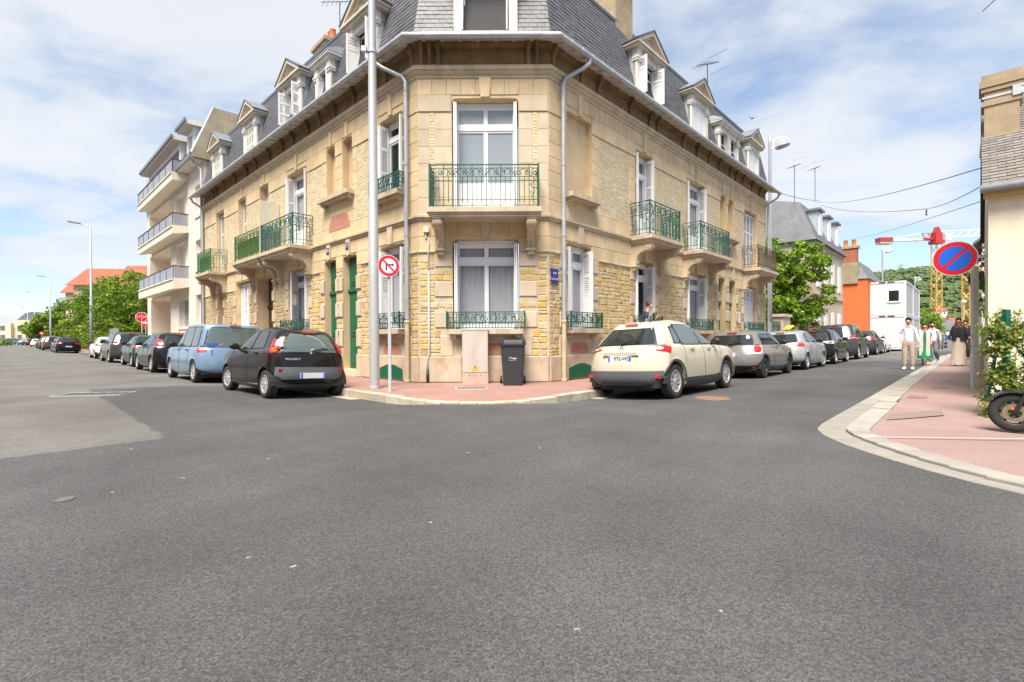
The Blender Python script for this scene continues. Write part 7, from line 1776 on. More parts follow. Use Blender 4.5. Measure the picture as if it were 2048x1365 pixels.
for o in ops:
    t0, t1, z0, z1, dp = o
    if dp > 1:
        mb = MB(FL); mb.add([(t0, -dp, z0), (t1, -dp, z0), (t1, -dp, z1), (t0, -dp, z1)], [(0, 1, 2, 3)]); mb.build('recess_wall', m_pebble if z0 < 1 else m_apt, apt)
        continue
    w = empty('window', FL @ V(((t0 + t1) / 2, -dp, z0)), parent=apt); mb = MB(FL); n = -dp
    mb.box((t0, n - .05, z0), (t0 + .07, n + .01, z1)); mb.box((t1 - .07, n - .05, z0), (t1, n + .01, z1)); mb.box((t0 + .07, n - .05, z1 - .08), (t1 - .07, n + .008, z1)); mb.box((t0 + .07, n - .05, z0), (t1 - .07, n + .008, z0 + .08)); mb.box(((t0 + t1) / 2 - .04, n - .05, z0 + .08), ((t0 + t1) / 2 + .04, n + .008, z1 - .08)); mb.build('frame', m_white, w)
    mb = MB(FL); mb.box((t0 + .07, n - .04, z0 + .08), (t1 - .07, n - .03, z1 - .08)); mb.build('roller_shutter' if z0 > 2 else 'pane', m_white if z0 > 2 else m_glassr, w)
    mb = MB(FL); mb.box((t0 - .05, -.02, z0 - .08), (t1 + .05, .05, z0)); mb.build('sill', m_aptw, w)
for z0, z1 in ((3.80, 4.33), (6.66, 7.07), (9.42, 9.83)):
    b = empty('balcony', FL @ V((25, .4, z0)), parent=apt); t0, t1, pj = 20.4, 29.6, .72
    mb = MB(FL); mb.prism([(0, z0 + .12), (pj - .12, z0), (pj, z0), (pj, z1 - .08), (pj + .05, z1 - .06), (pj + .05, z1), (0, z1)], t0, t1, 'x'); mb.build('slab', m_aptw, b)
    mb = MB(FL); mb.tube([(t0 + .04, 0, z1 + .66), (t0 + .04, pj - .02, z1 + .66), (t1, pj - .02, z1 + .66)], .035, 8); mb.build('handrail', m_railbr, b)
    k = 0; t = t0 + .06
    while t < t1 - .1:
        mb = MB(FL); mb.box((t + .02, pj - .03, z1 + .03), (min(t + 1.5, t1) - .02, pj - .018, z1 + .62)); mb.build('glass_panel', m_smoke, b)
        mb = MB(FL); mb.box((t - .015, pj - .045, z1), (t + .015, pj - .005, z1 + .64)); mb.build('post', m_railbr, b); t += 1.5
    mb = MB(FL); mb.box((t0 + .035, .04, z1 + .03), (t0 + .045, pj - .06, z1 + .62)); mb.build('glass_panel', m_smoke, b)
mb = MB(FL); mb.prism([(0, 9.85), (.45, 9.85), (.5, 9.9), (.5, 10.0), (0, 10.05)], a0, 20.6, 'x'); mb.build('eaves', m_soffit, apt)
mb = MB(FL); mb.box((a0 - .02, .5, 9.9), (20.65, .58, 10.03)); mb.build('gutter', m_zincd, apt)
mb = MB(FL); mb.tube([(a0 + .3, .5, 9.92), (a0 + .25, .3, 9.7), (a0 + .02, .1, 9.4), (a0 + .02, .1, .1)], .055, 8); mb.build('downpipe', m_galv, apt, smooth=True)
ar = empty('roof', FL @ V((24, -3, 10)), parent=apt)
mb = MB(FL); mb.prism([(.45, 10.03), (-.45, 12.35), (-8, 12.5), (-8, 10.03)], a0, a1 + .2, 'x'); mb.build('mansard', m_slate, ar)
mb = MB(FL)
for r_ in range(17):
    s0, s1 = r_ / 17, (r_ + 1) / 17; y0_, z0_ = .46 - .9 * s0, 10.04 + 2.3 * s0; y1_, z1_ = .46 - .9 * s1, 10.04 + 2.3 * s1; t = a0
    while t < 20.4:
        a, b = t, t + .3; mb.add([(a + .004, y0_ + .012, z0_), (b - .004, y0_ + .012, z0_), (b - .004, y1_ + .002, z1_), (a + .004, y1_ + .002, z1_)], [(0, 1, 2, 3)]); t += .3
kind(mb.build('slates', m_slate, ar), 'stuff')
mb = MB(FL); mb.prism([(.5, 9.9), (.5, 10.1), (-.42, 12.48), (-8.2, 12.65), (-8.2, 9.9)], a0 - .16, a0 - .001, 'x'); mb.build('party_wall', mat('party_wall_render', (0.36, 0.30, 0.20), .9, .15, 3, stain=(.22, .18, .11), stain_amt=.6), ar)
mb = MB(FL); mb.tube([(a0 - .08, .5, 10.1), (a0 - .08, -.42, 12.5), (a0 - .08, -8.2, 12.67)], .09, 6); mb.build('zinc_verge', m_lead, ar)
for (t0, t1, zt) in ((17.95, 19.55, 11.75), (20.6, 28.8, 11.75)):
    dm = empty('dormer', FL @ V(((t0 + t1) / 2, 0, 10)), parent=ar)
    mb = MB(FL); mb.box((t0 + .15, -1.2, 10.02), (t0 + .4, .28, zt - .2)); mb.box((t1 - .4, -1.2, 10.02), (t1 - .15, .28, zt - .2)); mb.box((t0 + .4, -1.2, zt - .45), (t1 - .4, .26, zt - .2)); mb.build('frame', m_white, dm)
    mb = MB(FL); mb.box((t0 + .4, .1, 10.05), (t1 - .4, .14, zt - .45)); mb.build('roller_shutter' if t0 < 19 else 'window_wall', m_white if t0 < 19 else m_glassr, dm)
    mb = MB(FL); mb.prism([(-1.4, zt - .2), (.62, zt - .2), (.68, zt - .12), (.68, zt), (-1.4, zt + .12)], t0 - .1, t1 + .1, 'x'); mb.build('eaves', m_soffit, dm)
    mb = MB(FL); mb.box((t0 - .14, .66, zt - .13), (t1 + .14, .75, zt + .03)); mb.build('gutter', m_zincd, dm)

# ------------------------------------------------------------------ generic house for the middle distance
def win(F, t, z, w, h, parent, n=0.0, pane=None, frame_=None, shut=False):
    wn = empty('window', F @ V((t, n, z)), parent=parent)
    mb = MB(F); mb.box((t - w / 2, n - .02, z), (t + w / 2, n + .03, z + h)); mb.build('frame', frame_ or m_white, wn)
    mb = MB(F)
    if shut: mb.box((t - w / 2 + .04, n + .03, z + .03), (t - .01, n + .06, z + h - .03)); mb.box((t + .01, n + .03, z + .03), (t + w / 2 - .04, n + .06, z + h - .03)); mb.build('shutter', m_white, wn)
    else: mb.box((t - w / 2 + .06, n + .03, z + .06), (t + w / 2 - .06, n + .034, z + h - .06)); mb.build('pane', pane or m_cglass2, wn)
def house(name, F, L, dp, h, rise, label, wall, roofm, style='gable', over=.3, wins=(), chim=(), cat='house', grp=None):
    "front wall along t 0..L at n=0, depth dp behind"
    e = empty(name, F @ V((L / 2, -dp / 2, 0)), label, cat, grp)
    mb = MB(F); mb.box((0, -dp, 0), (L, 0, h)); 
    if style == 'gable': mb.add([(0, 0, h), (0, -dp / 2, h + rise), (0, -dp, h), (L, 0, h), (L, -dp / 2, h + rise), (L, -dp, h)], [(0, 1, 2), (3, 5, 4)])
    if style == 'front': mb.add([(0, 0, h), (L / 2, 0, h + rise), (L, 0, h), (0, -dp, h), (L / 2, -dp, h + rise), (L, -dp, h)], [(0, 1, 2), (3, 5, 4)])
    mb.build('wall', wall, e)
    mb = MB(F); o = over; th = .12
    if style == 'gable':
        k = rise / (dp / 2)
        for s_ in (1, -1):
            ny = o if s_ > 0 else -dp - o; mb.add([(-o, ny, h - o * k), (L + o, ny, h - o * k), (L + o, -dp / 2, h + rise), (-o, -dp / 2, h + rise), (-o, ny, h - o * k + th), (L + o, ny, h - o * k + th), (L + o, -dp / 2, h + rise + th), (-o, -dp / 2, h + rise + th)], [(0, 1, 2, 3), (4, 7, 6, 5), (0, 4, 5, 1), (0, 3, 7, 4), (1, 5, 6, 2)])
    elif style == 'front':
        k = rise / (L / 2)
        for s_ in (1, -1):
            x = -o if s_ > 0 else L + o; mb.add([(x, o, h - o * k), (L / 2, o, h + rise), (L / 2, -dp - o, h + rise), (x, -dp - o, h - o * k), (x, o, h - o * k + th), (L / 2, o, h + rise + th), (L / 2, -dp - o, h + rise + th), (x, -dp - o, h - o * k + th)], [(0, 1, 2, 3), (4, 7, 6, 5), (0, 4, 5, 1), (2, 6, 7, 3), (0, 3, 7, 4)])
    elif style == 'hip':
        i = min(dp / 2, L / 2) * .9; mb.add([(-o, o, h), (L + o, o, h), (L + o, -dp - o, h), (-o, -dp - o, h), (i, -dp / 2, h + rise), (L - i, -dp / 2, h + rise)], [(0, 1, 5, 4), (1, 2, 5), (2, 3, 4, 5), (3, 0, 4)])
    elif style == 'mansard':
        q = .9; z1 = h + rise * .68
        mb.add([(-o, o, h), (L + o, o, h), (L + o, -dp - o, h), (-o, -dp - o, h), (q, -q, z1), (L - q, -q, z1), (L - q, -dp + q, z1), (q, -dp + q, z1), (L * .35, -dp / 2, h + rise), (L * .65, -dp / 2, h + rise)], [(0, 1, 5, 4), (1, 2, 6, 5), (2, 3, 7, 6), (3, 0, 4, 7), (4, 5, 9, 8), (5, 6, 9), (6, 7, 8, 9), (7, 4, 8)])
    rf = mb.build('roof', roofm, e)
    for w in wins: win(F, *w[:4], e, *( [0.0] + list(w[4:]) if len(w) > 4 else []))
    for (t, n, z0, z1, w, d, mt) in chim:
        c = empty('chimney', F @ V((t, n, z0)), parent=rf); mb = MB(F); mb.box((t - w, n - d, z0), (t + w, n + d, z1 - .25)); mb.box((t - w - .08, n - d - .08, z1 - .25), (t + w + .08, n + d + .08, z1)); mb.build('stack', mt, c)
        for x in (-w * .5, w * .5):
            mb = MB(F); pot(mb, V((t + x, n, z1)), .5, .14); mb.build('chimney_pot', m_terra, c, smooth=True)
    return e
m_fslate = mat('far_slate', (0.125, 0.128, 0.14), .6, .2, 1.5, fine=.25, fscale=9)
m_rtile = mat('red_roof_tiles', (0.27, 0.088, 0.045), .8, .18, .8, fine=.2, fscale=12)
m_btile = mat('brown_roof_tiles', (0.155, 0.095, 0.07), .8, .18, .8, fine=.2, fscale=12)
m_cstone = mat('cream_stone_wall', (0.55, 0.47, 0.36), .9, .1, 1.0, stain=(.42, .34, .25), stain_amt=.4)
m_gwall = mat('grey_render', (0.40, 0.36, 0.30), .9, .15, 1.2)
m_ora = mat('orange_render', (0.66, 0.155, 0.045), .85, .06, 2)
m_rbrick = mat('red_brick', (0.34, 0.13, 0.075), .9, .2, 5, fine=.25, fscale=14)
m_dwhite = mat('white_render', (0.72, 0.69, 0.63), .9, .05)
# right side of the street beyond the building
ch_ = house('mansard_house', frame(rpt(25.5, 0, 0), uR, nR), 9.3, 8.0, 7.1, 3.9, 'cream stone house with slate mansard roof behind the magnolia tree', m_cstone, m_fslate, 'mansard', .25,
      wins=[(1.4 + 2.15 * k, z, .95, 1.9, None, None, True) for k in range(4) for z in (0.9, 4.3)], chim=[(3.2, -6.3, 9.6, 11.9, .9, .35, m_chim)])
FHm = frame(rpt(25.5, 0, 0), uR, nR)
for t in (2.0, 4.6, 7.2):
    dm = empty('dormer', FHm @ V((t, 0, 7.4)), parent=ch_); mb = MB(FHm); mb.box((t - .55, -1.2, 7.35), (t + .55, -.02, 9.2)); mb.build('cheek', m_lead, dm); mb = MB(FHm); mb.box((t - .7, -1.4, 9.2), (t + .7, .15, 9.33)); mb.build('dormer_roof', m_zincd, dm)
    win(FHm, t, 7.6, .8, 1.45, dm, 0.0, None, None, True)
for z in (3.75, 6.9, 7.05):
    mb = MB(FHm); mb.box((-.05, .0, z), (9.35, .10, z + .12)); mb.build('string_course', m_grey, ch_)
FO = frame(rpt(38.6, 1.0, 0), uR, nR)
oh = house('orange_house', FO, 9, 8.5, 5.75, 2.5, 'house with a plain orange gable wall and slate roof next to the site cabins', m_ora, m_fslate, 'mansard', .1, wins=[(3, 1.2, 1.0, 1.5), (6, 1.2, 1.0, 1.5)], chim=[(4.2, -3.8, 7.0, 8.9, .8, .4, m_chim)])
cst = empty('chimney', FO @ V((.2, -1.2, 5.4)), parent=oh)
mb = MB(FO); mb.box((-.15, -1.75, 5.4), (.5, -.6, 7.1)); mb.build('lower_stack', mat('lichen_render', (.30, .265, .17), .9, .2, 2), cst)
mb = MB(FO); mb.box((-.12, -1.7, 7.1), (.46, -.65, 8.25)); mb.build('brick_stack', m_rbrick, cst); mb = MB(FO); mb.box((-.2, -1.8, 8.25), (.55, -.55, 8.45)); mb.build('cap', m_chim, cst)
for n_ in (-1.45, -.9): mb = MB(FO); pot(mb, V((.17, n_, 8.45)), .5, .17); mb.build('chimney_pot', m_terra, cst, smooth=True)
# gate pier, low garden wall, railing
e = empty('garden_wall', rpt(21, 0, 0), 'pale garden wall with square gate pier beyond the right end of the building', 'wall')
mb = MB(FR); mb.box((16.6, -.35, 0), (17.3, .0, 1.9)); mb.build('pier', m_gwall, e); mb = MB(FR); mb.box((19.2, -.5, 0), (20.5, .02, 2.2)); mb.box((19.1, -.6, 2.2), (20.6, .1, 2.35)); mb.build('gate_pier', m_cstone, e); mb = MB(FR); mb.box((20.5, -.3, 0), (25.4, -.05, 1.15)); mb.build('wall', m_cstone, e)
for k in range(6): mb = MB(FR); mb.box((20.9 + k * .75, -.28, 1.15), (21.25 + k * .75, -.08, 1.75)); mb.build('baluster', m_cstone, e)
e = empty('garden_gate', rpt(18.3, -.1, 0), 'teal iron garden gate beside the pale pier', 'gate')
mb = MB(FR); mb.box((17.35, -.14, 0.3), (19.15, -.1, .36)); mb.box((17.35, -.14, 1.7), (19.15, -.1, 1.76)); mb.build('rails', m_teal, e)
for k in range(13): mb = MB(FR); mb.box((17.38 + k * .145, -.13, .15), (17.42 + k * .145, -.11, 1.95)); mb.build('bar', m_teal, e)
e = empty('awning_board', rpt(14.6, 2.3, 1.4), 'yellow rooftop board on the silver hatchback', 'board'); mb = MB(FR @ Matrix.Translation((13.3, 1.75, 1.5)) @ Matrix.Rotation(radians(-14), 4, 'Y')); mb.box((-.3, -.12, .0), (.35, .12, .05)); mb.build('board', mat('yellow_board', (.70, .52, .03), .5, .05), e); mb = MB(FR); mb.box((13.3, 1.6, 1.40), (13.36, 1.9, 1.52)); mb.build('carrier_bar', m_rubber, e)
# trees
m_bark = mat('bark', (0.10, 0.075, 0.05), .95, .3, 6, bump=.5, bscale=20)
def tree(name, label, base, h_tr, blobs, n, size, mt, flowers=0, grp=None, nc=26, cr_=.5, lean=V((0, 0, 0))):
    e = empty(name, base, label, 'tree', grp)
    mb = MB(); top = base + V((0, 0, h_tr)) + lean; mb.tube([base, base.lerp(top, .5) + V((.05, .03, 0)), top], [.16 * h_tr / 3, .12 * h_tr / 3, .07 * h_tr / 3], 8); 
    for c, r in blobs: mb.tube([top - V((0, 0, h_tr * .2)), (top + c) / 2 + V((0, 0, -.1)), c], [.07, .045, .015], 6)
    mb.build('trunk', m_bark, e, smooth=True)
    mb = MB(); tot = sum(r[0] * r[2] for c, r in blobs)
    for c, r in blobs: leaves(mb, clump_pts(int(n * r[0] * r[2] / tot), c, r, nc, cr_, .62), size)
    mb.build('crown', mt, e)
    if flowers:
        mb = MB(); 
        for c, r in blobs:
            for p, d in blob_pts(flowers // len(blobs), c, r, .98): leaves(mb, [(p + V((random.uniform(-.05, .05), random.uniform(-.05, .05), 0)), V((0, 0, 1))) for _ in range(3)], .075, .6, .8)
        mb.build('blossoms', mat('blossom', (.72, .66, .48), .6, .05), e)
    return e
m_mag = leaf_mat('magnolia_leaf', [(.15, .28, .015), (.24, .38, .025), (.09, .18, .014), (.31, .44, .04), (.12, .23, .018), (.19, .32, .025)], .4)
b0 = rpt(22.6, -.6, 0)
tree('magnolia_tree', 'bright green magnolia tree with pale blossoms behind the garden wall', b0, 3.0, [(b0 + V((-.9, .2, 4.9)), (1.3, 1.3, 1.3)), (b0 + V((.5, -.2, 5.4)), (1.4, 1.3, 1.3)), (b0 + V((-.7, 0, 3.3)), (1.4, 1.3, 1.2)), (b0 + V((.8, 0, 3.7)), (1.4, 1.3, 1.4)), (b0 + V((-.2, 0, 2.0)), (1.6, 1.4, 1.1)), (b0 + V((1.4, .2, 5.2)), (.9, .9, .9)), (b0 + V((-1.3, 0, 6.1)), (.8, .8, .8))], 8200, .135, m_mag, 130, nc=24, cr_=.36)
b0 = rpt(23.6, .1, 0); e = empty('bamboo_bush', b0, 'feathery yellow green bush in front of the grey gable below the magnolia', 'shrub')
mb = MB(); leaves(mb, clump_pts(1500, b0 + V((.1, 0, 1.7)), (.95, .8, 1.1), 30, .3), .09, .2, .3); mb.build('foliage', leaf_mat('bamboo_leaf', [(.26, .24, .05), (.17, .22, .03), (.34, .27, .08), (.13, .19, .03)]), e); mb = MB(); mb.tube([b0, b0 + V((0, 0, 1.6))], .04, 5); mb.build('stem', m_bark, e)
m_hedge = leaf_mat('clipped_tree_leaf', [(.10, .19, .018), (.16, .27, .022), (.075, .14, .016), (.22, .33, .03), (.12, .22, .02), (.36, .42, .03)], .35)
hd = [(43.5, -1.2, 2.5), (50, -1.1, 2.7), (57.5, -1.2, 2.8), (66, -1.3, 3.0), (75.5, -1.2, 3.2)]
lbs = ['rightmost clipped street tree behind the stop sign', 'second clipped street tree left of the stop sign', 'third clipped street tree left of the stop sign', 'clipped street tree just right of the nearest lamp post', 'leftmost clipped street tree before the brown roofed house']
for (t, d, r), lb in zip(hd, lbs):
    b = lp(t, d, 0)
    tree('clipped_tree', lb, b, 2.2, [(b + V((0, 0, 5.1)), (r, r, 1.9)), (b + V((.4, .2, 3.1)), (r * 1.02, r, 1.6)), (b + V((-.5, 0, 1.9)), (r * .9, r * .9, .9))], 6800, .15, m_hedge, grp='clipped trees past the side street', nc=40, cr_=.62)
e = empty('low_hedge', lp(60, 0.0, 0), 'low light green hedge at the foot of the clipped trees', 'hedge')
mb = MB()
for k in range(26): leaves(mb, blob_pts(90, lp(44 + k * 1.9, -.1, .75), (1.1, .5, .8), .6), .14)
mb.build('foliage', leaf_mat('hedge_leaf', [(.14, .22, .02), (.19, .27, .03), (.09, .16, .02)]), e); 
for k in range(6): mb = MB(); mb.tube([lp(45 + k * 9, -.1, 0), lp(45 + k * 9, -.1, .9)], .04, 5); mb.build('stem', m_bark, e)
b = at(95, 690, 105); b.z = 0
tree('round_tree', 'bushy green tree behind the second lamp post far down the left street', b, 3.0, [(b + V((0, 0, 4.2)), (3.4, 3, 2.6)), (b + V((1.8, 0, 6.2)), (2.2, 2.2, 2.0)), (b + V((-2.2, 0, 3.2)), (2.4, 2.2, 1.8)), (b + V((2.6, 0, 3.0)), (2.2, 2, 2.2))], 3600, .36, m_hedge, nc=30, cr_=.9)
# left: villa with red roofs, brown roofed house, far flats
def FX(px, Y, ang):
    p = at(px, 682, Y); d = V((cos(radians(ang)), sin(radians(ang)), 0)); return frame(V((p.x, p.y, 0)), d, V((d.y, -d.x, 0)))
m_villa = mat('villa_wall', (0.50, 0.40, 0.30), .9, .1, 1); m_timber = mat('brown_timber', (0.10, 0.045, 0.03), .8, .1)
house('red_roofed_villa', FX(148, 97, 4), 8, 9, 12.6, 3.3, 'red tiled villa with half timbered gable above the clipped trees', m_villa, m_rtile, 'gable', .8, wins=[(2, 9.5, 1, 1.6), (4.5, 9.5, 1, 1.6), (7, 9.5, 1, 1.6)])
house('red_roofed_wing', FX(187, 93, 3), 9, 9, 11.6, 3.4, 'hipped red tiled wing between the villa and its right neighbour', m_villa, m_rtile, 'hip', .7, wins=[(3, 9, 1, 1.5), (6, 9, 1, 1.5)])
house('red_roofed_house', FX(226, 90, 2), 12, 9, 10.8, 4.6, 'red tiled house right of the villa and left of the apartment block', m_villa, m_rtile, 'gable', .6, wins=[(3, 8.4, 1, 1.5), (7, 8.4, 1, 1.5)], chim=[(11, -4, 13, 15.4, .5, .5, m_rbrick)])
house('narrow_red_roofed_house', FX(132, 101, 4), 5, 8, 11.4, 3.4, 'narrow red tiled house at the left end of the villa', m_villa, m_rtile, 'gable', .6, wins=[(2, 9, 1, 1.5)])
e = house('brown_roofed_house', FX(117, 108, 6), 7, 8, 5.2, 4.6, 'brown roofed timber framed house with flower baskets down the left street', m_villa, m_btile, 'gable', .9, wins=[(1.5, 1.2, .9, 1.6), (4.5, 1.2, .9, 1.6), (3, 3.6, .9, 1.2)])
Fb = FX(117, 108, 6)
for x in (.3, 2.3, 3.8, 5.6, 6.7): mb = MB(Fb); mb.box((x - .12, 0, 0), (x + .12, .06, 5.2)); mb.build('timber_post', m_timber, e)
p = at(128, 645, 96); e = empty('flower_basket', p, 'hanging basket of yellow flowers beside the brown roofed house', 'flowers')
mb = MB(); leaves(mb, blob_pts(160, p, (1.1, .6, .5), .3), .16); mb.build('blossoms', leaf_mat('yellow_flower', [(.6, .5, .03), (.2, .28, .03), (.7, .6, .05)]), e)
mb = MB(); leaves(mb, blob_pts(200, p - V((0, 0, .9)), (.9, .5, .6), .3), .16); mb.build('foliage', leaf_mat('basket_leaf', [(.05, .10, .05), (.08, .14, .08)]), e); mb = MB(); mb.tube([V((p.x, p.y, 0)), p], .06, 6); mb.build('pole', m_zincd, e)
fl = empty('far_flats', at(40, 690, 150), 'low cream flats with grey roof and balconies at the far left end', 'building')
Ff = FX(-45, 150, 4); m_fl = mat('flats_render', (.66, .56, .38), .9, .06, .5)
mb = MB(Ff); mb.box((0, -10, 0), (10.5, 1.0, 6.4)); mb.box((10.5, -10, 0), (21.5, 0, 7.4)); mb.build('wall', m_fl, fl)
mb = MB(Ff); mb.prism([(10, 7.4), (22, 7.4), (20, 9.6), (14.5, 10.1), (12.5, 9.6)], -9, -1.5, 'y'); mb.build('roof', m_fslate, fl)
for z in (1.3, 4.1):
    for x, w in ((1.5, 1.6), (4.0, 1.6), (8.2, 1.6), (12.2, 1.5), (15.5, 3.2), (19.5, 2.0)): win(Ff, x, z, w, 1.7, fl, 1.0 if x < 10 else 0.0)
    b = empty('balcony', Ff @ V((16, 0, z)), parent=fl); mb = MB(Ff); mb.box((13.8, 0, z - .5), (21.5, 1.2, z - .3)); mb.build('slab', m_aptw, b); mb = MB(Ff); mb.box((13.8, 1.15, z - .25), (21.5, 1.2, z + .6)); mb.build('railing', m_glassr, b)
    b = empty('balcony', Ff @ V((3, 1, z)), parent=fl); mb = MB(Ff); mb.box((0, 1, z - .5), (6, 2.2, z - .3)); mb.build('slab', m_aptw, b); mb = MB(Ff); mb.box((0, 2.15, z - .25), (6, 2.2, z + .6)); mb.build('railing', m_glassr, b)
e = empty('far_hedge', at(4, 690, 108), 'small clipped hedge at the far left edge of the road', 'hedge'); mb = MB(); c_ = at(2, 684, 108); c_.z = .7; leaves(mb, blob_pts(500, c_, (2.2, 1, .8), .6), .2); mb.build('foliage', m_leafs['hedge_leaf'], e); mb = MB(); mb.tube([V((c_.x, c_.y, 0)), V((c_.x, c_.y, .8))], .05, 5); mb.build('stem', m_bark, e)
# pavement and wall past the side street
mb = MB(FL); mb.box((38.5, -6, -.05), (240, 1.85, .09)); kind(mb.build('far_left_pavement', m_pave), 'structure')
mb = MB(FL); mb.box((17.3, -6, -.05), (36, 1.5, .1)); kind(mb.build('left_pavement', m_pave), 'structure')
mb = MB(FR); mb.box((16.2, -12, -.05), (90, 1.45, .1)); kind(mb.build('far_right_pavement', m_pave), 'structure')
e = empty('low_brick_wall', lp(49, 0.3), 'low red brick wall with grey posts in front of the clipped trees', 'wall'); mb = MB(FL); mb.box((41, .3, 0), (56, .5, .75)); mb.build('wall', m_rbrick, e)
for k in range(3): mb = MB(FL); mb.box((41 + k * 1.2, .25, 0), (41.35 + k * 1.2, .55, 2.1)); mb.build('post', m_zinc, e)

# ------------------------------------------------------------------ site cabins, fence, cranes, far houses and hill on the right
m_cabw = mat('cabin_white', (.66, .69, .70), .5, .03, 2); m_cabf = mat('cabin_frame', (.60, .63, .65), .45, .03)
for lvl, lb in ((0, 'lower white site cabin standing on the road'), (1, 'upper white site cabin with a square window stacked on another cabin')):
    for seg in (0, 1):
        F = frame(rpt(40.0 + seg * 6.15, .83, 0), uR, nR); z0 = .1 + lvl * 2.72
        e = empty('site_cabin', F @ V((3, 1.2, z0)), lb if seg == 0 else lb.replace('white site cabin', 'rear white site cabin').replace(' with a square window', '').replace('standing on the road', 'set behind the front one'), 'cabin', 'stacked site cabins')
        mb = MB(F); mb.box((.05, .05, z0 + .1), (6.0, 2.4, z0 + 2.6)); mb.build('panel_box', m_cabw, e)
        for k in range(14): mb = MB(F); mb.box((.035, .16 + k * .165, z0 + .2), (.05, .26 + k * .165, z0 + 2.5)); mb.build('rib', m_cabw, e)
        for k in range(5): mb = MB(F); mb.box((.25 + k * 1.15, 2.4, z0 + .25), (1.3 + k * 1.15, 2.415, z0 + 2.45)); mb.build('side_panel', mat('cabin_side', (.42, .43, .43), .6, .1, 2), e)
        mb = MB(F)
        for x in (0, 5.92):
            for y in (0, 2.33): mb.box((x, y, z0), (x + .14, y + .14, z0 + 2.7))
        for z in (z0, z0 + 2.56): mb.box((.01, .14, z), (.13, 2.33, z + .14)); mb.box((.14, 2.34, z), (5.92, 2.46, z + .14)); mb.box((.14, .01, z), (5.92, .13, z + .14))
        mb.build('frame', m_cabf, e)
        if seg == 0:
            mb = MB(F); mb.box((-.01, .75, z0 + 2.6), (.02, 1.15, z0 + 2.68)); mb.box((-.01, 1.3, z0 + 2.6), (.02, 1.75, z0 + 2.68)); mb.build('fork_pocket', m_black, e)
            if lvl:
                w = empty('window', F @ V((0, 1.6, z0 + 1.1)), parent=e); mb = MB(F); mb.box((-.03, 1.28, z0 + 1.0), (.04, 2.12, z0 + 2.05)); mb.build('frame', m_white, w); mb = MB(F); mb.box((-.04, 1.38, z0 + 1.12), (-.03, 2.02, z0 + 1.95)); mb.build('pane', m_cglass, w)
            else:
                mb = MB(F); mb.box((.0, .3, z0 + .15), (.04, 1.1, z0 + 2.2)); mb.box((.0, 1.3, z0 + .15), (.04, 2.2, z0 + 2.3)); mb.build('door', m_cabw, e)
e = empty('site_fence', rpt(37.3, 3, 0), 'grey mesh fence panels in front of the site cabins', 'fence')
mb = MB(FR)
for t0, d0, t1, d1 in ((37.6, 1.6, 37.9, 3.75), (37.9, 3.8, 40.8, 4.1)):
    for k in range(18): f = k / 17; mb.tube([(t0 + (t1 - t0) * f, d0 + (d1 - d0) * f, .15), (t0 + (t1 - t0) * f, d0 + (d1 - d0) * f, 2.0)], .005, 3, cap=False)
    for z in (.2, .8, 1.4, 1.98): mb.tube([(t0, d0, z), (t1, d1, z)], .006, 3, cap=False)
mb.build('wire_mesh', m_galv, e)
for t, d in ((37.6, 1.6), (37.9, 3.77), (40.8, 4.1)): mb = MB(FR); mb.tube([(t, d, .1), (t, d, 2.05)], .022, 6); mb.box((t - .3, d - .12, 0), (t + .3, d + .12, .13)); mb.build('post', m_galv, e)
# cranes
m_cred = mat('crane_red', (.42, .035, .04), .5, .05); m_cyel = mat('crane_yellow', (.60, .33, .06), .5, .05); m_cwhite = mat('crane_white', (.70, .70, .70), .5, .03)
def mast(mb, p, h, w, seg, r):
    for x, y in ((-1, -1), (1, -1), (1, 1), (-1, 1)): mb.tube([p + V((x * w, y * w, 0)), p + V((x * w, y * w, h))], r, 4)
    n = int(h / seg); c4 = [(-1, -1), (1, -1), (1, 1), (-1, 1)]
    for k in range(n):
        for i in range(4):
            a, b = c4[i], c4[(i + 1) % 4]; z0, z1 = k * seg, (k + 1) * seg
            if k % 2: a, b = b, a
            mb.tube([p + V((a[0] * w, a[1] * w, z0)), p + V((b[0] * w, b[1] * w, z1))], r * .6, 3, cap=False)
YC = 150; pc = at(1873, 690, YC); pc.z = 0; top = at(1873, 478, YC).z
e = empty('tower_crane', pc, 'tower crane with yellow mast and red and white jib above the far roofs', 'crane')
mb = MB(); mast(mb, pc, top - 1.5, .9, 2.2, .13); mb.build('mast', m_cyel, e)
mb = MB(); mb.box((pc.x - 1.4, pc.y - 1.4, top - 1.6), (pc.x + 1.4, pc.y + 1.4, top - .6)); mb.box((pc.x - 1.0, pc.y - 1.0, top - .6), (pc.x + 1.0, pc.y + 1, top + 1.8)); mb.prism([(pc.x - 1, top + 1.8), (pc.x + 1, top + 1.8), (pc.x + .3, top + 3.6), (pc.x - .3, top + 3.6)], pc.y - .6, pc.y + .6, 'y'); mb.build('slewing_head', m_cred, e)
jl = at(1770, 478, YC); jr = at(1948, 468, YC)
def jib(mb, x0, x1, z0, z1, h, r=.12):
    n = max(2, int(abs(x1 - x0) / 2.2))
    for k in range(n):
        a, b = x0 + (x1 - x0) * k / n, x0 + (x1 - x0) * (k + 1) / n; za, zb = z0 + (z1 - z0) * k / n, z0 + (z1 - z0) * (k + 1) / n
        mb.tube([V((a, pc.y - .6, za)), V((b, pc.y - .6, zb))], r, 4); mb.tube([V((a, pc.y + .6, za)), V((b, pc.y + .6, zb))], r, 4); mb.tube([V((a, pc.y, za + h)), V((b, pc.y, zb + h))], r, 4)
        mb.tube([V((a, pc.y - .6, za)), V((b, pc.y, zb + h))], r * .6, 3); mb.tube([V((a, pc.y + .6, za)), V((b, pc.y, zb + h))], r * .6, 3)
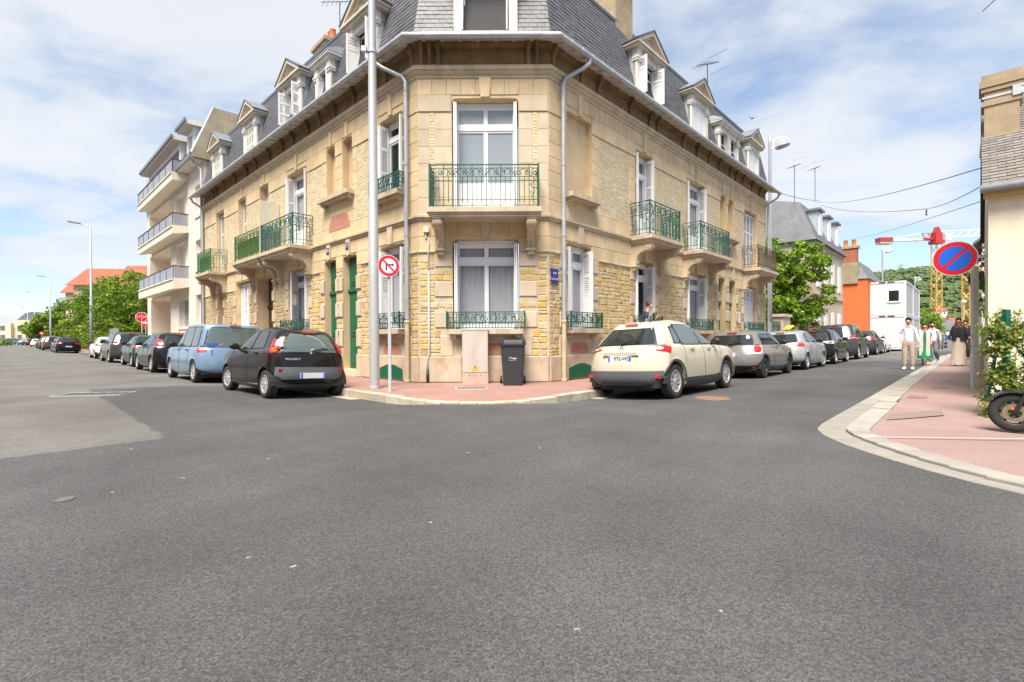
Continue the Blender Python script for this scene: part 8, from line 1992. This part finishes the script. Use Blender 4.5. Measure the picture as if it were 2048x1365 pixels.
mb = MB(); jib(mb, pc.x - 1, pc.x - 4.6, top - .2, top - .4, 2.0); mb.box((pc.x - 4.0, pc.y - .4, top - .5), (pc.x - 1, pc.y + .4, top + .2)); mb.build('counter_jib_root', m_cred, e)
mb = MB(); jib(mb, pc.x - 4.6, jl.x, top - .4, top - .8, .5, .16); mb.tube([V((pc.x - 4.6, pc.y, top + 1.8)), V((jl.x + 2, pc.y, top + .1))], .12, 4); mb.build('counter_jib', m_cwhite, e)
mb = MB(); mb.box((jl.x - 2.2, pc.y - 1, top - 1.6), (jl.x + 1.6, pc.y + 1, top - .2)); mb.build('counterweight', m_gwall, e)
mb = MB(); mb.box((jl.x - 2.3, pc.y - 1.1, top - .9), (jl.x + 1.7, pc.y + 1.1, top + .3)); mb.build('counterweight_frame', m_cred, e)
mb = MB(); jib(mb, pc.x + 1, pc.x + 16, top + .4, top + 1.0, 1.9); mb.build('jib', m_cwhite, e)
mb = MB(); mb.box((pc.x + 1.4, pc.y - 1.6, top - .6), (pc.x + 3.2, pc.y - .6, top + 1.4)); mb.build('cab', m_cwhite, e)
bn = at(1823, 480.5, YC); mb = MB(); mb.box((bn.x - 1.7, bn.y - .05, bn.z - .35), (bn.x + 1.7, bn.y + .05, bn.z + .35)); b_ = mb.build('banner', m_cred, e); mb = MB(); mb.box((bn.x - 1.5, bn.y - .06, bn.z - .2), (bn.x - .95, bn.y - .052, bn.z + .2)); mb.box((bn.x - .7, bn.y - .06, bn.z - .12), (bn.x + 1.4, bn.y - .052, bn.z + .1)); mb.build('banner_marks', m_cwhite, b_)
hk = at(1890, 500, YC); mb = MB(); mb.tube([V((hk.x, hk.y, top + .4)), hk], .05, 4); mb.box((hk.x - .4, hk.y - .3, hk.z - .8), (hk.x + .4, hk.y + .3, hk.z + .3)); mb.build('hook_block', m_cyel, e)
p2 = at(1940, 690, 120); p2.z = 0; e = empty('tower_crane', p2, 'lower yellow crane mast half hidden behind the no parking sign', 'crane'); mb = MB(); mast(mb, p2, at(1940, 540, 120).z, 1.0, 2.0, .2); mb.build('mast', m_cyel, e); mb = MB(); z_ = at(1940, 540, 120).z; mb.box((p2.x - 1.2, p2.y - 1.2, z_), (p2.x + 1.2, p2.y + 1.2, z_ + 1)); mb.build('head', m_cyel, e)
# hill with woods
def hz(x, y):
    k = sstep(330, 640, y + .12 * x); return 84 * k * (0.86 + .14 * sin(x * .012 + 1.2) * cos(x * .027)) * (.45 + .55 * sstep(150, 420, x)) - 2
mb = MB(); mb.grid([[(x, y, hz(x, y)) for x in range(60, 1420, 40)] for y in range(230, 1000, 35)]); kind(mb.build('hill', mat('hill_ground', (.06, .09, .025), .95, .3, .05), smooth=True), 'structure')
me_v = []
mb = MB(); rnd = random.Random(5)
for _ in range(4200):
    x = rnd.uniform(230, 900); y = rnd.uniform(330, 720) ; z = hz(x, y)
    if y < 400 and rnd.random() < .5: continue
    r = rnd.uniform(2.2, 5.0); b = len(mb.v); nu, nv = 7, 5
    for i in range(nv + 1):
        ph = pi * i / nv
        for k in range(nu):
            th = 2 * pi * k / nu + i * .4; q = r * rnd.uniform(.78, 1.15); mb.v.append(V((x + q * sin(ph) * cos(th), y + q * sin(ph) * sin(th), z + r * .5 + q * .85 * cos(ph))))
    for i in range(nv):
        for k in range(nu): mb.f.append((b + i * nu + k, b + (i + 1) * nu + k, b + (i + 1) * nu + (k + 1) % nu, b + i * nu + (k + 1) % nu)); mb.m.append(0)
m_wood_far = mat('woodland', None, .9, .35, .35, cols=[(.075, .12, .045), (.095, .145, .05), (.06, .095, .04), (.115, .16, .06), (.08, .13, .05)])
o = mb.build('woodland', m_wood_far); tag(o, 'green woodland covering the distant hill', 'woods'); kind(o, 'stuff')
hh = [(1872, 640, 320, 9, 6, 'white', 'white house with red roof on the hillside left of the crane mast'), (1893, 650, 300, 9, 5, 'white', 'white gabled house on the hillside right of the crane mast'), (1915, 645, 330, 8, 5, 'cream', 'cream house with red roof on the hillside'), (1912, 662, 270, 9, 4, 'red', 'low red roofed house at the foot of the hillside'), (1885, 622, 380, 8, 6, 'white', 'upper white house with red roof on the hillside'), (1912, 625, 400, 9, 5, 'cream', 'upper cream house on the hillside'), (1902, 568, 520, 11, 6, 'cream', 'lone house among the trees near the top of the hill')]
for px, py, Y, w_, h_, c_, lb in hh:
    p = at(px, py, Y); F = frame(V((p.x - w_ / 2, p.y, 0)), V((1, 0, 0)), V((0, -1, 0))); zb_ = p.z - h_
    e = empty('hillside_house', V((p.x, p.y, zb_)), lb, 'house', 'houses on the hillside'); mb = MB(F); mb.box((0, -8, zb_ - 8), (w_, 0, p.z)); mb.prism([(0, p.z), (w_, p.z), (w_ / 2, p.z + 3)], -8, -.01, 'y') if px == 1893 else None; mb.build('wall', m_dwhite if c_ == 'white' else m_villa, e)
    mb = MB(F)
    if px == 1893: mb.add([(-.5, .4, p.z - .2), (w_ / 2, .4, p.z + 3.3), (w_ / 2, -8.4, p.z + 3.3), (-.5, -8.4, p.z - .2), (w_ + .5, .4, p.z - .2), (w_ + .5, -8.4, p.z - .2)], [(0, 1, 2, 3), (1, 4, 5, 2)])
    else: mb.add([(-.5, .5, p.z - .1), (w_ + .5, .5, p.z - .1), (w_ - .5, -4, p.z + 3.2), (.5, -4, p.z + 3.2), (w_ + .5, -8.5, p.z - .1), (-.5, -8.5, p.z - .1)], [(0, 1, 2, 3), (1, 4, 2), (4, 5, 3, 2), (5, 0, 3)])
    mb.build('roof', m_rtile, e)
    for x in (w_ * .25, w_ * .7): win(F, x, p.z - 2.6, 1.2, 1.5, e, 0.0, m_cglass)
# far end of the right street
m_dslate = mat('blue_slate_cladding', (.13, .14, .155), .7, .15, 1, fine=.2, fscale=6)
house('slate_clad_house', FX(1846, 165, 2), 8.5, 10, 4.0, 3.0, 'grey slate clad house with pale dormer at the end of the right street', m_dslate, m_dslate, 'gable', .2, wins=[(1.4, 4.9, 1.1, 1.3), (3.6, 1.2, .9, 1.3)])
house('slate_roofed_house', FX(1838, 120, 12), 4.5, 8, 3.6, 2.6, 'dark slate roofed house behind the bush next to the cabins', m_dslate, m_fslate, 'front', .2, wins=[(2, 1.5, 1, 1.4)], chim=[(1.0, -3, 5.0, 8.4, .7, .5, m_rbrick)])
house('white_end_house', FX(1882, 160, 4), 9.5, 8, 2.9, 1.7, 'low white house with grey roof closing the right street', m_dwhite, m_fslate, 'gable', .3, wins=[(1.2, .9, 1.1, 1.5), (3.4, .9, 1.1, 1.5), (5.6, 1.2, 1.2, 1.4)])
house('grey_end_house', FX(1852, 200, 3), 16, 8, 5.0, 3.0, 'pale house with slate roof far behind the end of the right street', m_dwhite, m_fslate, 'hip', .3, wins=[(3, 1.2, 1, 1.3), (8, 1.2, 1, 1.3)])
b = at(1852, 690, 64); b.z = 0
tree('round_bush_tree', 'bright green rounded tree right of the site cabins', b, 1.6, [(b + V((0, 0, 3.0)), (1.5, 1.5, 1.6)), (b + V((.9, 0, 2.4)), (1.2, 1.2, 1.3)), (b + V((-.8, 0, 2.0)), (1.2, 1.2, 1.5))], 2600, .17, m_mag, nc=26, cr_=.5)
p = at(1897, 700, 62); 
car('estate_car', 'blue car crossing at the far end of the right street', 'car', None, FL, 0, 0, spec(4.3, 1.78, 1.46, 2.6, .7), paint('paint_bright_blue', (.03, .10, .30)), det=1, heading=(V((at(1868, 690, 112).x, 112, 0)), V((1, -.15, 0)).normalized()))
# house gable end glimpsed behind the sign post: far right of street
house('grey_street_house', frame(rpt(26.5, 7.5, 0), uR, -nR), 10, 8, 6.2, 3.4, 'tall slate hung house seen edge on behind the no parking sign', m_dwhite, m_fslate, 'gable', .35)
# unseen houses behind and left of the photographer, added to darken car paint reflections
for t_, d_, L0, h_, c_, lb in ((46, 15.5, 14, 8, m_dwhite, 'unseen white house opposite the apartment block'), (28, 15.5, 15, 9.5, m_cstone, 'unseen cream stone house across the left street'), (10, 16, 14, 8.5, m_rbrick, 'unseen red brick house across the left street'), (-14, 17, 16, 9, m_gwall, 'unseen grey rendered house behind the photographer')):
    F_ = frame(lp(t_, d_), -uL, -nL); house('unseen_house', F_, L0, 8, h_, 3.5, lb, c_, m_fslate, 'gable', .4, wins=[(2 + 3.2 * k, z, 1.1, 1.7) for k in range(4) for z in (1.0, 4.2)], grp='unseen houses across the street')
# cables, aerials, bird
def cable(name, pts, lab, sag=.4, r=.012):
    mb = MB(); a, b = pts; mb.tube([a.lerp(b, k / 24) - V((0, 0, sag * 4 * (k / 24) * (1 - k / 24))) for k in range(25)], r, 4); o = mb.build(name, m_black); tag(o, lab, 'cable', 'overhead cables'); return o
w0 = FH @ V((-.02, .1, 3.95)); 
cable('overhead_cable', (at(1556, 385, 24), at(1640, 402, 34)), 'short cable from the gutter end towards the mansard house', .1, .014)
cable('overhead_cable', (at(1628, 403, 33), at(1964, 336, 8.3)), 'upper cable from the mansard house to the cream house', .30, .009)
cable('overhead_cable', (at(1640, 410, 33), at(1855, 418, 14)), 'lower cable from the mansard house to the hanging hook', .25, .010)
cable('overhead_cable', (at(1855, 418, 14), at(1964, 372, 8.2)), 'cable from the hanging hook up to the cream house', .06, .007)
cable('overhead_cable', (at(1690, 480, 40), at(1966, 402, 8.2)), 'lowest thin cable running to the cream house wall', .15, .006)
hk = at(1853, 420, 14); e = empty('cable_hook', hk, 'small dark hook hanging from the lower cable', 'hook'); mb = MB(); mb.tube([hk, hk - V((0, 0, .08)), hk - V((.02, 0, .13)), hk - V((-.02, 0, .16))], .018, 6); mb.build('hook', m_black, e)
def aerial(base, h, lab, ang=.6, grp='roof aerials'):
    e = empty('roof_aerial', base, lab, 'aerial', grp); mb = MB(Matrix.Translation(base)); mb.tube([(0, 0, 0), (0, 0, h)], .018, 6); mb.build('mast', m_black, e)
    mb = MB(Matrix.Translation(base + V((0, 0, h))) @ Matrix.Rotation(ang, 4, 'Z') @ Matrix.Rotation(radians(-22), 4, 'Y')); mb.tube([(-.7, 0, 0), (.8, 0, 0)], .014, 5)
    for k in range(8): x = -.6 + k * .17; mb.tube([(x, -.32 + .02 * k, 0), (x, .32 - .02 * k, 0)], .005, 4)
    for z in (-.3, .3): mb.tube([(.8, -.45, z), (.8, .45, z)], .006, 4)
    mb.build('antenna', m_black, e)
aerial(at(1589, 405, 31), 2.3, 'left of the two aerials above the mansard house'); aerial(at(1630, 402, 33), 2.2, 'right of the two aerials above the mansard house chimney')
aerial(at(1415, 180, 19.0) , 1.0, 'aerial on the right part of the corner building roof'); aerial(at(680, 75, 18.0), 1.3, 'aerial beside the left chimney of the corner building'); aerial(at(1801, 550, 55), 1.0, 'small aerial just above the site cabins')
p = at(1505, 236, 30); e = tag(MB(Matrix.Translation(p)).add([V((0, .02, 0)), V((-.28, -.05, .12)), V((-.12, .1, .05)), V((.28, -.05, .1)), V((.12, .1, .05)), V((0, -.15, -.02)), V((0, .25, -.02)), V((.03, .05, -.05)), V((-.03, .05, -.05))], [(0, 2, 1, 8), (0, 7, 3, 4), (5, 7, 6, 8), (5, 8, 0), (5, 0, 7), (6, 0, 8), (6, 7, 0)]).build('bird', m_black), 'small dark bird flying right of the roof', 'bird')
# lamp in the open attic window
p = FC @ V((cx0 + .38, -.55, 8.36)); e = empty('table_lamp', p, 'wicker lampshade standing in the open attic window', 'lamp'); mb = MB(Matrix.Translation(p)); mb.lathe([(.11, .12), (.15, .2), (.15, .42), (.11, .52), (.0, .52)], 18); mb.build('lamp_shade', mat('wicker', (.42, .27, .11), .8, .3, 30), e, smooth=True); mb = MB(Matrix.Translation(p)); mb.lathe([(0, -.05), (.1, -.05), (.1, 0), (.02, .02), (.02, .14), (0, .14)], 12); mb.build('base', m_wood, e)
# weeds at the foot of the wall
for px, py in ((1116, 762), (1146, 758)):
    b = gpt(px, py, .11); e = empty('weed', b, 'small green weed at the foot of the right downpipe' if px == 1116 else 'thin weed growing in front of the right basement vent', 'weed'); mb = MB(); leaves(mb, [(b + V((random.gauss(0, .035), random.gauss(0, .03), abs(random.gauss(.04, .04)))), V((0, -.3, 1))) for _ in range(40)], .03); mb.build('foliage', m_ivy, e); mb = MB(); mb.tube([b, b + V((0, 0, .1))], .004, 4); mb.build('stem', m_ivy, e)
# ------------------------------------------------------------------ people
def smat(n, c, r=.8, v=.06, **k): return mat(n, c, r, v, 9, bump=.6, bscale=22, **k)
m_skin = smat('skin', (.52, .29, .20), .55); m_skin2 = smat('skin_tan', (.40, .21, .13), .55); m_hair = smat('dark_hair', (.022, .014, .010), .5); m_hairb = smat('brown_hair', (.075, .035, .018), .5)
def skin_obj(name, vs, es, rad, mt, parent, Mw, root=0, sub=2):
    me = bpy.data.meshes.new(name); me.from_pydata([tuple(v) for v in vs], es, []); me.materials.append(mt)
    o = bpy.data.objects.new(name, me); reg(o, parent, Mw)
    md = o.modifiers.new('skin', 'SKIN'); md.use_smooth_shade = True
    d = me.skin_vertices[0].data
    for i, r in enumerate(rad): d[i].radius = r if isinstance(r, tuple) else (r, r); d[i].use_root = (i == root)
    sb = o.modifiers.new('sub', 'SUBSURF'); sb.levels = sub; sb.render_levels = sub
    return o
def person(label, pos, face, H, shirt, trous, shoe, hair=m_hair, skin=m_skin, arms=None, legs=None, female=False, sleeves='long', long_hair=False, skirt=None, extra=None, grp='people walking on the right', lean=0.0, turn=0.0, beard=False, sx=1.0):
    k = H / 1.75; f = V(face).normalized(); l = V((-f.y, f.x, 0))
    # local: x = the person's left, y = forward, z up
    Mw = Matrix(((l.x, f.x, 0, pos.x), (l.y, f.y, 0, pos.y), (0, 0, 1, pos.z), (0, 0, 0, 1))) @ Matrix.Diagonal((k, k, k, 1))
    Mroot = Matrix.Translation(pos); e = empty('person', Mroot, label, 'person', grp)
    sw = .142 if female else .162; hw = .088
    ar = arms or {1: ((.215, .0, 1.15), (.225, .06, .92)), -1: ((-.215, .0, 1.15), (-.225, .06, .92))}
    lg = legs or {1: ((.10, .06, .50), (.10, .03, .08), (.10, .20, .03)), -1: ((-.10, .02, .50), (-.10, -.05, .08), (-.10, .12, .03))}
    ly = lean
    P_ = [(0, 0, .95), (0, .01 + ly * .3, 1.10), (0, .0 + ly * .7, 1.28), (0, ly, 1.42), (0, .01 + ly * 1.1, 1.50), (0, .02 + ly * 1.25, 1.585), (0, .025 + ly * 1.35, 1.68)]
    R_ = [(.11, .085), (.10, .075), (.115, .08), (.07, .055), (.050, .052), (.076, .095), (.078, .097)]
    E_ = [(i, i + 1) for i in range(6)]
    def add(a, p, r): P_.append(p); R_.append(r); E_.append((a, len(P_) - 1)); return len(P_) - 1
    tips = {}
    for s_ in (1, -1):
        sh = add(3, (s_ * sw, ly * .95, 1.385), .042); el = add(sh, ar[s_][0], .034); wr = add(el, ar[s_][1], .028)
        w = V(ar[s_][1]); d = (w - V(ar[s_][0])).normalized(); hd_ = add(wr, tuple(w + d * .05), (.036, .022)); 
        sd = d.cross(V((0, 1, 0))); sd = sd.normalized() if sd.length > .1 else V((0, 1, 0)); fwd = V((0, 1, 0)) - d * d.y
        fwd = fwd.normalized() if fwd.length > .1 else V((1, 0, 0))
        for q, ln in ((-.024, .065), (-.008, .078), (.008, .074), (.024, .058)):
            a = w + d * .085 + fwd * q; b = a + d * ln * .5 + sd * .006 * s_; c = b + d * ln * .5 + sd * .014 * s_
            i1 = add(hd_, tuple(a), .0085); i2 = add(i1, tuple(b), .008); add(i2, tuple(c), .0065)
        i1 = add(hd_, tuple(w + d * .045 + fwd * .04), .010); add(i1, tuple(w + d * .085 + fwd * .058), .008)
        hp = add(0, (s_ * hw, 0, .90), (.085, .09)); kn = add(hp, lg[s_][0], .055); an = add(kn, lg[s_][1], .036); to = add(an, lg[s_][2], .03)
        tips[s_] = (lg[s_][1], lg[s_][2])
    no = add(5, (0, .115 + ly * 1.3, 1.60), .014)
    skin_obj('body', P_, E_, R_, skin, e, Mw)
    # shirt
    P2 = [(0, 0, .86), (0, .01 + ly * .3, 1.08), (0, .0 + ly * .7, 1.27), (0, ly * .97, 1.41), (0, .01 + ly * 1.05, 1.46)]; wv = .92 if female else 1.0
    R2 = [(.150 * wv, .118), (.135 * wv, .105), (.150 * wv, .108), (.105 * wv, .075), (.056, .058)]; E2 = [(i, i + 1) for i in range(4)]
    def add2(a, p, r): P2.append(p); R2.append(r); E2.append((a, len(P2) - 1)); return len(P2) - 1
    if shirt:
        for s_ in (1, -1):
            sh = add2(3, (s_ * sw * .97, ly * .95, 1.385), .058); el, w = V(ar[s_][0]), V(ar[s_][1])
            if sleeves == 'long': a = add2(sh, tuple(el), .046); add2(a, tuple(el.lerp(w, .97)), .036)
            else: add2(sh, tuple(V((s_ * sw, ly, 1.40)).lerp(el, .75)), .056)
        skin_obj('shirt', P2, E2, R2, shirt, e, Mw)
        mb = MB(Mw)
        for s_ in (-1, 1): mb.tube([(s_ * .065, ly * 1.0 - .03, 1.49), (s_ * .06, ly + .06, 1.47), (s_ * .012, ly + .088, 1.42)], [.016, .018, .01], 6)
        if sleeves == 'long': mb.build('collar', shirt, e, smooth=True)
    if trous:
        P3 = [(0, 0, 1.03), (0, 0, .91)]; R3 = [(.135, .108), (.138, .115)]; E3 = [(0, 1)]
        for s_ in (1, -1):
            b = len(P3); P3 += [(s_ * hw, 0, .85), lg[s_][0], tuple(V(lg[s_][0]).lerp(V(lg[s_][1]), .9))]; R3 += [(.098, .105), .076, .062]; E3 += [(1, b), (b, b + 1), (b + 1, b + 2)]
        skin_obj('trousers', P3, E3, R3, trous, e, Mw)
    if shoe:
        for s_ in (1, -1):
            a, b = V(tips[s_][0]), V(tips[s_][1]); d = (b - a); d.z = 0; d = d.normalized() if d.length > .01 else V((0, 1, 0)); hl = a - d * .05
            skin_obj('shoe', [(hl.x, hl.y, min(a.z, hl.z) - .02), (a.x, a.y, a.z - .015), tuple(b), tuple(b + d * .06)], [(0, 1), (1, 2), (2, 3)], [(.04, .04), (.048, .05), (.046, .034), (.034, .024)], shoe, e, Mw)
    # hair
    hy = .02 + ly * 1.3; mb = MB(Mw); rows = []
    for i in range(8):
        row = []
        for j in range(16):
            a = 2 * pi * j / 16; ph = (2.05 - 1.15 * sstep(-.1, .7, sin(a))) * i / 7
            rr_ = sin(ph) * (1 + .04 * sin(a * 5 + i)); row.append(V((.083 * rr_ * cos(a), hy - .016 + .098 * rr_ * sin(a), 1.652 + .112 * cos(ph))))
        rows.append(row)
    mb.grid([list(reversed(r)) for r in rows], close=True); mb.build('hair', hair, e, smooth=True)
    if long_hair:
        hp_ = [(0, hy - .055, 1.60)]; hr = [(.075, .05)]; he = []
        for s_ in (1, -1): b = len(hp_); hp_ += [(s_ * .068, hy - .04, 1.56), (s_ * .085, hy + .0, 1.44), (s_ * .09, hy + .045, 1.30)]; hr += [.034, .036, .02]; he += [(0, b), (b, b + 1), (b + 1, b + 2)]
        skin_obj('long_hair', hp_, he, hr, hair, e, Mw)
    # eyes, mouth, ears
    mb = MB(Mw)
    for s_ in (-1, 1): mb.lathe([(0, -.006), (.007, 0), (0, .006)], 6, M=Matrix.Translation((s_ * .031, hy + .080, 1.622)))
    mb.box((-.022, hy + .088, 1.555), (.022, hy + .094, 1.562)); mb.build('face_features', m_hair, e)
    for s_ in (-1, 1): mb = MB(Mw); mb.lathe([(0, -.012), (.022, -.006), (.024, .006), (0, .01)], 8, M=Matrix.Translation((s_ * .08, hy - .005, 1.61)) @ Matrix.Rotation(pi / 2, 4, 'Y')); mb.build('ear', skin, e)
    if beard: skin_obj('beard', [(-.05, hy + .04, 1.56), (0, hy + .075, 1.535), (.05, hy + .04, 1.56)], [(0, 1), (1, 2)], [.024, .026, .024], hair, e, Mw)
    if skirt:
        mt, zt, zb_, rt, rb, pleat = skirt; mb = MB(Mw); rows = []
        for i in range(9):
            q = i / 8; z = zt + (zb_ - zt) * q; row = []
            for j in range(28):
                a = 2 * pi * j / 28; r = rt + (rb - rt) * q ** .8; r *= 1 + pleat * q * sin(a * 7 + q * 2); row.append(V((r * cos(a) * (1.0), r * sin(a) * .78 + .03 * q, z)))
            rows.append(row)
        mb.grid(rows, close=True); mb.build('skirt', mt, e, smooth=True)
    if extra: extra(e, Mw)
    return e
face = (-.70, -.71, 0)
m_wsh = smat('white_shirt', (.72, .71, .76)); m_lav = smat('lavender_shirt', (.60, .62, .78)); m_bei = smat('beige_trousers', (.40, .33, .265)); m_gtr = smat('grey_trousers', (.13, .135, .15)); m_wshoe = smat('white_shoe', (.76, .76, .76)); m_gdress = smat('green_dress', (.0, .20, .085)); m_pinks = smat('pink_scarf', (.66, .47, .46)); m_blkc = smat('black_cardigan', (.025, .016, .018)); m_sand = smat('tan_sandal', (.24, .11, .045)); m_skirtm = smat('patterned_skirt', (.55, .49, .40), fine=.35, fscale=70); m_navy = smat('navy_shirt', (.035, .035, .085)); m_gshoe = smat('grey_shoe', (.35, .34, .32))
def onr(px, py, z): q = gpt(px, py, z); q.z = z; return q
pm = onr(1817, 740, .0)
person('man in white shirt and beige trousers with a hand in his pocket', pm, face, 1.80, m_wsh, m_bei, m_wshoe, legs={1: ((.10, .03, .50), (.11, .0, .08), (.12, .16, .035)), -1: ((-.10, .04, .50), (-.10, .02, .08), (-.11, .18, .035))}, arms={-1: ((-.245, -.04, 1.16), (-.18, .07, .95)), 1: ((.225, .0, 1.15), (.27, .06, .92))})
pw = onr(1850, 732, .0)
def scarf(e, Mw):
    for s_ in (-1, 1):
        mb = MB(Mw); rows = [[V((s_ * (.05 + w_), y, z)) for w_ in (0, .07, .12)] for y, z in ((-.03, 1.50), (.10, 1.40), (.135, 1.2), (.15, .95), (.17, .7), (.19, .42))]; mb.grid(rows if s_ > 0 else [list(reversed(r)) for r in rows]); mb.build('scarf', m_pinks, e, smooth=True)
person('woman in a green midi dress with a long pink scarf', pw, face, 1.66, m_gdress, None, m_sand, hair=m_hairb, female=True, sleeves='short', long_hair=True, skirt=(m_gdress, 1.0, .30, .14, .25, .07), extra=scarf, legs={1: ((.09, .08, .50), (.09, .14, .08), (.09, .30, .035)), -1: ((-.08, -.03, .50), (-.08, -.12, .10), (-.08, .02, .04))}, arms={-1: ((-.21, .0, 1.15), (-.27, .05, .93)), 1: ((.20, .0, 1.15), (.20, .10, .94))})
pl_ = onr(1866, 731, .0)
person('bearded man in lavender shirt and grey trousers in mid stride', pl_ + V((.15, .2, 0)), face, 1.74, m_lav, m_gtr, m_gshoe, beard=True, hair=m_hair, legs={-1: ((-.10, .06, .50), (-.10, .10, .08), (-.10, .26, .035)), 1: ((.12, .14, .52), (.16, -.16, .20), (.17, -.06, .11))}, arms={-1: ((-.22, .03, 1.15), (-.17, .20, 1.0)), 1: ((.22, -.06, 1.15), (.24, -.08, .92))})
pk = onr(1917, 733, .11)
def bag(e, Mw):
    mb = MB(Mw)
    for z, r in ((.82, .05), (.70, .055)): mb.lathe([(0, -r), (r * .8, -r * .5), (r, 0), (r * .8, r * .5), (0, r)], 10, M=Matrix.Translation((-.34, .16, z)))
    mb.tube([(-.29, .08, .90), (-.34, .16, .86), (-.34, .16, .64)], .008, 5); mb.build('held_sunglasses', m_black, e)
    mb = MB(Mw)
    for s_ in (-1, 1):
        rows = [[V((s_ * x, y, z)) for x, y in pr] for z, pr in ((1.47, ((.05, .02), (.10, .03), (.15, 0))), (1.3, ((.06, .125), (.13, .11), (.185, .03))), (1.1, ((.045, .14), (.12, .125), (.18, .04))), (.92, ((.05, .15), (.13, .13), (.185, .04))))]
        mb.grid(rows)
    mb.build('cardigan_front', m_blkc, e, smooth=True)
person('woman in black cardigan and long pale patterned skirt on the right pavement', pk, face, 1.68, m_blkc, None, m_sand, skin=m_skin2, female=True, long_hair=True, skirt=(m_skirtm, 1.02, .06, .14, .22, .05), extra=bag, turn=.4, legs={1: ((.09, .04, .50), (.10, .06, .08), (.13, .22, .035)), -1: ((-.09, .0, .50), (-.10, -.02, .08), (-.13, .12, .035))}, arms={-1: ((-.21, .0, 1.15), (-.28, .08, .94)), 1: ((.21, -.02, 1.15), (.23, -.02, .92))})
pb = onr(1928, 700, .11); pb = rpt(19.5, 6.95, .11)
person('person in black walking behind the woman with the cardigan', pb, face, 1.72, m_blkc, m_blkc, m_sand, skin=m_skin2, arms={1: ((.29, .0, 1.17), (.17, .08, 1.02)), -1: ((-.21, 0, 1.15), (-.23, .06, .92))})
pf = at(1938, 676, 32); pf.z = .11
person('distant person in purple top and pale shorts far along the right pavement', pf, (.7, .71, 0), 1.70, smat('purple_top', (.05, .02, .13)), None, m_wshoe, skirt=(smat('pale_shorts', (.45, .5, .3)), 1.0, .60, .15, .18, .03))
pf2 = at(1881, 678, 36); pf2.z = .0
person('distant person in pale green top partly hidden behind the lavender shirt man', pf2, face, 1.68, smat('pale_green_top', (.35, .42, .24)), m_gtr, m_gshoe)
# two people leaning out of the ground floor window
wa = FR @ V((4.33, -.10, .47))
person('man in navy shirt leaning out of the ground floor window', wa, (nR * .8 + uR * .55), 1.78, m_navy, m_gtr, None, hair=m_hairb, sleeves='short', lean=.26, grp='people leaning out of the window', arms={-1: ((-.26, .22, 1.16), (-.22, .30, .96)), 1: ((.26, .22, 1.16), (.20, .32, .97))})
wb = FR @ V((4.62, -.06, .36))
person('boy in dark shirt peering down from the same window', wb, (nR * .8 + uR * .55), 1.55, smat('dark_tee', (.03, .035, .05)), m_gtr, None, hair=m_hairb, sleeves='short', lean=.30, grp='people leaning out of the window', arms={-1: ((-.22, .26, 1.14), (-.16, .34, .98)), 1: ((.22, .26, 1.14), (.16, .34, .98))})
